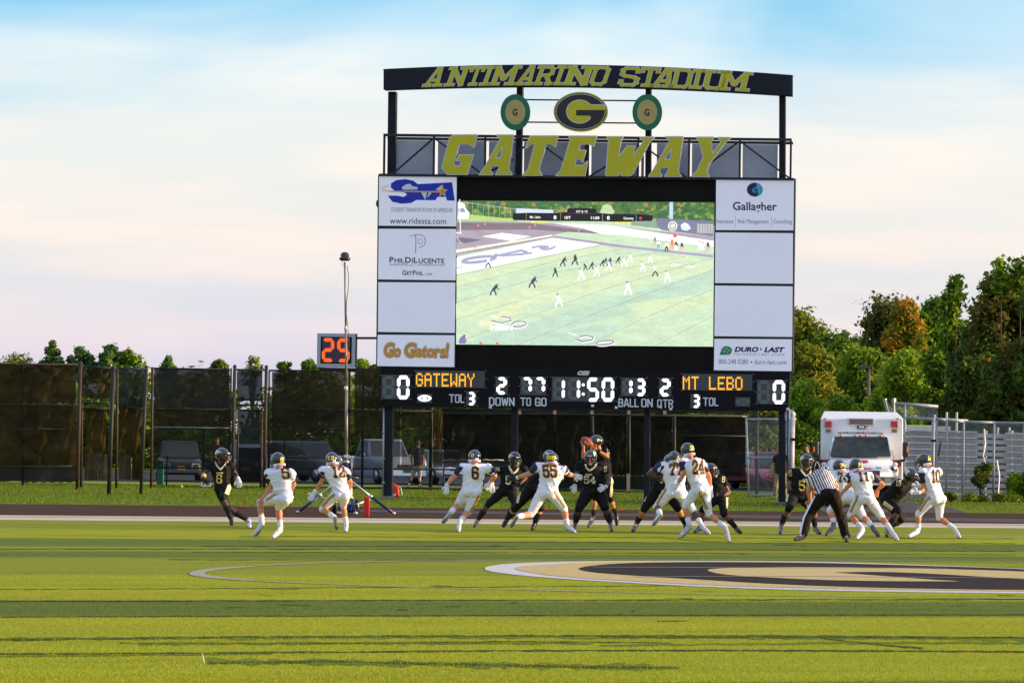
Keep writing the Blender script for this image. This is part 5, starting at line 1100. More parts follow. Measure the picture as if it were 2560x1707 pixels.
facing_text('& TU', 2313, 2331, 1085, 7, 157.97, M_WP, bo2)

# things lying about at the fence
mb = MB(); 
bn = empty('green_bin', gnd(399, 1218), 'green bin behind the fence left of the black parked car', 'bin')
P0 = gnd(399, 1212); mb = MB(); mb.box((P0.x, P0.y + .3, .42), (.22, .5, .85)); mb.build('body', mat('bin_green', (.01, .12, .07), .5), bn); mb = MB(); mb.box((P0.x, P0.y + .3, .88), (.27, .55, .07)); mb.build('lid', MC['bin_green'], bn)
def simple(name, label, cat, loc=None): return empty(name, loc, label, cat)
p = gnd(515, 1220); o = MB(); o.box((p.x, p.y, .14), (.33, .05, .16)); ob = o.build('white_card', M_WHITE); tag(ob, 'small white card fixed low on the fence behind the running player', 'card')
p = gnd(1142, 1222); 
for (x, y, lab) in ((454, 1219, 'yellow tennis ball lying at the foot of the fence by the black car'), (1134, 1222, 'yellow tennis ball lying by the left glove of the white number 6 player')):
    q = gnd(x, y); m_ = MB(); m_.ball((q.x, q.y, .045), .045, 12, 8); ob = m_.build('tennis_ball', mat('ball_yellow', (.5, .75, .05), .8, var=.1), None, True); tag(ob, lab, 'ball')
# red extinguisher-like bag at the left leg
p = gnd(984, 1244); bag = empty('red_bag', p, 'red bag on the grass against the left scoreboard leg', 'bag')
mb = MB(); mb.loft([(p.x, p.y, .0), (p.x, p.y, .05), (p.x, p.y, .28), (p.x - .02, p.y, .40), (p.x - .03, p.y, .44)], [(.16, .12), (.18, .13), (.17, .12), (.12, .09), (.05, .04)], 12, True, (Vector((1, 0, 0)), Vector((0, 1, 0)))); mb.build('body', mat('bag_red', (.42, .01, .01), .6, var=.2, scale=8), bag, True)
mb = MB(); mb.loft([(p.x + .12, p.y - .08, .36), (p.x + .22, p.y - .1, .3), (p.x + .26, p.y - .1, .12), (p.x + .2, p.y - .1, .03)], [.015] * 4, 6); mb.build('strap', M_WHITE, bag, True)
mb = MB(); mb.box((p.x - .03, p.y - .135, .1), (.2, .01, .06)); mb.build('patch', M_WHITE, bag)

# street lamp among the trees
lp = empty('street_lamp', at(2172, 1236, 175), 'slim grey street lamp rising behind the ambulance', 'lamp'); lp.location.z = 0
a = at(2172, 914, 175); mb = MB(); mb.tube((a.x, 175, 0), (a.x, 175, a.z), .09, .07, 8); mb.build('pole', mat('lamp_brown', (.12, .085, .07), .5, var=.2), lp, True)
h_ = at(2146, 914, 175); mb = MB(); mb.box(((a.x + h_.x) / 2, 175, a.z - .03), (a.x - h_.x + .1, .15, .10)); mb.box((h_.x + .25, 175, a.z - .06), (.6, .3, .12)); mb.build('arm', MC['lamp_brown'], lp)

# ================================================================== MAST, TRIPOD, PYLON
YM = gnd(860, 1284).y
ms_ = empty('camera_mast', at(861, 1284, YM), 'tall telescoping camera mast on blue tripod legs beside the play clock', 'mast'); ms_.location.z = 0
M_MAST = mat('mast_metal', (.30, .22, .17), .45, .3, var=.12, scale=3); M_BLU = mat('tripod_blue', (.012, .025, .12), .4, .2, var=.15); M_SIL = mat('tripod_silver', (.62, .60, .55), .35, .5, var=.1); M_DOME = mat('dome_black', (.02, .018, .018), .2, var=0, coat=.5)
segs = [(866, 1160, 866, 970, .034), (866, 970, 864.5, 820, .028), (864.5, 820, 862, 655, .023)]
for x0, y0, x1, y1, r_ in segs: mb = MB(); mb.tube(at(x0, y0, YM), at(x1, y1, YM), r_, r_ * .95, 12); mb.build('mast_section', M_MAST, ms_, True)
for x, y, r_, h in ((865, 970, .045, 9), (864.5, 820, .04, 9), (866.5, 1142, .065, 10), (866, 1154, .07, 6)): mb = MB(); mb.tube(at(x, y + h / 2, YM), at(x, y - h / 2, YM), r_, r_, 12); mb.build('collar', M_WHITE if y < 1000 else M_SIL, ms_, True)
mb = MB(); mb.loft([at(868.5, 665 + i * 30, YM - .05) + Vector((.03 * math.sin(i * 1.3), 0, 0)) for i in range(17)], [.008] * 17, 5); mb.build('cable', M_BLKP, ms_, True)
mb = MB(); P = [at(862, 652, YM), at(862, 648, YM), at(862, 645, YM), at(862, 643, YM), at(862, 637, YM), at(862, 632, YM), at(862, 630, YM)]; mb.loft(P, [.10, .13, .13, .10, .10, .075, .02], 14, True, (Vector((1, 0, 0)), Vector((0, 1, 0)))); mb.build('camera_dome', M_DOME, ms_, True)
mb = MB(); mb.loft([at(857, 652, YM), at(855, 660, YM), at(860, 668, YM)], [.006] * 3, 5); mb.build('cable', M_WHITE, ms_, True)
top = at(866, 1195, YM)
def leg(x0, y0, xm, ym, x1, y1, d1):
    a = at(x0, y0, YM); e = gnd(x1, y1); t = .48; m1 = a + (e - a) * (abs(xm - x0) / max(1, abs(x1 - x0)))
    mb = MB(); mb.tube(a, m1, .022, .022, 8); mb.build('leg_tube', M_SIL, ms_, True); mb = MB(); mb.tube(m1, e + Vector((0, 0, .03)), .036, .032, 8); mb.build('leg', M_BLU, ms_, True)
    mb = MB(); mb.ball(m1, .05, 8, 6); mb.build('leg_clamp', M_SIL, ms_, True); mb = MB(); mb.ball(e + Vector((0, 0, .035)), (.05, .05, .035), 8, 6); mb.build('foot', M_SIL, ms_, True)
leg(862, 1185, 800, 1241, 745, 1283, 0); leg(872, 1197, 927, 1243, 984, 1286, 0)
leg(873, 1225, 878, 1243, 889, 1286, 0); leg(860, 1225, 855, 1243, 848, 1285, 0)
mb = MB(); mb.tube(at(800, 1240, YM), at(812, 1246, YM - .2), .02); mb.tube(at(812, 1246, YM - .2), at(860, 1260, YM), .012); mb.tube(at(868, 1269, YM), at(925, 1248, YM + .3), .022); mb.build('brace', M_SIL, ms_, True)
mb = MB(); mb.tube(at(861, 1270, YM), at(866, 1160, YM), .05, .05, 10); mb.build('centre_post', M_BLU, ms_, True)
mb = MB(); mb.tube(at(879, 1140, YM + .3), at(878, 1192, YM + .3), .02); mb.tube(at(878, 1192, YM + .3), at(896, 1194, YM + .3), .014); mb.build('crank', M_MAST, ms_, True)
ct = empty('mast_cart', gnd(862, 1285), 'small blue wheeled cart at the foot of the camera mast', 'cart')
pc_ = gnd(862, 1285); mb = MB(); mb.box((pc_.x, pc_.y + .2, .16), (.30, .5, .16)); bevel(mb.build('body', M_BLU, ct), .02)
for x in (833, 890): q = gnd(x, 1284); mb = MB(); mb.tube((q.x - .03, q.y + .2, .17), (q.x + .05, q.y + .2, .17), .17, .17, 18); w_ = mb.build('wheel', mat('tyre', (.02, .02, .02), .8), ct, True); mb = MB(); mb.tube((q.x - .035, q.y + .2, .17), (q.x + .055, q.y + .2, .17), .07, .07, 12); mb.build('hub', M_SIL, w_, True)
mb = MB(); mb.box((gnd(878, 1284).x, gnd(878, 1284).y - .1, .13), (.28, .2, .2)); mb.build('motor', M_DOME, ct)
# white dish lamp by the mast
dl = at(845, 1151, YM - .3); mb = MB(); mb.ball(dl, (.10, .05, .12), 14, 8); dish = mb.build('reflector', mat('dish_grey', (.16, .19, .24), .3), None, True); adopt(dish, ms_)
py_ = gnd(916, 1290); q = MB(); hpx = at(916, 1243, py_.y).z; 
pl_ = empty('pylon', py_, 'orange red end zone pylon standing on the track edge', 'pylon'); mb = MB(); mb.box((py_.x, py_.y + .06, hpx / 2), (.125, .125, hpx)); bevel(mb.build('body', mat('pylon_red', (.72, .012, .008), .55, var=.06), pl_), .012)
o = MB(); o.tube(at(890, 1269, YM), at(930, 1262, YM), .01, .01, 6); o.build('cord', M_RED, ms_, True)
# little white peg in the turf
p = gnd(510, 1657); mb = MB(); mb.loft([(p.x, p.y, -.002), (p.x - .006, p.y, .03), (p.x - .014, p.y, .07)], [.006, .005, .003], 6); ob = mb.build('turf_peg', mat('peg_white', (.7, .65, .5), .6), None, True); tag(ob, 'tiny white peg sticking up from the turf near the bottom left', 'peg')

# ================================================================== CARS
M_GLASS = mat('car_glass', (.06, .07, .08), .12, .0, var=0, spec=.8); M_TYRE = mat('tyre', (.02, .02, .02), .8); M_RIM = mat('rim', (.45, .45, .47), .3, .7, var=.1)
M_LAMPC = mat('lamp_clear', (.6, .62, .65), .15, var=0, spec=.8); M_CHR = mat('chrome', (.6, .6, .62), .15, .9, var=0)
def car(name, label, px, Y, rz, L_, W_, H_, paint, kind='suv', plate=None, group='cars parked behind the fence'):
    """car in its own frame: front towards -y; then turned by rz and set on the lot"""
    root = empty(name, (at(px, 1150, Y).x, Y, 0), label, kind_cat(kind), group); ca, sa = math.cos(rz), math.sin(rz); o_ = Vector(root.location)
    T = lambda p: o_ + Vector((p[0] * ca - p[1] * sa, p[0] * sa + p[1] * ca, p[2]))
    pm = mat('paint_' + name + '_%.2f_%.2f' % (px, paint[0]), paint, .3, .35, var=.05, coat=.6)
    h = W_ / 2; belt = H_ * (.56 if kind != 'pickup' else .58); cl = .24
    # lower body: cross-sections along y
    if kind == 'pickup': prof = [(-L_ / 2, cl + .15, belt * .82, .88), (-L_ / 2 + .08, cl, belt * .98, .96), (-L_ / 2 + 1.1, cl, belt, 1), (0, cl, belt * 1.02, 1), (L_ / 2 - .1, cl, belt * 1.02, 1), (L_ / 2, cl + .1, belt, .97)]
    else: prof = [(-L_ / 2, cl + .12, belt * .68, .80), (-L_ / 2 + .12, cl, belt * .84, .93), (-L_ / 2 + .9, cl, belt * .96, 1), (0, cl, belt, 1), (L_ / 2 - .2, cl, belt * 1.02, .98), (L_ / 2, cl + .12, belt * .95, .9)]
    mb = MB(); rings = []
    for y, z0, z1, k in prof:
        w_ = h * k; zs2 = [(-w_ * .93, z0), (-w_, z0 + .12), (-w_, z0 + (z1 - z0) * .55), (-w_ * .96, z1 - .06), (-w_ * .86, z1), (w_ * .86, z1), (w_ * .96, z1 - .06), (w_, z0 + (z1 - z0) * .55), (w_, z0 + .12), (w_ * .93, z0)]
        rings.append([T((x, y, z)) for x, z in zs2])
    n = 10; V = [q for r in rings for q in r]; Fc = [(i * n + k, i * n + (k + 1) % n, (i + 1) * n + (k + 1) % n, (i + 1) * n + k) for i in range(len(rings) - 1) for k in range(n)] + [tuple(range(n)), tuple(range(len(V) - n, len(V)))]
    mb.add(V, Fc); body = mb.build('body', pm, root, True); bevel(body, .03)
    # cabin
    c0, c1 = {'suv': (-L_ * .20, L_ * .47), 'sedan': (-L_ * .18, L_ * .36), 'pickup': (-L_ * .16, L_ * .16)}[kind]
    r0, r1 = c0 + .55, c1 - (.25 if kind != 'sedan' else .7)
    wt = h * .76; wb = h * .92
    def hexa(y0, y1, ya, yb, zb, zt, wB, wT): return [T(p) for p in ((-wB, y0, zb), (wB, y0, zb), (wB, y1, zb), (-wB, y1, zb), (-wT, ya, zt), (wT, ya, zt), (wT, yb, zt), (-wT, yb, zt))]
    mb = MB(); mb.box8(hexa(c0, c1, r0, r1, belt - .05, H_ - .05, wb, wt)); cb = mb.build('cabin', pm, root); bevel(cb, .06, 3)
    e = .012
    def pane(pts, nm='window'): mb = MB(); P = [T(p) for p in pts]; nrm = (P[1] - P[0]).cross(P[2] - P[0]).normalized(); mb.prism([p + nrm * e for p in P], -nrm * .03); mb.build(nm, M_GLASS, root)
    zt_, zb_ = H_ - .13, belt + .02
    lerp = lambda a, b, t: a + (b - a) * t
    f0, f1 = lerp(c0, r0, .1), lerp(c0, r0, .88); wb1, wt1 = lerp(wb, wt, .1) - .07, lerp(wb, wt, .88) - .06
    pane([(-wb1, f0, zb_), (wb1, f0, zb_), (wt1, f1, zt_), (-wt1, f1, zt_)], 'windscreen'); b0, b1 = lerp(c1, r1, .1), lerp(c1, r1, .88); pane([(wb1, b0, zb_), (-wb1, b0, zb_), (-wt1, b1, zt_), (wt1, b1, zt_)], 'rear_window')
    for s in (-1, 1):
        xb, xt = s * lerp(wb, wt, .1), s * lerp(wb, wt, .86); ys = [c0 + .35, (c0 + c1) / 2 - .04, (c0 + c1) / 2 + .04, c1 - .2]; yt = [r0 + .1, (c0 + c1) / 2 - .04, (c0 + c1) / 2 + .04, r1 - .1]
        for i in (0, 2):
            q = [(xb, ys[i], zb_), (xb, ys[i + 1], zb_), (xt, yt[i + 1], zt_), (xt, yt[i], zt_)]; pane(q if s > 0 else q[::-1])
        for y in (-L_ * .32, L_ * .30):
            mb = MB(); mb.tube(T((s * (h - .20), y, .34)), T((s * (h + .01), y, .34)), .34, .34, 20); wh = mb.build('wheel', M_TYRE, root, True); mb = MB(); mb.tube(T((s * (h - .1), y, .34)), T((s * (h + .02), y, .34)), .21, .19, 14); mb.build('rim', M_RIM, wh, True)
        mb = MB(); yl = -L_ / 2 + .02; mb.box8([T((s * h * a, yl + d, z)) for d, z in ((0, belt * .60), (.0, belt * .60 + .01)) for a, d2 in ((.45, 0), (.80, 0), (.80, .2), (.45, .2))] if False else [T(p) for p in ((s * h * .48, yl - .03, belt * .60), (s * h * .84, yl + .03, belt * .60), (s * h * .84, yl + .15, belt * .60), (s * h * .48, yl + .1, belt * .60), (s * h * .5, yl - .02, belt * .76), (s * h * .84, yl + .04, belt * .76), (s * h * .84, yl + .15, belt * .76), (s * h * .5, yl + .1, belt * .76))]); mb.build('headlight', M_LAMPC, root)
        mb = MB(); mb.ball(T((s * (h + .12), c0 + .3, belt + .08)), (.13, .07, .09), 8, 6); mb.build('mirror', pm, root, True)
    mb = MB(); mb.box8([T(p) for p in ((-h * .45, -L_ / 2 - .02, belt * .55), (h * .45, -L_ / 2 - .02, belt * .55), (h * .45, -L_ / 2 + .1, belt * .55), (-h * .45, -L_ / 2 + .1, belt * .55), (-h * .45, -L_ / 2, belt * .72), (h * .45, -L_ / 2, belt * .72), (h * .45, -L_ / 2 + .1, belt * .72), (-h * .45, -L_ / 2 + .1, belt * .72))]); mb.build('grille', mat('grille_black', (.02, .02, .02), .4), root)
    mb = MB(); mb.box8([T(p) for p in ((-h * .85, -L_ / 2 - .06, cl + .1), (h * .85, -L_ / 2 - .06, cl + .1), (h * .85, -L_ / 2 + .1, cl + .1), (-h * .85, -L_ / 2 + .1, cl + .1), (-h * .82, -L_ / 2 - .04, cl + .32), (h * .82, -L_ / 2 - .04, cl + .32), (h * .82, -L_ / 2 + .1, cl + .32), (-h * .82, -L_ / 2 + .1, cl + .32))]); mb.build('bumper', M_CHR if kind == 'pickup' else pm, root)
    if plate: mb = MB(); mb.box8([T(p) for p in ((-.17, -L_ / 2 - .09, cl + .22), (.17, -L_ / 2 - .09, cl + .22), (.17, -L_ / 2 - .05, cl + .22), (-.17, -L_ / 2 - .05, cl + .22), (-.17, -L_ / 2 - .09, cl + .38), (.17, -L_ / 2 - .09, cl + .38), (.17, -L_ / 2 - .05, cl + .38), (-.17, -L_ / 2 - .05, cl + .38))]); mb.build('number_plate', plate, root)
    return root
def kind_cat(k): return {'suv': 'car', 'sedan': 'car', 'pickup': 'pickup'}[k]
M_PLO = mat('plate_orange', (.75, .25, .02), .5, var=.1)
car('parked_car', 'black car with an orange front plate parked behind the left fence', 448, 171, .12, 4.4, 1.85, 1.72, (.045, .045, .055), 'suv', M_PLO)
car('parked_car', 'dark car parked nose out behind the narrow screened gate', 622, 172, 0.0, 4.5, 1.85, 1.80, (.09, .095, .11), 'suv', M_WHITE)
car('parked_car', 'dark grey car seen three quarter behind the number 5 player in white', 775, 173, .75, 4.6, 1.85, 1.78, (.11, .11, .13), 'suv')
car('pickup_truck', 'light grey pickup truck parked behind the left leg of the scoreboard', 955, 171, .42, 5.6, 2.0, 1.92, (.45, .48, .55), 'pickup', M_BLKP)
car('parked_car', 'white car parked behind the fence beside the walking man', 1105, 172, .35, 4.6, 1.85, 1.50, (.62, .64, .68), 'sedan')
car('parked_car', 'dark red car parked behind the black screen right of centre', 1845, 170, -.1, 4.6, 1.9, 1.55, (.10, .012, .02), 'sedan', None, 'red cars behind the silver gate')
car('parked_car', 'bright red car seen through the silver chain link gate', 1915, 168, .3, 4.6, 1.9, 1.60, (.38, .02, .05), 'suv', None, 'red cars behind the silver gate')

# ================================================================== AMBULANCE (front towards the camera)
YV = 116.5
am = empty('ambulance', (at(2156, 1200, YV).x, YV, 0), 'boxy white ambulance with red lights facing the field on the asphalt path', 'ambulance')
M_AMW = mat('ambulance_white', (.80, .79, .81), .35, var=.05, scale=1.5, coat=.3); M_AMR = mat('ambulance_red', (.45, .012, .02), .4, var=.1); M_LR = mat('lens_red', (.55, .01, .015), .25, var=.25, scale=14, spec=.7); M_LA = mat('lens_amber', (.26, .13, .02), .3, var=.25, scale=14); M_OR = mat('lens_orange', (.9, .16, .015), .3, var=.1)
M_DP = mat('mirror_plastic', (.028, .026, .035), .5, var=.2)
def quadbox(name, pts, Y, d, m, parent=am, bv=0.0):
    mb = MB(); mb.prism([at(x, y, Y) for x, y in pts], (0, d, 0)); o = mb.build(name, m, parent)
    if bv: bevel(o, bv, 3)
    return o
def R4(x0, y0, x1, y1, s=.012): return [(x0, y0), (x1, y0 + (x1 - x0) * s), (x1 - (y1 - y0) * .012, y1 + (x1 - x0) * s), (x0 - (y1 - y0) * .012, y1)]
zf = lambda a, b: (2020 + a * .15309, 1000 + b * .15309)
# patient box with a raked roof edge
A = [at(*zf(*p), YV + 1.9) for p in ((207, 300), (1553, 300), (1545, 1180), (205, 1180))]; Rf = [at(*zf(*p), YV + 1.9) for p in ((207, 300), (1553, 300))]
T0 = [at(*zf(270, 190), YV + 2.6), at(*zf(1580, 190), YV + 2.6)]
for p in T0: p.z = max(p.z, 0)
back = Vector((.33, 4.2, 0)); mb = MB()
zb0 = .55; Af = [A[0], A[1], Vector((A[2].x, A[2].y, zb0)), Vector((A[3].x, A[3].y, zb0))]
ztop = T0[0].z * .5 + T0[1].z * .5; tl = Vector((A[0].x + .14, A[0].y + .55, ztop)); tr_ = Vector((A[1].x - .14, A[1].y + .55, ztop))
bl_, br_ = A[0] + back, A[1] + back; btl, btr = Vector((tl.x + .3, bl_.y, ztop)), Vector((tr_.x + .3, br_.y, ztop))
mb.add([Af[0], Af[1], Af[2], Af[3], tl, tr_, bl_, br_, Af[2] + back, Af[3] + back, btl, btr], [(0, 1, 2, 3), (0, 4, 5, 1), (4, 10, 11, 5), (0, 6, 10, 4), (1, 5, 11, 7), (0, 3, 9, 6), (1, 7, 8, 2), (6, 9, 8, 7), (6, 7, 11, 10), (2, 8, 9, 3)])
bevel(mb.build('patient_box', M_AMW, am), .03, 3)
Yb = YV + 1.88
quadbox('roof_trim', R4(*zf(205, 312), *zf(1553, 322)), Yb + .01, .05, M_AMW)
for x0 in (270, 1347):
    l_ = quadbox('warning_light', R4(*zf(x0 - 6, 328), *zf(x0 + 134, 446)), Yb - .02, .06, M_CHR, bv=.015); quadbox('lens', R4(*zf(x0 + 4, 340), *zf(x0 + 124, 436)), Yb - .07, .06, M_LR, l_, .02)
for x0 in (288, 1364):
    l_ = quadbox('amber_light', R4(*zf(x0 - 5, 462), *zf(x0 + 102, 530)), Yb - .02, .06, M_CHR, bv=.01); quadbox('lens', R4(*zf(x0 + 4, 470), *zf(x0 + 92, 522)), Yb - .05, .04, M_LA, l_, .01)
for x0 in (262, 1446): quadbox('marker_light', R4(*zf(x0, 292), *zf(x0 + 34, 308)), Yb - .03, .05, M_AMR)
fl = quadbox('floodlight', R4(*zf(658, 292), *zf(1075, 408)), Yb - .06, .1, M_CHR, bv=.01); quadbox('floodlight_glass', R4(*zf(676, 308), *zf(1058, 394)), Yb - .08, .03, mat('flood_brown', (.16, .12, .10), .3, var=.3, scale=6, stretch=(.1, 1, 4)), fl)
for x0 in (755, 940): 
    mb = MB(); c = at(*zf(x0, 270), YV + 2.3); mb.ball(c, (.10, .10, .05), 12, 6); mb.build('roof_vent', M_DP, am, True)
sl_ = quadbox('spot_lamp', R4(*zf(805, 408), *zf(940, 470)), Yb - .06, .09, M_DP, bv=.02); quadbox('spot_glass', R4(*zf(830, 422), *zf(915, 456)), Yb - .075, .03, M_LAMPC, sl_, .01)
quadbox('spot_lamp', R4(*zf(948, 425), *zf(1008, 476)), Yb - .05, .06, M_SIL, bv=.01)
lb = quadbox('light_bar', R4(*zf(495, 512), *zf(1238, 548)), YV + 1.0, .25, mat('bar_clear', (.40, .40, .42), .25, var=.2, scale=10), bv=.015)
for x in (650, 820, 905, 1075): quadbox('bar_divider', R4(*zf(x - 4, 510), *zf(x + 4, 550)), YV + .98, .02, M_DP, lb)
for x in (515, 1195): quadbox('bar_foot', R4(*zf(x, 548), *zf(x + 28, 578)), YV + 1.05, .1, M_DP)
# cab: roof, pillars, bonnet lofted front to back
def ring(pts, Y): return [at(*zf(a, b), Y) for a, b in pts]
cab = MB()
r1 = ring(((455, 575), (500, 558), (1240, 562), (1290, 590), (1310, 630), (1345, 940), (1352, 960), (345, 950), (355, 930), (432, 625)), YV + .95)
r0 = [p + Vector((0, 1.2, 0)) for p in r1]; cab.add(r1 + r0, [tuple(range(10))] + [(i, (i + 1) % 10, (i + 1) % 10 + 10, i + 10) for i in range(10)]); bevel(cab.build('cab', M_AMW, am), .04, 3)
W1 = [at(*zf(435, 628), YV + .90), at(*zf(1292, 632), YV + .90), at(*zf(1345, 950), YV + .42), at(*zf(358, 942), YV + .42)]
nn = (W1[1] - W1[0]).cross(W1[3] - W1[0]).normalized(); 
if nn.y > 0: nn = -nn
M_WS = mat('windscreen_glass', (.006, .008, .008), .12, var=.5, scale=1.6, spec=.45, var2=(.05, .065, .055))  # grey-green blotches in the glass colour stand in for reflections
# pillars: white frame around the raked windscreen
fr = MB(); O = [at(*zf(405, 606), YV + .98), at(*zf(1318, 610), YV + .98), at(*zf(1378, 965), YV + .38), at(*zf(325, 958), YV + .38)]; ob_ = [Vector((p.x, YV + 1.2, p.z)) for p in O]
fr.add(O + ob_, [(0, 1, 2, 3), (0, 4, 5, 1), (1, 5, 6, 2), (0, 3, 7, 4), (4, 7, 6, 5)]); fr.build('windscreen_frame', M_AMW, am)
mb = MB(); mb.prism([p + nn * .07 for p in W1], nn * .02); ws = mb.build('windscreen', M_WS, am)
M_OLV = mat('vest_olive', (.10, .13, .03), .6)
for nm_, P_, m_ in (('seat', ((690, 690), (760, 700), (770, 760), (730, 870), (700, 860)), M_OLV), ('seat', ((1010, 700), (1065, 705), (1070, 820), (1020, 830)), M_OLV), ('dash', ((380, 900), (1335, 905), (1340, 940), (362, 935)), M_DP)):
    mb = MB(); mb.prism([Vector((W1[0].lerp(W1[1], (a - 358) / 987).x, 0, 0)) + Vector((0, YV + .62, at(*zf(a, b_), YV + .7).z)) for a, b_ in P_], (0, .03, 0))
    if nm_ == 'seat': pass
mb = MB(); mb.tube(at(*zf(790, 930), YV + .28), at(*zf(1080, 920), YV + .30), .022, .01, 5); mb.tube(at(*zf(385, 925), YV + .28), at(*zf(700, 935), YV + .28), .01, .02, 5); mb.build('wiper', M_DP, am)
# bonnet
def sec(Y, yt, yb, xl, xr): return [at(*zf(xl, yb), Y), at(*zf(xl + 8, yt + 55), Y), at(*zf(xl + 60, yt + 8), Y), at(*zf((xl + xr) / 2, yt), Y), at(*zf(xr - 60, yt + 8), Y), at(*zf(xr - 8, yt + 55), Y), at(*zf(xr, yb), Y)]
S_ = [sec(YV + .6, 945, 1290, 310, 1395), sec(YV + .2, 958, 1290, 312, 1392), sec(YV - .25, 985, 1280, 320, 1385), sec(YV - .45, 1060, 1270, 335, 1372), sec(YV - .5, 1150, 1265, 340, 1366)]
mb = MB(); V = [p for r in S_ for p in r]; mb.add(V, [(i * 7 + k, i * 7 + k + 1, (i + 1) * 7 + k + 1, (i + 1) * 7 + k) for i in range(4) for k in range(6)] + [tuple(28 + k for k in range(7))]); bo_ = mb.build('bonnet', M_AMW, am, True)
mb = MB(); 
for x0, x1 in ((205, 345), (1365, 1550)): mb.prism([Vector((at(*zf(x, y), YV + 1.2).x, YV + 1.7, at(*zf(x, y), YV + 1.7).z)) for x, y in ((x0, 975), (x1, 975), (x1, 1075), (x0, 1075))], (0, .3, 0))
mb.build('red_stripe', M_AMR, am)
bp2 = quadbox('grille', R4(*zf(560, 1143), *zf(1178, 1310)), YV - .60, .15, M_DP, bv=.02); quadbox('grille_insert', R4(*zf(590, 1168), *zf(1150, 1222)), YV - .62, .03, M_AMR, bp2); quadbox('grille_bar', R4(*zf(575, 1232), *zf(1165, 1262)), YV - .64, .04, M_AMW, bp2)
quadbox('bumper', R4(*zf(330, 1232), *zf(1470, 1262)), YV - .62, .35, M_CHR, bv=.03); quadbox('bumper_lower', R4(*zf(340, 1345), *zf(1430, 1385)), YV - .58, .3, M_AMW, bv=.03); quadbox('front_panel', R4(*zf(345, 1262), *zf(1425, 1345)), YV - .48, .3, M_ALUD)
quadbox('number_plate', R4(*zf(1255, 1272), *zf(1352, 1326)), YV - .66, .02, mat('plate_yellow', (.50, .50, .20), .5, var=.1))
for s, xh, xo in ((-1, 300, 245), (1, 1382, 1440)):
    c = at(*zf(xh, 1118), YV - .45); mb = MB(); mb.tube(c, c + Vector((0, .3, 0)), .105, .12, 18); hl = mb.build('headlight', M_CHR, am, True); mb = MB(); mb.tube(c - Vector((0, .02, 0)), c + Vector((0, .1, 0)), .055, .055, 14); mb.build('headlight_lens', M_WS, hl, True)
    quadbox('turn_signal', R4(*zf(xo - 32, 1100), *zf(xo + 28, 1170)), YV - .40, .2, M_OR, bv=.03); quadbox('fender', R4(*zf(min(xo, xh) - 40, 1080), *zf(max(xo, xh) + 40, 1250)), YV - .30, .8, M_AMW, bv=.08)
    mb = MB(); mb.ball(at(*zf(xh - s * 40 * 0 + s * 35, 1050), YV - .2), (.09, .08, .07), 10, 6); mb.build('fender_lamp', M_LAMPC, am, True)
for x0, x1, y0, y1, xm, ax in ((75, 178, 668, 925, 95, 205), (1548, 1652, 680, 935, 1620, 1400)):
    m_ = quadbox('mirror', R4(*zf(x0, y0), *zf(x1, y1)), YV + .45, .16, M_DP, bv=.05); quadbox('mirror_marker', R4(*zf(xm - 12, 758), *zf(xm + 14, 850)), YV + .42, .05, M_OR, m_, .01)
    mb = MB(); mb.loft([at(*zf((x0 + x1) / 2, y1 - 10), YV + .5), at(*zf((x0 + x1) / 2 + (30 if x0 < 500 else -30), y1 + 45), YV + .5), at(*zf(ax + (60 if x0 < 500 else 0), 1010), YV + .5)], [.04, .04, .05], 8); mb.build('mirror_arm', M_DP, am, True)
for x in (540, 768, 858, 948, 1182): mb = MB(); mb.ball(at(*zf(x, 582), YV + .97), (.055, .05, .035), 10, 6); mb.build('clearance_light', M_OR, am, True)
for x in (380, 1320):
    c = at(*zf(x, 1400), YV + .2); mb = MB(); mb.tube((c.x - .14, YV + .3, .40), (c.x + .14, YV + .3, .40), .40, .40, 22); mb.build('wheel', M_TYRE, am, True)
    mb = MB(); mb.tube((c.x - .18, YV + 4.4, .40), (c.x + .18, YV + 4.4, .40), .40, .40, 22); mb.build('wheel', M_TYRE, am, True)
q = at(*zf(860, 1400), YV); mb = MB(); mb.box((q.x, YV + 2.6, .45), (1.7, 5.0, .35)); mb.build('chassis', M_DP, am)
for (x, y0, y1) in ((335, 815, 950), (1400, 815, 960)): mb = MB(); mb.tube(at(*zf(x + (25 if x < 500 else -25), y0), YV + .2), at(*zf(x, y1), YV + .2), .012, .012, 5); mb.build('antenna', M_DP, am)
M_DR = mat('letter_red', (.42, .01, .05), .5, var=0)
def bonnet_word(txt, x0, x1, y, h, m, off=-.02, **k):     # print on the sloped bonnet front: projected on its surface
    V, Fc, W_ = text2d(txt, k.get('bold', .05)); kk = (x1 - x0) / W_; mb = MB(); bv = BVHTree.FromPolygons([v.co[:] for v in bo_.data.vertices], [p.vertices[:] for p in bo_.data.polygons]); P = []
    for u, v in V:
        X = x1 - u * kk if k.get('flip') else x0 + u * kk; px_, py2 = zf(X, y - v * h); d = raydir(px_, py2).normalized(); hit = bv.ray_cast(cam_pos, d)[0]
        P.append((hit if hit else at(px_, py2, YV - .5)) - d * .02)
    mb.add(P, Fc); mb.build('lettering', m, am, fix=False)
bonnet_word('48', 690, 985, 1022, 46, M_DR, bold=.08); bonnet_word('AMBULANCE', 590, 1040, 1130, 34, M_DR, bold=.03, flip=True)
bonnet_word('MM', 1105, 1195, 1116, 26, M_TEAL, bold=.1)
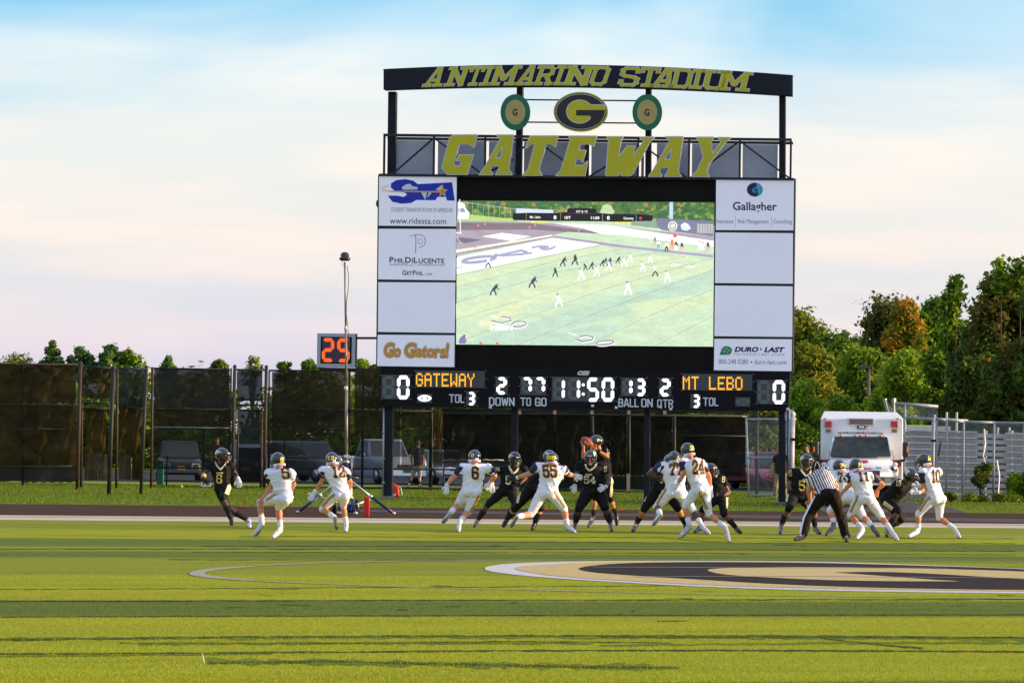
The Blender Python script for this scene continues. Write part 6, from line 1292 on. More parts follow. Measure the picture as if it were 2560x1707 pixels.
# ================================================================== PEOPLE
ZN = {2: (480, 1080, .19134), 3: (1080, 1080, .17857), 4: (1380, 1060, .19139), 5: (1560, 1080, .19127), 6: (1900, 1100, .17857), 7: (2140, 1100, .17857), 0: (0, 0, 1)}
SKIN_L = mat('skin_light', (.58, .22, .12), .5, var=.12, scale=9, var2=(.70, .30, .17)); SKIN_T = mat('skin_tan', (.56, .19, .065), .5, var=.12, scale=9, var2=(.66, .25, .10)); SKIN_B = mat('skin_brown', (.16, .065, .035), .45, var=.15, scale=9, var2=(.22, .09, .05)); SKIN_D = mat('skin_dark', (.075, .032, .020), .42, var=.15, scale=9, var2=(.11, .05, .03))
C_WHITE = mat('jersey_white', (.82, .81, .95), .75, var=.04, scale=12, bump=.25, bscale=90, sheen=.1); C_BLK = mat('jersey_black', (.0065, .006, .006), .75, var=.2, scale=12, bump=.25, bscale=90, spec=.2)
C_PANTW = mat('pants_white', (.80, .79, .94), .55, var=.04, scale=10, bump=.2, bscale=80); C_PANTB = mat('pants_black', (.006, .0055, .006), .7, spec=.2, var=.2, scale=10, bump=.2, bscale=80); C_NAVY = mat('sleeve_navy', (.008, .010, .060), .55, var=.15, scale=10)
C_CREAM = mat('trim_cream', (.66, .58, .36), .6, var=.06); C_GOLDN = mat('number_gold', (.62, .46, .10), .55, var=.05); C_BRN = mat('number_dark', (.022, .012, .030), .6, var=.05); C_YEL = mat('stripe_yellow', (.72, .36, .012), .55, var=.05)
C_SOCKW = mat('sock_white', (.78, .77, .82), .85, var=.05, bump=.3, bscale=120); C_SOCKB = mat('sock_black', (.012, .011, .012), .85, var=.2, bump=.3, bscale=120)
C_SHOEW = mat('shoe_white', (.62, .62, .68), .4, var=.08, scale=12); C_SHOEB = mat('shoe_black', (.020, .018, .022), .35, var=.3, scale=12); C_SHOEG = mat('shoe_silver', (.42, .42, .46), .35, .2, var=.15, scale=14); C_SOLE = mat('shoe_sole', (.14, .14, .10), .6, var=.4, scale=20)
H_NAVY = mat('helmet_navy', (.014, .014, .045), .18, var=.08, coat=.8, spec=.6); H_BLK = mat('helmet_black', (.012, .012, .016), .15, var=.08, coat=.9, spec=.6); M_CAGE = mat('cage_dark', (.02, .02, .03), .4, .3, var=0); M_CAGEG = mat('cage_grey', (.10, .10, .11), .35, .4, var=0)
C_GLW = mat('glove_white', (.74, .74, .78), .5, var=.08, scale=20); C_GLB = mat('glove_black', (.014, .013, .014), .4, var=.3, scale=20)
C_HNUM = mat('decal_yellow', (.85, .62, .02), .4, var=0); C_BOLT = mat('decal_bolt', (.85, .50, .02), .4, var=0); C_DECW = mat('decal_cream', (.68, .62, .46), .45, var=.08, scale=30); C_REDP = mat('collar_red', (.55, .06, .07), .6, var=0)
M_MG = {'red': mat('guard_red', (.8, .06, .02), .4, var=0), 'lime': mat('guard_lime', (.55, .85, .04), .4, var=0), 'pink': mat('guard_pink', (.75, .08, .22), .4, var=0), 'orange': mat('guard_orange', (.85, .15, .02), .4, var=0)}
C_PANTR = mat('trousers_brown_black', (.014, .008, .007), .75, spec=.15, var=.3, scale=6, bump=.3, bscale=40)

def remesh(mb, voxel, smooth_it=4, wr=0.0, seed=0, wk=14.0, smf=.5):
    me = mb.mesh('tmp'); o = bpy.data.objects.new('tmp', me); COL.objects.link(o)
    m = o.modifiers.new('r', 'REMESH'); m.mode = 'VOXEL'; m.voxel_size = voxel
    s_ = o.modifiers.new('s', 'SMOOTH'); s_.iterations = smooth_it; s_.factor = smf
    dg = bpy.context.evaluated_depsgraph_get(); dg.update(); ev = o.evaluated_get(dg)
    out = bpy.data.meshes.new_from_object(ev, preserve_all_data_layers=False, depsgraph=dg); bpy.data.objects.remove(o); bpy.data.meshes.remove(me)
    n = len(out.vertices); co = np.empty(n * 3, np.float32); out.vertices.foreach_get('co', co); co = co.reshape(-1, 3)
    if wr > 0:
        no = np.empty(n * 3, np.float32); out.vertex_normals.foreach_get('vector', no); no = no.reshape(-1, 3); r = np.random.default_rng(seed)
        f = np.zeros(n, np.float32); c0 = co - co.mean(0)
        warp = np.sin(c0 @ (r.normal(size=3) * 5) + r.uniform(0, 6)) * 1.1
        for k in range(5):
            d = r.normal(size=3); d[2] *= 1.8; d /= np.linalg.norm(d); q = np.sin(c0 @ d * wk * (1 + .35 * k) + warp * (1 + k * .4) + r.uniform(0, 6)); f += (1 - np.abs(q)) ** 2 * (1.0 / (1 + .5 * k))
        f = f / f.max(); co = co + no * ((f - .45) * wr)[:, None]; out.vertices.foreach_set('co', co.astype(np.float32).ravel())
    out.polygons.foreach_set('use_smooth', [True] * len(out.polygons)); out.update(); return out

def subdivide_flat(V, Fc, maxlen):
    V = [tuple(v) for v in V]; T = []
    for f in Fc:
        for i in range(1, len(f) - 1): T.append((f[0], f[i], f[i + 1]))
    for _ in range(7):
        cache = {}; N_ = []; any_ = False
        def mid(a, b):
            k = (a, b) if a < b else (b, a)
            if k not in cache: V.append(((V[a][0] + V[b][0]) / 2, (V[a][1] + V[b][1]) / 2)); cache[k] = len(V) - 1
            return cache[k]
        d = lambda a, b: math.hypot(V[a][0] - V[b][0], V[a][1] - V[b][1])
        # split every edge longer than maxlen; conforming because the decision is per edge
        for a, b, c in T:
            L_ = [d(a, b) > maxlen, d(b, c) > maxlen, d(c, a) > maxlen]
            if not any(L_): N_.append((a, b, c)); continue
            any_ = True
            if all(L_): x, y, z = mid(a, b), mid(b, c), mid(c, a); N_ += [(a, x, z), (x, b, y), (z, y, c), (x, y, z)]
            else:
                if L_[0] and L_[1]: x, y = mid(a, b), mid(b, c); N_ += [(x, b, y), (a, x, y), (a, y, c)]
                elif L_[1] and L_[2]: y, z = mid(b, c), mid(c, a); N_ += [(y, c, z), (b, y, z), (b, z, a)]
                elif L_[2] and L_[0]: z, x = mid(c, a), mid(a, b); N_ += [(z, a, x), (c, z, x), (c, x, b)]
                elif L_[0]: x = mid(a, b); N_ += [(a, x, c), (x, b, c)]
                elif L_[1]: y = mid(b, c); N_ += [(b, y, a), (y, c, a)]
                else: z = mid(c, a); N_ += [(c, z, b), (z, a, b)]
        T = N_
        if not any_: break
    return V, T
def decal(name, V, Fc, f, bvs, m, parent, lift=.004, fall=None, maxlen=3.0, maxd=.5):
    """2-D shape mapped to the image by f, laid on the first surface met; V in final image units after f"""
    P2 = [f(*v) for v in V]; P2, T = subdivide_flat(P2, Fc, maxlen); P3 = []; ok = []
    for x, y in P2:
        d = raydir(x, y).normalized(); best = None
        for bv in bvs:
            h = bv.ray_cast(cam_pos, d)
            if h[0] is not None and (best is None or h[3] < best[3]): best = h
        if best is None: P3.append(cam_pos); ok.append(False)
        else:
            n_ = best[1]; n_ = -n_ if n_.dot(d) > 0 else n_; P3.append(best[0] + n_ * lift - d * lift * .6); ok.append(True)
    T = [t for t in T if all(ok[i] for i in t) and max((P3[t[0]] - P3[t[1]]).length, (P3[t[1]] - P3[t[2]]).length, (P3[t[2]] - P3[t[0]]).length) < .12]
    if not T: return None
    used = sorted({i for t in T for i in t}); mp_ = {a: b for b, a in enumerate(used)}; mb = MB(); mb.add([P3[i] for i in used], [tuple(mp_[i] for i in t) for t in T])
    return mb.build(name, m, parent, True, fix=False)
def bvh_of(o): me = o.data; return BVHTree.FromPolygons([v.co[:] for v in me.vertices], [p.vertices[:] for p in me.polygons])

def hand(mb, w_, tip, s=1.0, curl=.3, view=Vector((0, 1, 0))):
    d = (tip - w_); d = d.normalized() if d.length > 1e-4 else Vector((0, 0, -1)); side = d.cross(view); side = side.normalized() if side.length > .1 else Vector((1, 0, 0)); nrm = side.cross(d).normalized()
    pal = w_ + d * .085 * s; mb.loft([w_ - d * .02, w_ + d * .02 * s, w_ + d * .055 * s, pal, pal + d * .012], [(.027 * s, .020 * s), (.034 * s, .019 * s), (.044 * s, .018 * s), (.043 * s, .016 * s), (.03 * s, .01 * s)], 10, True, (side, nrm))
    fm = MB()
    for i, (o_, L_) in enumerate(((-.033, .068), (-.011, .080), (.011, .076), (.032, .060))):
        a = pal + side * o_ * s - d * .01; d2 = (d + side * o_ * 2.2 - nrm * curl).normalized(); b = a + d2 * L_ * .5 * s; d3 = (d2 - nrm * curl * 1.4).normalized(); c = b + d3 * L_ * .5 * s
        fm.loft([a, b, c, c + d3 * .006], [.0115 * s, .0105 * s, .009 * s, .004], 7)
    a = w_ + d * .03 * s - side * .03 * s; b = a + (d * .6 - side * .8 - nrm * curl * .4).normalized() * .038 * s; c = b + (d * .9 - side * .35 - nrm * curl * .6).normalized() * .034 * s
    fm.loft([a, b, c, c + (c - b).normalized() * .006], [.015 * s, .013 * s, .011 * s, .004], 7)
    return fm

def person(label, z, ground, J, team, look=(0, 1, 0), bulk=1.0, sc=1.0, skin=SKIN_L, num=None, helm=None, gloves=(None, None), shoes=None, lean=0.0, twist=0.0, group=None, extra=None, hr=1.0):
    ox, oy, k = ZN[z]; I = lambda p: (ox + p[0] * k, oy + p[1] * k)
    gx_, gy_ = I(ground); Yg = CAM_H * F_PX / (gy_ - horizon(gx_)); ppm = pxm(Yg)
    L = {'ua': .30 * sc, 'fa': .27 * sc, 'th': .45 * sc, 'ca': .45 * sc, 'ft': .20 * sc}
    D = {}; X = {}
    def setd(nm, d): D[nm] = d
    pel = ((J['hL'][0] + J['hR'][0]) / 2, (J['hL'][1] + J['hR'][1]) / 2)
    setd('pel', 0); D['hL'] = -twist * .5; D['hR'] = twist * .5; D['neck'] = lean; D['sL'] = lean - twist * .8 + J.get('sd', (0, 0))[0]; D['sR'] = lean + twist * .8 + J.get('sd', (0, 0))[1]
    def chain(a, b, Ln):
        pa, pb = J[a], J[b]; d2 = math.hypot(pa[0] - pb[0], pa[1] - pb[1]) * k / ppm; s_ = pb[2] if len(pb) > 2 else 0
        dd = math.sqrt(max(0, Ln * Ln - d2 * d2)); D[b] = D[a] + s_ * dd
    for s_ in 'LR':
        chain('s' + s_, 'e' + s_, L['ua']); chain('e' + s_, 'w' + s_, L['fa']); chain('h' + s_, 'k' + s_, L['th']); chain('k' + s_, 'a' + s_, L['ca'])
        D['g' + s_] = D['w' + s_] + (J['g' + s_][2] * .08 if len(J['g' + s_]) > 2 else 0); t_ = J['t' + s_]; chain('a' + s_, 't' + s_, L['ft'])
    low = max(('tL', 'tR'), key=lambda q: J[q][1]); Yp = Yg - D[low] 
    for nm, p in J.items():
        if nm in ('sd', 'head'): continue
        X[nm] = at(*I(p[:2]), Yp + D.get(nm, 0))
    X['pel'] = (X['hL'] + X['hR']) / 2
    for s_ in 'LR':
        for q in ('a', 't'):
            lim = .035 if q == 't' else .075
            if X[q + s_].z < lim: gp = gnd(*I(J[q + s_][:2]), z=lim); X[q + s_] = gp if gp.y < X[q + s_].y + .6 else Vector((X[q + s_].x, X[q + s_].y, lim))
    hd_ = J['head']; X['head'] = at(*I(hd_[:2]), Yp + D['neck'] + (hd_[2] if len(hd_) > 2 else 0))
    root = empty('person', (X['pel'].x, X['pel'].y, 0), label, 'player' if team in 'wb' else 'person', group)
    lat = (X['sR'] - X['sL']); lat2 = (X['hR'] - X['hL']); up = (X['neck'] - X['pel']).normalized()
    def axes(t):
        l_ = (lat.normalized() * t + lat2.normalized() * (1 - t)); l_ = (l_ - up * l_.dot(up)).normalized(); return l_, up.cross(l_).normalized()
    look = Vector(look).normalized(); b_ = bulk
    def torso(mb, prof, g=1.0):
        pts = []; rr = []; ax = []
        bow = axes(.5)[1] * 0
        for t, a, d in prof: pts.append(X['pel'].lerp(X['neck'], t)); rr.append((a * g * sc * b_, d * g * sc * b_)); ax.append(axes(max(0, min(1, t))))
        mb.loft(pts, rr, 20, True, ax)
    # ---- body
    mb = MB(); torso(mb, [(-.16, .10, .08), (0, .15, .11), (.25, .135, .10), (.5, .145, .105), (.75, .17, .115), (.92, .15, .09), (1.0, .06, .06)])
    # shoulders pulled in from the padded outline to the joint
    SH = {}
    for s_ in 'LR':
        SH[s_] = X['s' + s_].lerp(X['neck'], .12) - up * .02
        mb.capsule(X['neck'] - up * .06, SH[s_], .06 * b_, .058 * b_, 10); mb.capsule(SH[s_], X['e' + s_], .057 * b_, .043 * b_, 12, ((.4, 1.12),)); mb.capsule(X['e' + s_], X['w' + s_], .043 * b_, .028 * b_, 12, ((.25, 1.15),))
        hh = X['h' + s_].lerp(X['pel'], .25); mb.capsule(hh, X['k' + s_], .088 * b_, .056 * b_, 14, ((.3, 1.1),)); 
        ca = X['a' + s_] - X['k' + s_]; mb.capsule(X['k' + s_], X['a' + s_], .054 * b_, .036 * b_, 14, ((.12, 1.0), (.32, 1.28 if b_ < 1.2 else 1.2), (.6, 1.02)))
        mb.capsule(X['a' + s_], X['t' + s_].lerp(X['a' + s_], .1), .035, .028, 8)
    mb.capsule(X['neck'] - up * .05, X['head'].lerp(X['neck'], .3), .062 * b_, .058 * b_, 12)
    hup = (X['head'] - X['neck']).normalized() * .6 + Vector((0, 0, .7)); hup.normalize(); hf = (look - hup * look.dot(hup)).normalized(); hs = hf.cross(hup).normalized()
    mb.ball(X['head'], (.074, .094, .112), 16, 12, (hs, hf, hup)); mb.ball(X['head'] + hf * .02 - hup * .06, (.055, .07, .055), 12, 8, (hs, hf, hup))
    mb.ball(X['head'] + hf * .098 - hup * .012, (.014, .022, .024), 8, 6, (hs, hf, hup)); 
    for e_ in (-1, 1): mb.ball(X['head'] + hs * .077 * e_ - hup * .01, (.010, .022, .032), 8, 6, (hs, hf, hup)); 
    fingers = MB(); 
    for s_ in 'LR':
        fm = hand(mb, X['w' + s_], X['g' + s_], 1.05, J.get('curl', .35)); 
        if gloves['LR'.index(s_)] is None: fingers.merge(fm)
    me = remesh(mb, .0125, 3)
    body = link('body', me, root); me.materials.append(skin)
    if fingers.v:    # fingers rooted in the palms, one mesh with the body
        bm = bmesh.new(); bm.from_mesh(me); tmp = fingers.mesh('f'); bm.from_mesh(tmp); bm.to_mesh(me); bm.free(); bpy.data.meshes.remove(tmp); me.polygons.foreach_set('use_smooth', [True] * len(me.polygons))
    surf = []
    # ---- jersey
    kit = {'w': (C_WHITE, C_PANTW, C_SOCKW), 'b': (C_BLK, C_PANTB, C_SOCKB), 'r': (None, C_PANTR, C_SOCKB), 'c': (None, None, C_SOCKB)}[team]
    jm = extra.get('shirt', kit[0]) if extra else kit[0]; pm = extra.get('pants', kit[1]) if extra else kit[1]
    seed = int(abs(gx_) * 7) % 9973; pads = team in 'wb'
    mb = MB()
    if pads: torso(mb, [(.02, .165, .135), (.05, .172, .14), (.3, .165, .135), (.55, .185, .15), (.78, .215, .165), (.92, .19, .14), (1.0, .085, .085)])
    else: torso(mb, [(.0, .16, .125), (.05, .17, .135), (.3, .165, .135), (.55, .175, .14), (.8, .185, .14), (.93, .15, .11), (1.0, .075, .075)])
    for s_ in 'LR':
        r1 = .088 if pads else .072
        mb.capsule(X['neck'].lerp(X['s' + s_], .25) - up * .05, X['s' + s_] - up * .01, .085 * b_ if pads else .065, r1 * b_, 14)
        mb.capsule(X['s' + s_] - up * .01, X['s' + s_].lerp(X['e' + s_], .30 if pads else .42), r1 * b_, (.078 if pads else .068) * b_, 14)
    jme = remesh(mb, .014, 3, .034 if pads else .024, seed, 17); jme.materials.append(jm); jer = link('jersey' if pads else 'shirt', jme, root); surf.append(jer)
    jb = bvh_of(jer)
    if team == 'r' or (extra and extra.get('stripes')):      # striped shirt: stripes follow the body's side-to-side axis
        lx = axes(.8)[0]; n = len(jme.vertices); co = np.empty(n * 3, np.float32); jme.vertices.foreach_get('co', co); co = co.reshape(-1, 3) - np.array(X['pel'])
        u = co @ np.array(lx); at_ = jme.attributes.new('side', 'FLOAT', 'POINT'); at_.data.foreach_set('value', u.astype(np.float32)); jme.materials.clear(); jme.materials.append(stripe_mat())
    if team == 'w':
        for s_ in 'LR':
            mb = MB(); a = X['s' + s_].lerp(X['e' + s_], .12); c = X['s' + s_].lerp(X['e' + s_], .52); mb.capsule(a, c, .086 * b_, .070 * b_, 14); sm = remesh(mb, .014, 3, .016, seed + 3); sm.materials.append(C_NAVY); surf.append(link('sleeve', sm, root))
    else:
        for s_ in 'LR':
            a = X['s' + s_].lerp(X['e' + s_], .2); c = X['s' + s_].lerp(X['e' + s_], .46 if pads else .5); mb = MB(); mb.capsule(a, c, .076 * b_, .066 * b_, 14); sm = remesh(mb, .014, 3, .012, seed + 3)
            if team == 'r': 
                at_ = sm.attributes.new('side', 'FLOAT', 'POINT'); nn_ = len(sm.vertices); co = np.empty(nn_ * 3, np.float32); sm.vertices.foreach_get('co', co); co = co.reshape(-1, 3) - np.array(X['pel']); at_.data.foreach_set('value', (co @ np.array(axes(.8)[0])).astype(np.float32)); sm.materials.append(stripe_mat())
            else: sm.materials.append(jm)
            surf.append(link('sleeve', sm, root))
    # ---- pants / trousers
    mb = MB(); torso(mb, [(-.19, .12, .10), (-.1, .17, .14), (.0, .175, .145), (.10, .16, .13), (.13, .15, .12)])
    long_ = team in 'rc' and not (extra and extra.get('shorts')); bk = axes(0)[1]; gl = bk if bk.dot(look) < 0 else -bk
    for s_ in 'LR':
        hh = X['h' + s_].lerp(X['pel'], .18); mb.ball(X['h' + s_].lerp(X['pel'], .3) + gl * .05 - up * .03, .105 * b_, 12, 8)
        if extra and extra.get('shorts'): mb.capsule(hh, hh.lerp(X['k' + s_], .8), .105 * b_, .09 * b_, 14)
        else:
            mb.capsule(hh, X['k' + s_], .103 * b_, .068 * b_, 16, ((.3, 1.10),))
            if long_: mb.capsule(X['k' + s_], X['a' + s_].lerp(X['k' + s_], .04), .078 * b_, .072 * b_, 14)
            else: mb.capsule(X['k' + s_], X['k' + s_].lerp(X['a' + s_], .10), .068 * b_, .061 * b_, 14); 
    pme = remesh(mb, .014, 3, .015 if not long_ else .026, seed + 1, 18 if not long_ else 12); pme.materials.append(pm); pan = link('pants' if not (extra and extra.get('shorts')) else 'shorts', pme, root); pb_ = bvh_of(pan); surf.append(pan)
    # ---- socks, shoes
    shm = shoes or ((C_SHOEW if team == 'w' else C_SHOEB),) * 2
    for i, s_ in enumerate('LR'):
        K, A_, T_ = X['k' + s_], X['a' + s_], X['t' + s_]
        if not long_:
            t0 = .62 if team == 'w' else .42
            if extra and 'sock' in extra: t0 = extra['sock']
            mb = MB(); rr = lambda t: (.054 + (.036 - .054) * t) * (1.27 if .2 < t < .5 else 1.1) * b_ + .006
            mb.loft([K.lerp(A_, t) for t in (t0, t0 + .04, (t0 + 1) / 2, 1.0, 1.03)], [rr(t0) * .9, rr(t0), rr((t0 + 1) / 2) * .98, .046, .04], 14); so = mb.build('sock', kit[2], root, True)
        d = (T_ - A_); dl_ = d.length; fwd_ = d.normalized()
        heel = A_ - fwd_ * .02 + (Vector((0, 0, -1)) * .6 - (A_ - K).normalized() * -.7).normalized() * .045
        sole = (heel - A_); T2 = T_; mid_ = heel.lerp(T2, .55) + (A_ - heel) * .15; mb = MB()
        mb.capsule(A_, heel, .044, .040, 12); mb.capsule(heel, mid_, .040, .044, 12); mb.capsule(mid_, T2, .044, .030, 12); mb.capsule(A_, mid_, .042, .036, 12)
        sm = remesh(mb, .011, 3); co = np.empty(len(sm.vertices) * 3, np.float32); sm.vertices.foreach_get('co', co); co = co.reshape(-1, 3); co[:, 2] = np.maximum(co[:, 2], .004); sm.vertices.foreach_set('co', co.ravel())
        sm.materials.append(shm[i]); sh = link('shoe', sm, root)
        # sole: thin plate under heel-toe line with studs
        dn = ((heel - A_).normalized() * .8 + (mid_ - A_).normalized() * .2); ln = (T2 - heel); dn = (dn - ln.normalized() * dn.dot(ln.normalized())).normalized(); sd_ = ln.normalized().cross(dn).normalized(); mb = MB()
        mb.loft([heel - ln.normalized() * .03 + dn * .028, heel + dn * .034, heel.lerp(T2, .5) + dn * .030, heel.lerp(T2, .8) + dn * .030, T2 + ln.normalized() * .02 + dn * .018], [(.015, .008), (.034, .012), (.033, .012), (.042, .012), (.015, .008)], 10, True, (sd_, dn))
        if pads:
            for t_ in (.05, .6, .8, .95):
                for q in (-1, 1): c = heel.lerp(T2, t_) + dn * .04 + sd_ * q * .022; mb.tube(c, c + dn * .014, .007, .005, 5)
        for j_, v_ in enumerate(mb.v): mb.v[j_] = (v_[0], v_[1], max(v_[2], .001 + .0003 * (j_ % 3)))
        mb.build('sole', C_SOLE if pads else C_SHOEB, sh, True, fix=False)
    # ---- gloves / wristbands
    for i, s_ in enumerate('LR'):
        gm = gloves[i]
        if gm is not None:
            mb = MB(); fm = hand(mb, X['w' + s_], X['g' + s_], 1.16, J.get('curl', .35)); mb.capsule(X['w' + s_].lerp(X['e' + s_], .12), X['w' + s_], .036, .036, 10); mb.merge(fm); mb.build('glove', gm, root, True)
        if extra and extra.get('band' + s_): mb = MB(); a, c, m_, r_ = extra['band' + s_]; mb.loft([X['e' + s_].lerp(X['w' + s_], t) for t in (a, a + .02, c - .02, c)], [r_ * .95, r_, r_ * .95, r_ * .9], 12); mb.build('wristband', m_, root, True)
    # ---- head
    bvs = [jb] + [bvh_of(o_) for o_ in surf if o_.name.startswith('sleeve')]
    hb = None
    if helm:
        mb = MB(); hc = X['head'] + hup * .012; R_ = (.118 * hr, .142 * hr, .128 * hr); bm = bmesh.new(); bmesh.ops.create_uvsphere(bm, u_segments=28, v_segments=20, radius=1)
        kill = []
        for f in bm.faces:
            c = f.calc_center_median()
            if (c.y > .45 and c.z < .22 and abs(c.x) < .75) or c.z < -.80 or (c.z < -.45 and c.y < -.35 and False): kill.append(f)
        bmesh.ops.delete(bm, geom=kill, context='FACES')
        for v in bm.verts:
            x, y, z_ = v.co
            if z_ < -.2: y *= .97; 
            if z_ < -.3 and y < 0: z_ = -.3 + (z_ + .3) * .75
            if z_ < -.3 and y > 0: y *= 1 + (-.3 - z_) * .25
            v.co = Vector((x, y, z_ * (1.0 if z_ > 0 else 1.02)))
        for v in bm.verts: p = v.co; v.co = hc + hs * p.x * R_[0] + hf * p.y * R_[1] + hup * p.z * R_[2]
        me = bpy.data.meshes.new('helmet'); bm.to_mesh(me); bm.free(); me.materials.append(H_NAVY if helm == 'w' else H_BLK); me.polygons.foreach_set('use_smooth', [True] * len(me.polygons)); he = link('helmet', me, root)
        so_ = he.modifiers.new('s', 'SOLIDIFY'); so_.thickness = .012; so_.offset = -1; hb = bvh_of(he)
        HP = lambda x, y, z_: hc + hs * x * R_[0] + hf * y * R_[1] + hup * z_ * R_[2]
        cage = M_CAGE if helm == 'w' else M_CAGEG
        for zz, yy, xx in ((-.12, 1.18, .72), (-.38, 1.24, .78), (-.66, 1.22, .70), (-.85, 1.1, .55)):
            mb = MB(); mb.loft([HP(-xx * 1.25, .45, zz + .08), HP(-xx * .95, .95, zz), HP(-xx * .4, yy, zz), HP(xx * .4, yy, zz), HP(xx * .95, .95, zz), HP(xx * 1.25, .45, zz + .08)], [.0055] * 6, 6); mb.build('facemask_bar', cage, he, True)
        for xx in (-.5, 0, .5):
            mb = MB(); mb.loft([HP(xx * .9, 1.02, .26 if xx == 0 else .1), HP(xx, 1.18, -.12), HP(xx, 1.24, -.5), HP(xx * .9, 1.12, -.86)], [.0055] * 4, 6); mb.build('facemask_bar', cage, he, True)
        for e_ in (-1, 1): mb = MB(); mb.loft([HP(e_ * .98, .3, -.5), HP(e_ * .8, .75, -.75), HP(0, .95, -.95)], [.008] * 3, 6); mb.build('chin_strap', C_WHITE if helm == 'w' else C_BLK, he, True)
        mb = MB(); mb.ball(HP(0, .88, -.92), (.035, .025, .03), 8, 6, (hs, hf, hup)); mb.build('chin_cup', C_WHITE if helm == 'w' else C_CREAM, he, True)
        mb = MB(); mb.prism([HP(-.35, 1.02, .24), HP(.35, 1.02, .24), HP(.33, .99, .36), HP(-.33, .99, .36)], hf * .006); mb.build('front_bumper', C_WHITE if helm == 'w' else C_DECW, he)
        if helm == 'w':
            mb = MB(); P = [HP(math.sin(a) * .93, -math.cos(a) * .93, -.70) for a in [(-1.25 + i * .25) for i in range(11)]]; mb.loft(P, [(.010, .021)] * 11, 8, True, [((P[min(i + 1, 10)] - P[max(i - 1, 0)]).normalized().cross(hup).normalized(), hup) for i in range(11)]); nb = mb.build('neck_roll', C_WHITE, he, True)
            mb = MB(); P = [HP(math.sin(a) * 1.03, -math.cos(a) * 1.03, -.70) for a in [(-.6 + i * .2) for i in range(7)]]; mb.loft(P, [(.003, .008)] * 7, 6, True, [((P[min(i + 1, 6)] - P[max(i - 1, 0)]).normalized().cross(hup).normalized(), hup) for i in range(7)]); mb.build('neck_roll_print', C_REDP, he, True)
        if extra and extra.get('guard'):
            mb = MB(); mb.loft([HP(0, .70, -.45), HP(0, 1.0, -.5), HP(.05, 1.28, -.62)], [.018, .020, .016], 8); mb.build('mouthguard', M_MG[extra['guard']], root, True)
        if extra:
            for kind, (x, y), (wd, hg) in extra.get('hdec', []):
                cxp, cyp = I((x, y)); fx = lambda u, v: (cxp + u * wd * k, cyp - v * hg * k)
                if kind == 'num': V, Fc = number_glyph(num or '5', .30, .08); decal('helmet_number', V, Fc, lambda u, v: fx(u, v - .5), [hb], C_HNUM, he, .004, maxlen=1.5)
                elif kind == 'bolt': V, Fc = union2d([[(-.5, -.5), (-.42, .05), (-.1, .42), (.2, .5), (.5, .40), (.1, .2), (-.1, 0), (-.3, -.1)]]); decal('helmet_decal', V, Fc, fx, [hb], C_BOLT, he, .004, maxlen=1.5)
                elif kind == 'head': V, Fc = union2d([[(-.5, .1), (-.42, .38), (-.2, .5), (-.05, .42), (.1, .3), (.3, .28), (.5, .1), (.42, -.06), (.2, -.02), (.12, -.2), (-.02, -.12), (-.1, -.4), (-.28, -.5), (-.42, -.3)]]); decal('helmet_decal', V, Fc, fx, [hb], C_DECW, he, .004, maxlen=1.5)
                elif kind == 'patch': V, Fc = union2d([[(-.5, -.5), (.5, -.5), (.5, .5), (-.5, .5)]]); decal('helmet_label', V, Fc, fx, [hb], C_WHITE, he, .004, maxlen=1.5)
    else:
        hairm = extra.get('hair', C_BLK) if extra else C_BLK
        bm = bmesh.new(); bmesh.ops.create_uvsphere(bm, u_segments=20, v_segments=14, radius=1); kill = [f for f in bm.faces if (f.calc_center_median().y > .25 and f.calc_center_median().z < .42) or f.calc_center_median().z < -.45]; bmesh.ops.delete(bm, geom=kill, context='FACES'); hc = X['head']
        for v in bm.verts: p = v.co; j = 1 + random.uniform(-.03, .05); v.co = hc + hs * p.x * .083 * j + hf * p.y * .103 * j + hup * (p.z * .12 * j + .008)
        me = bpy.data.meshes.new('hair'); bm.to_mesh(me); bm.free(); me.materials.append(hairm); me.polygons.foreach_set('use_smooth', [True] * len(me.polygons)); nm = 'cap' if extra and extra.get('cap') else 'hair'; he = link(nm, me, root); so_ = he.modifiers.new('s', 'SOLIDIFY'); so_.thickness = .01; so_.offset = -1
        if nm == 'cap': mb = MB(); mb.loft([hc - hf * .085 + hup * (.07) , hc - hf * .108 - hup * .03 ], [(.03, .002), (.03, .002)], 8, True, (hs, hf)); mb.build('cap_strap', C_BLK, he); mb = MB(); P = [hc - hf * (.112 - .03 * abs(a) ** 2) + hs * .05 * a + hup * (.075 - .12 * a * a) for a in [-1 + i * .2 for i in range(11)]]; mb.loft(P, [.005] * 11, 5); mb.build('cap_piping', C_WHITE, he, True)
        mb = MB(); 
        for e_ in (-1, 1): mb.ball(hc + hf * .088 + hs * .032 * e_ + hup * .012, (.013, .008, .008), 8, 6, (hs, hf, hup))
        mb.build('eyes', mat('eye_dark', (.03, .02, .02), .3, var=0), root, True); mb = MB(); mb.ball(hc + hf * .082 - hup * .058, (.026, .012, .008), 8, 6, (hs, hf, hup)); mb.build('mouth', mat('lips', (.35, .12, .10), .5, var=0), root, True)
        if extra and extra.get('brows', True): 
            mb = MB()
            for e_ in (-1, 1): mb.ball(hc + hf * .092 + hs * .032 * e_ + hup * .032, (.018, .006, .005), 8, 6, (hs, hf, hup))
            mb.build('eyebrows', hairm, root, True)
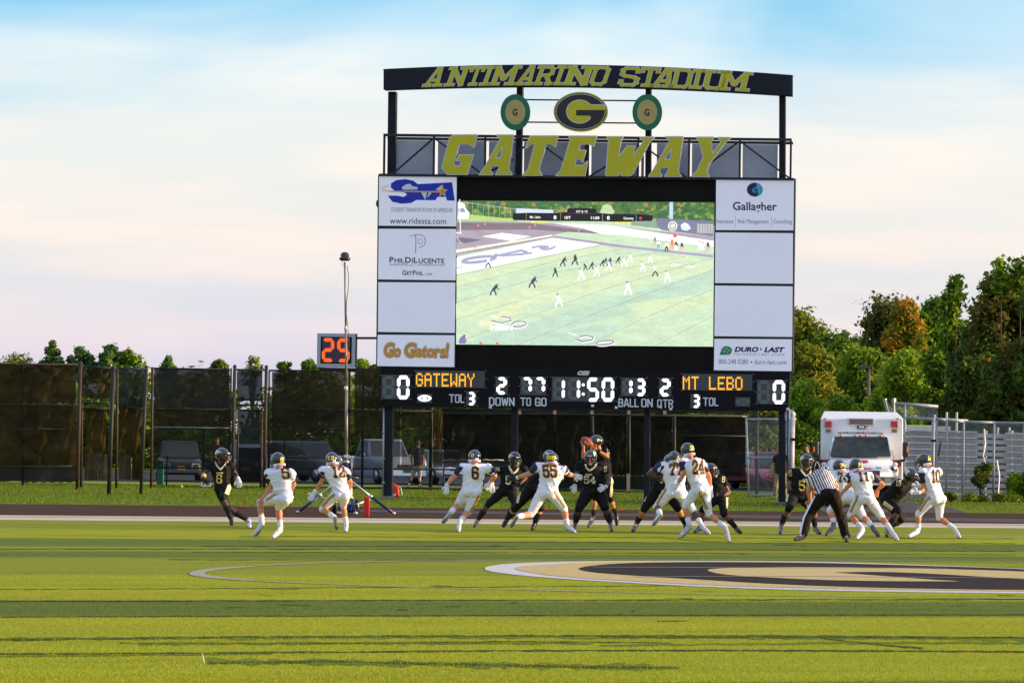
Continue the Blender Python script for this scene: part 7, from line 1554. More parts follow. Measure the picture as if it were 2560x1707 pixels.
    # ---- numbers and trim
    if extra:
        for txt, (x, y), (wd, hg), sl in extra.get('nums', []):
            cxp, cyp = I((x, y)); n = len(txt); V, Fc = number_glyph(txt, .19 if team == 'w' else .20, sl); V2, F2 = number_glyph(txt, .33, sl)
            tw = .6 * n + .34 * (n - 1) + .2; fx = lambda u, v: (cxp + u * wd * k / tw, cyp - (v - .5) * hg * k)
            if team == 'w': decal('jersey_number_edge', V2, F2, fx, bvs, C_YEL, root, .003); decal('jersey_number', V, Fc, fx, bvs, C_BRN, root, .007)
            else: decal('jersey_number', V, Fc, fx, bvs, C_GOLDN if extra.get('goldnum') else C_CREAM, root, .004)
        for txt, (x, y), wd, hg in extra.get('words', []):
            V, Fc, W_ = text2d(txt, .06); kk = wd * k / W_; cxp, cyp = I((x, y)); decal('jersey_word', V, Fc, lambda u, v: (cxp - wd * k / 2 + u * kk, cyp - v * hg * k), bvs, C_CREAM, root, .004, maxlen=2)
        for P in extra.get('stripe', []):      # centre line of a leg stripe, half width
            pts, hw = P; pts = [I(p) for p in pts]; V, Fc = union2d(stroke_polys([pts], hw * 2 * k * 1.9, False)); V2, F2 = union2d(stroke_polys([pts], hw * 2 * k, False))
            if team == 'w': decal('pants_stripe_edge', V, Fc, lambda u, v: (u, v), [pb_], C_BRN, root, .003, maxlen=2.5); decal('pants_stripe', V2, F2, lambda u, v: (u, v), [pb_], C_YEL, root, .007, maxlen=2.5)
            else: decal('pants_stripe', V, Fc, lambda u, v: (u, v), [pb_], C_CREAM if team == 'b' else C_WHITE, root, .004, maxlen=2.5)
        for P in extra.get('collar', []):
            pts, hw = P; pts = [I(p) for p in pts]; V, Fc = union2d(stroke_polys([pts], hw * 2 * k, False)); decal('collar_trim', V, Fc, lambda u, v: (u, v), bvs, C_CREAM, root, .005, maxlen=2)
    return root, X
_sm = []
def stripe_mat():
    if _sm: return _sm[0]
    m = bpy.data.materials.new('referee_stripes'); m.use_nodes = True; nt = m.node_tree; N, L = nt.nodes, nt.links; b = N['Principled BSDF']; b.inputs['Roughness'].default_value = .7
    a = N.new('ShaderNodeAttribute'); a.attribute_name = 'side'; mm = N.new('ShaderNodeMath'); mm.operation = 'MULTIPLY'; mm.inputs[1].default_value = 24.0; L.new(a.outputs['Fac'], mm.inputs[0]); fr = N.new('ShaderNodeMath'); fr.operation = 'FRACT'; L.new(mm.outputs[0], fr.inputs[0]); gt_ = N.new('ShaderNodeMath'); gt_.operation = 'GREATER_THAN'; gt_.inputs[1].default_value = .5; L.new(fr.outputs[0], gt_.inputs[0])
    mx = N.new('ShaderNodeMix'); mx.data_type = 'RGBA'; L.new(gt_.outputs[0], mx.inputs['Factor']); mx.inputs['A'].default_value = (.74, .72, .78, 1); mx.inputs['B'].default_value = (.012, .01, .02, 1); L.new(mx.outputs['Result'], b.inputs['Base Color']); _sm.append(m); return m

GW, GB = 'players in white jerseys', 'players in black jerseys'
# joints: image positions in the zoom frame; third value = which way the limb runs in depth (+ away, - towards us)
person('black jersey number 6 running at the far left, gold wristband, red mouthguard', 2, (755, 1240), dict(head=(392, 300, -.02), neck=(375, 405), sL=(225, 430), sR=(500, 430), eL=(160, 540, -.3), wL=(150, 600, -1), gL=(190, 640), eR=(560, 530, .6), wR=(603, 605, -.6), gR=(615, 665), hL=(340, 730), hR=(460, 725), kL=(455, 985, .3), aL=(735, 1150, .8), tL=(755, 1235, 0), kR=(400, 850, -1), aR=(508, 1130, .2), tR=(518, 1195, -.5)), 'b', (.85, -.45, -.1), .98, .98, SKIN_D, '6', 'b', (C_GLB, C_GLW), (C_SHOEW, C_SHOEB), group=GB,
       extra=dict(hdec=[('head', (335, 262), (100, 55))], guard='red', nums=[('6', (355, 608), (72, 105), 0)], goldnum=True, words=[('GATEWAY', (365, 542), 92, 22)], collar=[([(298, 375), (320, 430), (372, 490), (432, 425), (445, 395)], 9)], stripe=[([(495, 670), (480, 740), (450, 810)], 15)], bandL=(.4, .95, C_GOLDN, .046)))
person('white jersey number 5 crouching with hand on knee, second player from the left', 2, (1060, 1380), dict(head=(1122, 372, .02), neck=(1145, 470), sL=(1005, 520), sR=(1300, 540), eL=(1045, 680, .3), wL=(940, 860, .5), gL=(895, 920), eR=(1330, 680, 1), wR=(1270, 800, 1), gR=(1250, 850), hL=(1120, 840), hR=(1262, 850), kL=(890, 925, .8), aL=(912, 1185, -.3), tL=(815, 1345, .3), kR=(1130, 985, 1), aR=(1155, 1250, -.2), tR=(1060, 1368, .4)), 'w', (-.45, .9, -.05), 1.0, 1.0, SKIN_L, '5', 'w', (None, None), (C_SHOEW, C_SHOEW), twist=-.1, group=GW,
       extra=dict(hdec=[('num', (1172, 362), (50, 52)), ('bolt', (1055, 322), (40, 30))], nums=[('5', (1230, 535), (100, 125), -.12)], stripe=[([(1130, 800), (1080, 810), (1010, 860), (965, 885)], 8)]))
person('white jersey number 12 bending in front of the camera mast, glove reaching down', 2, (2040, 1290), dict(head=(1832, 360, .04), neck=(1850, 450), sL=(1705, 490), sR=(2010, 515), eL=(1700, 630, .2), wL=(1600, 790, .3), gL=(1520, 905), eR=(2068, 640, .5), wR=(2070, 750, .6), gR=(2060, 800), hL=(1890, 800), hR=(2012, 810), kL=(1700, 1005, .8), aL=(1860, 1110, -1), tL=(1885, 1255, -.2), kR=(1975, 960, 1), aR=(2015, 1195, -.2), tR=(2010, 1285, .6)), 'w', (.05, 1, -.05), .97, .98, SKIN_T, '12', 'w', (C_GLW, C_GLW), (C_SHOEW, C_SHOEW), group=GW,
       extra=dict(hdec=[('num', (1808, 337), (48, 42)), ('patch', (1858, 368), (40, 22))], nums=[('12', (1920, 515), (165, 130), -.16)], stripe=[([(1865, 808), (1820, 840), (1770, 890), (1700, 970)], 9)], bandL=(.78, .98, C_WHITE, .042)))
person('white jersey number 6 striding left, back to the camera, glove hanging open', 3, (380, 1388), dict(head=(595, 350, .04), neck=(592, 450), sL=(432, 490), sR=(800, 505), eL=(285, 640, .2), wL=(205, 740, -.2), gL=(200, 820), eR=(880, 610, .4), wR=(815, 700, 1), gR=(800, 760), hL=(490, 800), hR=(625, 815), kL=(365, 1015, .5), aL=(255, 1130, -1), tL=(150, 1255, -.2), kR=(505, 1110, .5), aR=(385, 1260, -1), tR=(378, 1380, -.2)), 'w', (-.12, 1, 0), 1.12, 1.02, SKIN_L, '6', 'w', (C_GLW, C_GLW), (C_SHOEG, C_SHOEW), group=GW,
       extra=dict(hdec=[('num', (568, 325), (45, 42)), ('patch', (625, 373), (48, 28))], nums=[('6', (608, 570), (96, 150), -.05)], stripe=[([(665, 880), (620, 990), (560, 1080), (530, 1120)], 8)]))
person('black jersey player with lime mouthguard between white numbers 6 and 55', 3, (600, 1325), dict(head=(1155, 372, -.04), neck=(1140, 475), sL=(985, 515), sR=(1290, 515), eL=(868, 610, -.2), wL=(842, 730, -.5), gL=(845, 830), eR=(1310, 640, .4), wR=(1230, 720, -1), gR=(1190, 740), hL=(985, 815), hR=(1110, 815), kL=(790, 1005, -.4), aL=(640, 1225, .3), tL=(600, 1310, -.3), kR=(1165, 1000, -.6), aR=(1050, 1205, .6), tR=(995, 1300, -.3)), 'b', (.45, -.85, -.2), 1.05, 1.0, SKIN_D, '3', 'b', (C_GLW, C_GLB), group=GB,
       extra=dict(hdec=[('head', (1102, 333), (70, 48)), ('patch', (1205, 375), (60, 25))], guard='lime', nums=[('5', (1068, 668), (75, 105), 0), ('8', (932, 512), (38, 50), -.2)], collar=[([(1072, 420), (1085, 500), (1132, 585), (1190, 540), (1215, 490)], 12)]))
person('black jersey lineman half hidden behind the white number 55', 3, (1420, 1378), dict(head=(1640, 350, .0), neck=(1625, 450), sL=(1500, 480), sR=(1765, 500), eL=(1430, 640, -.3), wL=(1470, 760, .3), gL=(1500, 800), eR=(1812, 640, .3), wR=(1740, 640, .2), gR=(1700, 640), hL=(1390, 780), hR=(1500, 800), kL=(1165, 1060, .1), aL=(1050, 1215, .9), tL=(995, 1310, -.4), kR=(1515, 1060, -.4), aR=(1440, 1270, .3), tR=(1400, 1350, -.6)), 'b', (.2, -1, -.1), 1.2, 1.04, SKIN_L, '5', 'b', (C_GLW, C_GLB), group=GB,
       extra=dict(hdec=[('head', (1625, 300), (70, 40))], stripe=[([(1250, 770), (1225, 860), (1195, 990)], 9)], sock=.3))
person('white jersey number 55 lunging with both arms spread, back to the camera', 3, (1960, 1408), dict(head=(1683, 388, .05), neck=(1682, 480), sL=(1495, 480), sR=(1835, 525), eL=(1340, 590, .3), wL=(1175, 640, .5), gL=(1085, 645), eR=(1920, 590, .5), wR=(1985, 605, 1), gR=(2020, 615), hL=(1540, 830), hR=(1690, 840), kL=(1380, 1150, .1), aL=(1200, 1180, -1), tL=(1110, 1320, -.2), kR=(1850, 1080, .4), aR=(1890, 1300, -.2), tR=(2000, 1392, .2)), 'w', (.12, 1, 0), 1.12, 1.02, SKIN_L, '55', 'w', (C_GLB, C_GLW), (C_SHOEW, C_SHOEW), group=GW,
       extra=dict(hdec=[('num', (1672, 358), (62, 42)), ('patch', (1718, 408), (48, 26))], nums=[('55', (1655, 545), (195, 150), -.10)], stripe=[([(1715, 825), (1760, 900), (1820, 980), (1865, 1050)], 8)], bandL=(.80, .98, C_WHITE, .038)))
person('black jersey number 13 passer holding the ball up behind the line', 4, (470, 1345), dict(head=(580, 232, .0), neck=(620, 345), sL=(545, 400), sR=(705, 360), eL=(408, 430, .4), wL=(410, 300, -.2), gL=(400, 235), eR=(722, 425, -.6), wR=(580, 335, -.5), gR=(520, 285), hL=(640, 745), hR=(735, 745), kL=(560, 960, -.4), aL=(540, 1200, .3), tL=(475, 1335, -.3), kR=(760, 980, .2), aR=(835, 1155, .6), tR=(845, 1310, 0), sd=(.12, -.08)), 'b', (-.95, -.2, 0), .95, 1.08, SKIN_T, '13', 'b', (None, None), group=GB,
       extra=dict(hdec=[('head', (610, 210), (50, 50))], nums=[('13', (735, 352), (52, 60), .05)], stripe=[([(775, 680), (785, 780), (765, 950)], 9)], sock=.62, bandR=(.72, .95, C_BLK, .044)))
_q, _X54 = person('heavy black jersey number 54 blocking in front of the passer, pink mouthguard', 4, (780, 1400), dict(head=(508, 432, -.05), neck=(505, 525), sL=(375, 535), sR=(650, 555), eL=(318, 665, -.3), wL=(300, 785, -.2), gL=(290, 860), eR=(740, 720, -.2), wR=(705, 815, -.8), gR=(635, 850), hL=(465, 870), hR=(630, 875), kL=(355, 1090, -.6), aL=(305, 1290, .4), tL=(295, 1375, -.6), kR=(690, 1080, -.5), aR=(760, 1290, .3), tR=(785, 1388, -.6)), 'b', (-.18, -1, -.15), 1.3, 1.0, SKIN_D, '54', 'b', (C_GLW, C_GLW), group=GB,
       extra=dict(hdec=[('head', (565, 380), (55, 60)), ('patch', (463, 428), (55, 24))], guard='pink', nums=[('54', (492, 725), (150, 85), .0), ('5', (695, 588), (40, 58), .1)], words=[('GATEWAY', (482, 668), 92, 24)], collar=[([(435, 520), (450, 570), (492, 610), (560, 560), (590, 500)], 11)], bandL=(.75, .98, C_BLK, .045)))
person('black jersey lineman gripping the jersey of white number 77', 5, (110, 1300), dict(head=(600, 380, .1), neck=(560, 470), sL=(440, 520), sR=(620, 520), eL=(345, 530, -.2), wL=(420, 455, -.8), gL=(475, 395), eR=(700, 640, -.4), wR=(780, 640, -.2), gR=(820, 640), hL=(430, 740), hR=(560, 750), kL=(265, 1000, -.2), aL=(165, 1190, .4), tL=(115, 1285, -.4), kR=(700, 985, .0), aR=(795, 1190, .3), tR=(810, 1280, -.3)), 'b', (.4, -.9, 0), 1.15, 1.04, SKIN_T, '5', 'b', (C_GLB, C_GLB), group=GB,
       extra=dict(stripe=[([(345, 700), (300, 790), (262, 900)], 7)], nums=[('5', (490, 620), (40, 80), 0)], sock=.55))
person('white jersey number 77 driving forward with one cleat kicked up behind', 5, (1120, 1338), dict(head=(652, 345, .05), neck=(655, 425), sL=(520, 440), sR=(790, 445), eL=(325, 545, .2), wL=(410, 590, 1), gL=(440, 590), eR=(830, 560, 1), wR=(850, 650, 1), gR=(860, 680), hL=(595, 755), hR=(745, 785), kL=(432, 975, .6), aL=(470, 1070, -1), tL=(375, 1205, -.2), kR=(905, 1020, .7), aR=(1010, 1210, -.6), tR=(1115, 1318, .0)), 'w', (-.3, 1, 0), 1.15, 1.0, SKIN_D, '77', 'w', (None, None), (C_SHOEW, C_SHOEW), group=GW,
       extra=dict(hdec=[('bolt', (625, 300), (40, 30)), ('num', (712, 362), (36, 36))], nums=[('77', (685, 490), (180, 120), -.05)], stripe=[([(550, 735), (510, 800), (460, 880), (428, 945)], 8)]))
person('white jersey number 24 running right of centre, silver cleats, forearm band', 5, (820, 1395), dict(head=(832, 240, .02), neck=(870, 345), sL=(770, 385), sR=(1020, 400), eL=(778, 550, -.2), wL=(695, 680, .3), gL=(650, 725), eR=(1112, 570, .3), wR=(1130, 740, .5), gR=(1130, 880), hL=(950, 735), hR=(1055, 745), kL=(800, 965, .6), aL=(850, 1210, -.2), tL=(725, 1370, .3), kR=(1110, 1070, .4), aR=(1325, 1245, -.9), tR=(1370, 1415, -.1)), 'w', (-.35, .95, 0), .98, 1.03, SKIN_T, '24', 'w', (C_GLW, C_GLW), (C_SHOEG, C_SHOEG), twist=.06, group=GW,
       extra=dict(hdec=[('num', (905, 208), (54, 50)), ('bolt', (770, 205), (50, 36))], nums=[('24', (975, 455), (150, 150), -.10)], stripe=[([(1000, 770), (1005, 840), (1040, 930), (1085, 1010)], 11)], bandL=(.3, .65, mat('band_grey', (.30, .30, .32), .7), .044), bandR=(.75, 1.0, C_WHITE, .042)))
person('black jersey player at the right shoulder of white number 24', 5, (1530, 1325), dict(head=(1135, 500, -.02), neck=(1160, 590), sL=(1110, 630), sR=(1275, 600), eL=(1110, 740, .2), wL=(1180, 820, -.4), gL=(1230, 830), eR=(1372, 785, .2), wR=(1300, 830, -.8), gR=(1240, 820), hL=(1200, 860), hR=(1305, 865), kL=(1025, 1010, -.3), aL=(1000, 1225, .4), tL=(925, 1300, -.4), kR=(1300, 1065, -.6), aR=(1460, 1240, .5), tR=(1525, 1305, -.3)), 'b', (.6, -.8, 0), 1.0, .98, SKIN_B, '5', 'b', (C_GLB, C_GLB), group=GB,
       extra=dict(hdec=[('head', (1180, 475), (30, 45))], nums=[('5', (1298, 615), (40, 62), .1), ('9', (1188, 790), (50, 70), 0)] [:1], stripe=[([(1345, 850), (1350, 920), (1345, 1000)], 8)]))
person('black jersey number 55 standing left of the referee, white wristband', 6, (290, 1312), dict(head=(650, 290, -.04), neck=(635, 420), sL=(475, 450), sR=(750, 460), eL=(408, 640, -.1), wL=(520, 785, -.4), gL=(580, 870), eR=(765, 620, .3), wR=(745, 730, -.6), gR=(720, 800), hL=(455, 780), hR=(615, 790), kL=(405, 945, -.9), aL=(300, 1180, .5), tL=(290, 1300, -.5), kR=(745, 985, -.5), aR=(770, 1210, .4), tR=(840, 1300, -.3)), 'b', (.5, -.85, -.15), 1.18, 1.08, SKIN_B, '55', 'b', (None, None), group=GB,
       extra=dict(hdec=[('head', (590, 250), (60, 80)), ('patch', (700, 310), (60, 28))], nums=[('55', (640, 635), (190, 125), 0), ('5', (428, 460), (46, 70), -.1)], goldnum=True, words=[('GATEWAY', (650, 562), 105, 24)], collar=[([(555, 380), (590, 440), (648, 505), (700, 470), (715, 420)], 12)], stripe=[([(390, 750), (370, 860)], 8)], bandL=(.45, .95, C_WHITE, .05)))
person('white jersey lineman in the 70s leaning forward behind number 11', 6, (1600, 1350), dict(head=(1108, 372, .02), neck=(1140, 450), sL=(1040, 490), sR=(1260, 490), eL=(1080, 620, .6), wL=(1060, 700, .5), gL=(1050, 740), eR=(1330, 600, .4), wR=(1360, 700, .4), gR=(1370, 740), hL=(1170, 770), hR=(1290, 770), kL=(985, 985, .7), aL=(1035, 1165, -.3), tL=(930, 1322, .2), kR=(1440, 1070, .5), aR=(1570, 1205, -.7), tR=(1665, 1335, -.1)), 'w', (-.1, 1, -.1), 1.15, 1.0, SKIN_L, '74', 'w', (C_GLW, C_GLW), (C_SHOEB, C_SHOEB), group=GW,
       extra=dict(hdec=[('num', (1165, 352), (52, 46))], nums=[('74', (1165, 520), (140, 110), -.08)]))
person('referee in a black and white striped shirt bending over with his back to the camera', 6, (1215, 1414), dict(head=(795, 385, .05), neck=(812, 440), sL=(715, 515), sR=(950, 500), eL=(685, 690, .1), wL=(700, 830, .2), gL=(695, 880), eR=(1070, 640, .5), wR=(1065, 760, .6), gR=(1060, 800), hL=(880, 760), hR=(1035, 765), kL=(675, 1040, .4), aL=(610, 1320, -.2), tL=(495, 1385, .3), kR=(1125, 1050, .4), aR=(1205, 1345, -.2), tR=(1215, 1402, -.8)), 'r', (0, 1, -.25), 1.15, 1.02, SKIN_L, None, None, (None, None), lean=.25, extra=dict(cap=True, hair=C_BLK, stripes=True, shirt=C_WHITE, stripe=[([(765, 780), (690, 930), (620, 1070), (590, 1180), (560, 1330)], 7)]))
person('white jersey number 11 running in front of the ambulance, back to the camera', 7, (590, 1395), dict(head=(0, 360, .03), neck=(45, 445), sL=(-105, 500), sR=(215, 490), eL=(-85, 620, -.1), wL=(-190, 730, .3), gL=(-235, 785), eR=(378, 620, .4), wR=(310, 690, .8), gR=(290, 740), hL=(55, 790), hR=(190, 805), kL=(-80, 1050, .5), aL=(90, 1240, -.9), tL=(15, 1372, .4), kR=(365, 1085, .5), aR=(475, 1235, -.8), tR=(580, 1385, -.1)), 'w', (-.3, 1, 0), 1.0, 1.04, SKIN_T, '11', 'w', (None, None), (C_SHOEW, C_SHOEW), group=GW,
       extra=dict(hdec=[('num', (60, 338), (42, 44)), ('bolt', (-65, 325), (42, 30))], nums=[('11', (112, 508), (150, 112), -.12)], stripe=[([(25, 770), (-5, 850), (-50, 940), (-80, 1010)], 8)]))
person('black jersey number 15 crouching low against white number 10', 7, (480, 1345), dict(head=(755, 490, -.05), neck=(690, 585), sL=(600, 610), sR=(735, 600), eL=(690, 715, -.6), wL=(790, 640, -.3), gL=(840, 570), eR=(800, 690, .2), wR=(850, 640, .2), gR=(880, 610), hL=(420, 830), hR=(470, 880), kL=(600, 985, -.8), aL=(440, 1240, .3), tL=(440, 1335, -1), kR=(640, 1120, .3), aR=(500, 1195, .8), tR=(480, 1270, .5), sd=(-.15, .15)), 'b', (.85, -.4, -.3), 1.0, 1.0, SKIN_D, '15', 'b', (C_GLB, C_GLB), lean=-.05, group=GB,
       extra=dict(hdec=[('head', (722, 445), (70, 90))], guard='orange', nums=[('15', (592, 598), (75, 68), .1)], stripe=[([(385, 870), (440, 910), (510, 965)], 15)]))
person('white jersey number 10 at the far right facing left, navy sleeve', 7, (860, 1362), dict(head=(948, 288, .02), neck=(985, 385), sL=(930, 440), sR=(1145, 440), eL=(955, 690, -.5), wL=(880, 735, -.5), gL=(800, 725), eR=(1010, 600, 1), wR=(900, 640, .6), gR=(850, 640), hL=(1060, 800), hR=(1185, 815), kL=(872, 1040, .4), aL=(875, 1245, .0), tL=(745, 1345, .1), kR=(1165, 1085, .3), aR=(1375, 1235, -.6), tR=(1450, 1352, -.1)), 'w', (-.8, .6, 0), .98, 1.03, SKIN_T, '10', 'w', (C_GLW, C_GLW), (C_SHOEW, C_SHOEW), twist=.12, group=GW,
       extra=dict(hdec=[('num', (1030, 255), (34, 48)), ('bolt', (885, 240), (60, 55))], nums=[('10', (1120, 505), (110, 150), -.08)], stripe=[([(1040, 800), (985, 830), (930, 910), (885, 985)], 11)]))
# the ball in the passer's hands
bc = at(1380 + 460 * .19139, 1060 + 236 * .19139, 78.6); ax_ = (RIGHT * 150 - UP * 120).normalized(); b2 = ax_.cross(fwd).normalized(); mb = MB(); pts = []; rr = []
for i in range(13): t = -1 + i / 6; pts.append(bc + ax_ * .142 * t); rr.append(max(.004, .088 * (1 - t * t) ** .62))
mb.loft(pts, rr, 16); ball_ = mb.build('football', mat('ball_leather', (.36, .045, .018), .4, var=.15, scale=20, bump=.4, bscale=200, coat=.2), None, True); tag(ball_, 'brown leather football held up in the hands of the passer', 'football')
mb = MB()
for i in range(6): c = bc + ax_ * (-.045 + i * .018) - fwd * .083 + b2 * -.02; mb.tube(c - b2 * .014, c + b2 * .014, .004, .004, 5)
mb.build('lacing', C_WHITE, ball_)
# spectators and staff
C_KH = mat('khaki', (.34, .25, .15), .8, var=.1, scale=6); C_BLSH = mat('shirt_navy', (.03, .04, .075), .8, var=.15); C_DKSH = mat('shirt_dark', (.02, .015, .02), .8, var=.15); HAIR_B = mat('hair_brown', (.10, .03, .012), .7, var=.3, scale=40); HAIR_G = mat('hair_grey', (.16, .13, .12), .7, var=.3, scale=40); C_SHORT = mat('shorts_light', (.30, .26, .24), .8, var=.1)
person('man in a black shirt and khaki trousers walking behind the right scoreboard leg', 6, (165, 822), dict(head=(262, 130, 0), neck=(280, 190), sL=(215, 235), sR=(390, 230), eL=(185, 350, .1), wL=(170, 460, -.3), gL=(155, 510), eR=(395, 350, .2), wR=(370, 460, -.4), gR=(355, 500), hL=(245, 480), hR=(330, 480), kL=(225, 640, -.3), aL=(205, 785, .3), tL=(150, 815, -.2), kR=(350, 640, .1), aR=(350, 770, .3), tR=(320, 800, -.3)), 'c', (-.9, -.3, 0), 1.1, 1.0, SKIN_L, extra=dict(shirt=C_DKSH, pants=C_KH, hair=HAIR_G))
person('young man with curly brown hair looking left beside the ambulance mirror', 6, (650, 860), dict(head=(655, 112, 0), neck=(665, 170), sL=(600, 205), sR=(730, 205), eL=(585, 320, .1), wL=(590, 430, -.2), gL=(590, 480), eR=(745, 320, .1), wR=(740, 430, -.2), gR=(740, 480), hL=(630, 450), hR=(700, 450), kL=(630, 640, -.1), aL=(630, 830, .1), tL=(610, 855, -.5), kR=(700, 640, -.1), aR=(700, 830, .1), tR=(690, 855, -.5)), 'c', (-.55, -.8, 0), .9, 1.0, SKIN_L, extra=dict(shirt=C_DKSH, pants=C_KH, hair=HAIR_B))
person('man in a navy shirt and light shorts walking away behind the fence', 0, (1055, 1217), dict(head=(1046, 1108, 0), neck=(1045, 1118), sL=(1031, 1124), sR=(1057, 1124), eL=(1028, 1144, .1), wL=(1030, 1160, .2), gL=(1031, 1167), eR=(1058, 1144, .1), wR=(1056, 1160, .2), gR=(1056, 1167), hL=(1037, 1168), hR=(1051, 1168), kL=(1031, 1192, .1), aL=(1024, 1208, .2), tL=(1020, 1216, 0), kR=(1049, 1194, .0), aR=(1050, 1210, 0), tR=(1052, 1216, .2)), 'c', (.1, 1, 0), 1.0, 1.0, SKIN_L, extra=dict(shirt=C_BLSH, pants=C_SHORT, hair=HAIR_G, shorts=True, sock=.6, brows=False))
person('man standing in the shade behind the left fence above black number 6', 0, (545, 1212), dict(head=(543, 1101, 0), neck=(543, 1111), sL=(531, 1117), sR=(555, 1117), eL=(529, 1134, 0), wL=(531, 1150, -.2), gL=(532, 1156), eR=(557, 1134, 0), wR=(556, 1150, -.2), gR=(555, 1156), hL=(537, 1156), hR=(550, 1156), kL=(537, 1180, -.1), aL=(537, 1206, .1), tL=(535, 1211, -.5), kR=(550, 1180, -.1), aR=(550, 1206, .1), tR=(550, 1211, -.5)), 'c', (0, -1, 0), 1.05, 1.0, SKIN_T, extra=dict(shirt=C_DKSH, pants=C_BLSH, hair=HAIR_B))
# ================================================================== TREES
def leafmat(name, trans=.42):
    return mat_attr(name, .75, trans=trans, mulnoise=.35)
M_LEAF = leafmat('leaves', .5); M_BARK = mat('bark', (.07, .05, .035), .9, var=.3, scale=5, bump=.8, bscale=14)
PAL = {'light': [(0.218, 0.358, 0.015), (0.333, 0.461, 0.026), (0.422, 0.512, 0.038), (0.141, 0.243, 0.013)], 'mid': [(0.122, 0.218, 0.013), (0.179, 0.282, 0.015), (0.269, 0.371, 0.019), (0.083, 0.154, 0.013)], 'dark': [(0.058, 0.102, 0.013), (0.090, 0.147, 0.018), (0.128, 0.192, 0.023), (0.166, 0.128, 0.023)],
       'orange': [(0.435, 0.256, 0.015), (0.538, 0.243, 0.015), (0.282, 0.256, 0.015), (0.179, 0.218, 0.015), (0.128, 0.192, 0.015)], 'olive': [(0.166, 0.218, 0.015), (0.256, 0.282, 0.019), (0.109, 0.160, 0.015), (0.307, 0.307, 0.026)], 'blue': [(0.064, 0.154, 0.038), (0.102, 0.205, 0.045), (0.166, 0.256, 0.051)]}
def leaves_mesh(name, centers, radii, n, size, pal, squash=.85, up=.35, seed=0, tip=None):
    r = np.random.default_rng(seed); centers = np.array(centers); radii = np.array(radii); w_ = radii ** 2; w_ /= w_.sum(); ci = r.choice(len(centers), n, p=w_)
    d = r.normal(size=(n, 3)); d /= np.linalg.norm(d, axis=1)[:, None]; rad = radii[ci] * (.15 + 1.0 * r.random(n) ** .55 + .55 * r.random(n) ** 4) * (1 + .18 * np.sin(d[:, 0] * 7 + ci) * np.cos(d[:, 2] * 6 + ci * 1.7))
    P = centers[ci] + d * rad[:, None] * np.array([1, 1, squash])
    nrm = d + r.normal(size=(n, 3)) * .7 + np.array([0, 0, up]); nrm /= np.linalg.norm(nrm, axis=1)[:, None]; t = np.cross(nrm, r.normal(size=(n, 3))); t /= np.linalg.norm(t, axis=1)[:, None]; b = np.cross(nrm, t)
    s_ = size * r.uniform(.6, 1.4, n)[:, None]; V = np.empty((n, 4, 3), np.float32); V[:, 0] = P - t * s_; V[:, 1] = P + b * s_ * .55; V[:, 2] = P + t * s_ + nrm * s_ * .25; V[:, 3] = P - b * s_ * .55; V[:, :, 2] = np.maximum(V[:, :, 2], .02)
    me = bpy.data.meshes.new(name); me.vertices.add(4 * n); me.vertices.foreach_set('co', V.ravel()); me.loops.add(4 * n); me.loops.foreach_set('vertex_index', np.arange(4 * n, dtype=np.int32)); me.polygons.add(n); me.polygons.foreach_set('loop_start', np.arange(0, 4 * n, 4, dtype=np.int32)); me.update()
    cl = np.array(pal); base = r.integers(0, len(cl), len(centers)); pick = np.where(r.random(n) < .55, base[ci], r.integers(0, len(cl), n)); c = cl[pick] * r.uniform(.7, 1.35, (n, 1)); C4 = np.ones((n, 4), np.float32); C4[:, :3] = c
    a = me.attributes.new('col', 'FLOAT_COLOR', 'FACE'); a.data.foreach_set('color', C4.ravel()); me.materials.append(M_LEAF); return me
def tree(label, px, ytop, Y, wpx, pal, n=9000, size=.16, seed=0, group='trees beyond the field', name='tree', low=.10, cat='tree', shape='round', base=None, nb=60):
    r = random.Random(seed); g = at(px, 1200, Y); x, y = g.x, Y; H = at(px, ytop, Y).z; R = wpx / 2 / pxm(Y); H = max(H, 1.0)
    if low is None: low = max(0, 1 - 1.9 * R / H)
    root = empty(name, (x, y, 0), label, cat, group); mb = MB()
    lean = Vector((r.uniform(-.05, .05) * H, r.uniform(-.05, .05) * H, 0)); top = Vector((x, y, H * .7)) + lean; b0 = Vector((x, y, -.1)); rt = .018 * H + .05
    mb.loft([b0, b0.lerp(top, .25) + Vector((.1, 0, 0)), b0.lerp(top, .6), top], [rt, rt * .75, rt * .45, rt * .1], 8); mb.build('trunk', M_BARK, root, True)
    cs = []; rs = []
    for k in range(nb):
        t = r.random(); z_ = H * (low + (1 - low) * t)
        if shape == 'cone': rr_ = R * (1.0 - t) * .95 + .05 * R; br = max(.18, R * (.34 - .2 * t))
        elif shape == 'column': rr_ = R * (.75 + .25 * math.sin(t * 3)); br = R * .5
        else: rr_ = R * math.sqrt(max(.03, 1 - t ** 2.4)) * .84; br = R * r.choice([r.uniform(.13, .22), r.uniform(.20, .34)])
        a = r.uniform(0, math.tau); q = rr_ * r.random() ** .42; c = Vector((x + math.cos(a) * q, y + math.sin(a) * q * .8, max(z_ - br * .85, br * .5))); c.z = min(c.z, H - br * .8); cs.append(c); rs.append(br)
    if True:
        mb = MB()
        for c, br in list(zip(cs, rs))[:10]: s0 = b0.lerp(top, min(.9, max(.15, c.z / H * .7))); mb.loft([s0, s0.lerp(c, .6) + Vector((0, 0, .1)), c], [rt * .35, rt * .2, rt * .05], 5)
        mb.build('limbs', M_BARK, root, True)
    me = leaves_mesh('crown', [tuple(c) for c in cs], rs, n, size, PAL[pal], seed=seed); link('crown', me, root); return root
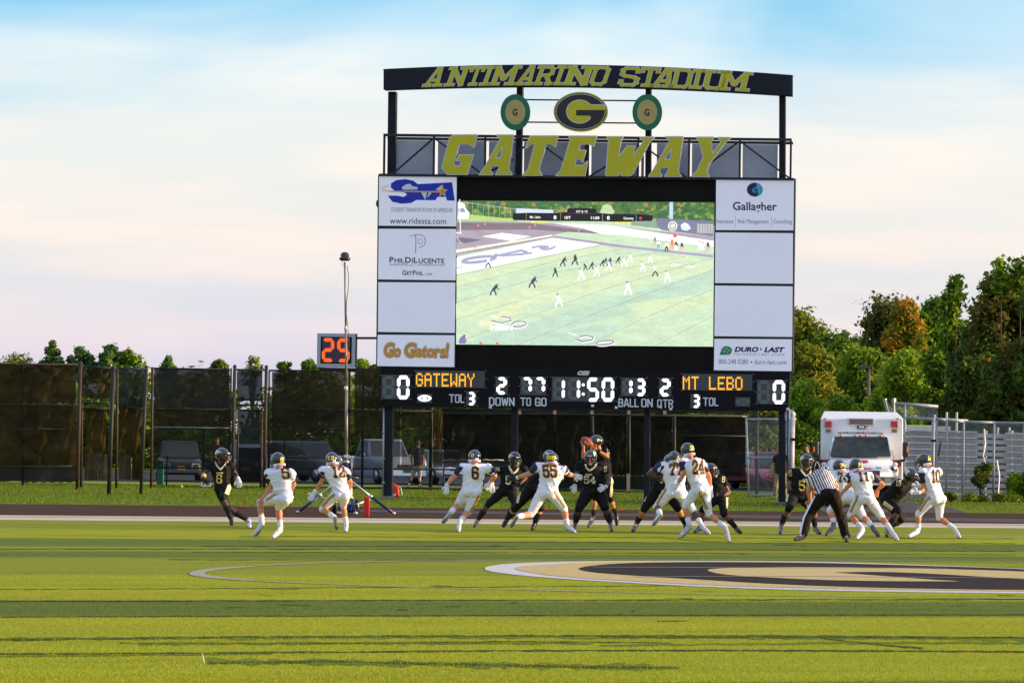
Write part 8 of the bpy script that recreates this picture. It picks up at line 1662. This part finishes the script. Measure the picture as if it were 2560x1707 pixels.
# right side wood, back to front
TG = 'trees on the slope at the right'
tree('broad mid green tree right beside the sponsor panels', 1985, 775, 235, 300, 'olive', 23800, 0.148, 11, TG)
tree('green tree whose round top shows between the scoreboard and the dark dome', 2090, 812, 228, 260, 'mid', 18700, 0.148, 12, TG)
tree('dark domed tree behind the orange tinted one', 2230, 742, 232, 300, 'dark', 25500, 0.148, 13, TG)
tree('dark green tree to the right of the orange tinted crown', 2330, 738, 228, 240, 'mid', 20400, 0.148, 14, TG)
tree('tree with orange and gold leaves in the middle of the wood', 2258, 740, 205, 300, 'orange', 25500, 0.117, 15, TG, shape='cone', nb=36)
tree('mid green tree low in front of the orange tinted one', 2270, 860, 190, 220, 'light', 18700, 0.117, 16, TG)
tree('dark shaded tree rising above the platform rails', 2390, 800, 186, 230, 'mid', 20400, 0.125, 17, TG)
tree('dull green tree behind the street lamp', 2160, 862, 196, 240, 'mid', 18700, 0.125, 18, TG)
tree('olive tree low behind the sponsor panels', 2030, 850, 200, 220, 'olive', 17000, 0.125, 19, TG)
tree('large dark tree above the bleachers with feathery top', 2520, 672, 172, 330, 'dark', 40800, 0.133, 20, TG)
tree('tallest dark tree cut off by the right edge', 2660, 600, 165, 300, 'dark', 34000, 0.133, 21, TG)
tree('dark bushy tree low behind the bleachers', 2440, 880, 168, 280, 'dark', 27200, 0.117, 22, TG, low=.05)
tree('dark bushy tree at the right edge behind the bleachers', 2560, 850, 166, 280, 'dark', 23800, 0.117, 23, TG, low=.05)
tree('bright yellow green young tree right of the score strip', 2010, 948, 166, 150, 'light', 20400, 0.094, 24, TG, low=.03)
tree('bright yellow green bush tree behind the ambulance roof', 2100, 985, 168, 150, 'light', 17000, 0.094, 25, TG, low=.03)
tree('bright green sapling behind the street lamp foot', 2185, 985, 172, 110, 'light', 13600, 0.094, 26, TG, low=.03)
tree('bright green bush seen through the silver gate', 1915, 1010, 176, 190, 'olive', 20400, 0.101, 27, TG, low=.03)
# feathery stems on the dark tree
for i, (px, py) in enumerate(((2392, 702), (2372, 735), (2505, 660), (2550, 655))):
    c = [tuple(at(px + 3 * math.sin(t * 2 + i), py + t * 14, 170)) for t in range(6)]; st = empty('leafy_shoot', (c[0][0], 170, 0), ['slender leafy shoot standing clear of the dark tree', 'shorter leafy shoot left of the dark tree', 'feathery shoot on top of the dark tree', 'feathery shoot near the right edge'][i], 'shoot')
    mb = MB(); mb.loft([Vector(q) for q in c] + [Vector((c[-1][0], 170, c[-1][2] - 3))], [.02] * 6 + [.04], 5); mb.build('stem', M_BARK, st); link('leaves', leaves_mesh('leaves', c, [.35] * 6, 260, .15, PAL['mid'], seed=i), st)
# tree tops beyond the fence on the left
LG = 'tree tops beyond the left fence'
for i, (px, yt, w_, pal, shp, lab) in enumerate(((20, 872, 150, 'olive', 'round', 'low sunlit tree top at the left edge above the fence'), (126, 848, 64, 'blue', 'cone', 'pointed tree top left of the two rounder ones'), (200, 866, 66, 'blue', 'round', 'small round tree top above the leaning post'), (268, 860, 70, 'blue', 'round', 'left half of the widest tree top above the gate bay'), (318, 872, 86, 'mid', 'round', 'right half of the widest tree top above the gate bay'), (415, 887, 64, 'blue', 'cone', 'small dark green tree top above the black car'), (543, 898, 52, 'olive', 'round', 'small yellowish tree top left of the rusty post'), (632, 888, 56, 'olive', 'round', 'thin sparse tree top between the rusty posts'), (712, 901, 50, 'mid', 'round', 'round green tree top left of the play clock'), (768, 898, 60, 'mid', 'round', 'green tree top touching the play clock'), (900, 897, 44, 'light', 'round', 'bright green tree top right of the play clock'), (936, 912, 40, 'dark', 'round', 'brownish tree top between play clock and scoreboard'))):
    tree(lab, px, yt, 262, w_ * 1.25, pal, 4200 if i != 7 else 420, .12, 40 + i, LG, low=None, nb=34, shape=shp)
# hedge of trees behind the parking lot, read through the cloth as one mass
r_ = random.Random(3); cs = []; rs = []
for k in range(240): X_ = r_.uniform(-52, 26); cs.append((X_, 240 + r_.uniform(-4, 6), r_.uniform(.5, 5.2))); rs.append(r_.uniform(.9, 1.5))
hg = link('far_treeline', leaves_mesh('far_treeline', cs, rs, 70000, .26, PAL['mid'] + PAL['olive'], seed=5)); hg['kind'] = 'stuff'; hg['label'] = 'line of trees behind the parking lot'
# bushes and weeds at the right fence
def bush(label, px, ytop, ybase, w_, Y, pal, n, size, seed, name='bush', cat='bush'):
    g_ = at(px, ybase, Y); root = empty(name, (g_.x, Y, 0), label, cat); R = w_ / 2 / pxm(Y); H = at(px, ytop, Y).z; zb_ = max(0, g_.z); r = random.Random(seed); cs = [(g_.x + r.uniform(-R, R) * .7, Y + r.uniform(-.3, .3), r.uniform(zb_ + .1, H - R * .3)) for _ in range(12)]
    mb = MB(); 
    for c in cs[:6]: mb.loft([Vector((g_.x, Y, 0)), Vector(c)], [.02, .008], 5)
    mb.build('stem', M_BARK, root); link('foliage', leaves_mesh('foliage', cs, [R * .45] * 12, n, size, PAL[pal], seed=seed), root)
bush('grey green bush growing through the chain link fence', 2452, 1158, 1220, 46, 131.0, 'dark', 2600, .055, 61)
bush('leafy green bush at the right edge by the last fence post', 2548, 1180, 1252, 70, 131.0, 'mid', 3000, .06, 62)
for i, (px, yt, w_) in enumerate(((2376, 1232, 26), (2440, 1240, 60), (2500, 1236, 36))): bush(['dark weeds at the foot of the first fence posts', 'low sprawling weeds along the middle of the fence', 'weeds by the torn tape at the fence foot'][i], px, yt, 1252, w_, 130.8, 'olive', 900, .05, 70 + i, 'weed', 'weed')
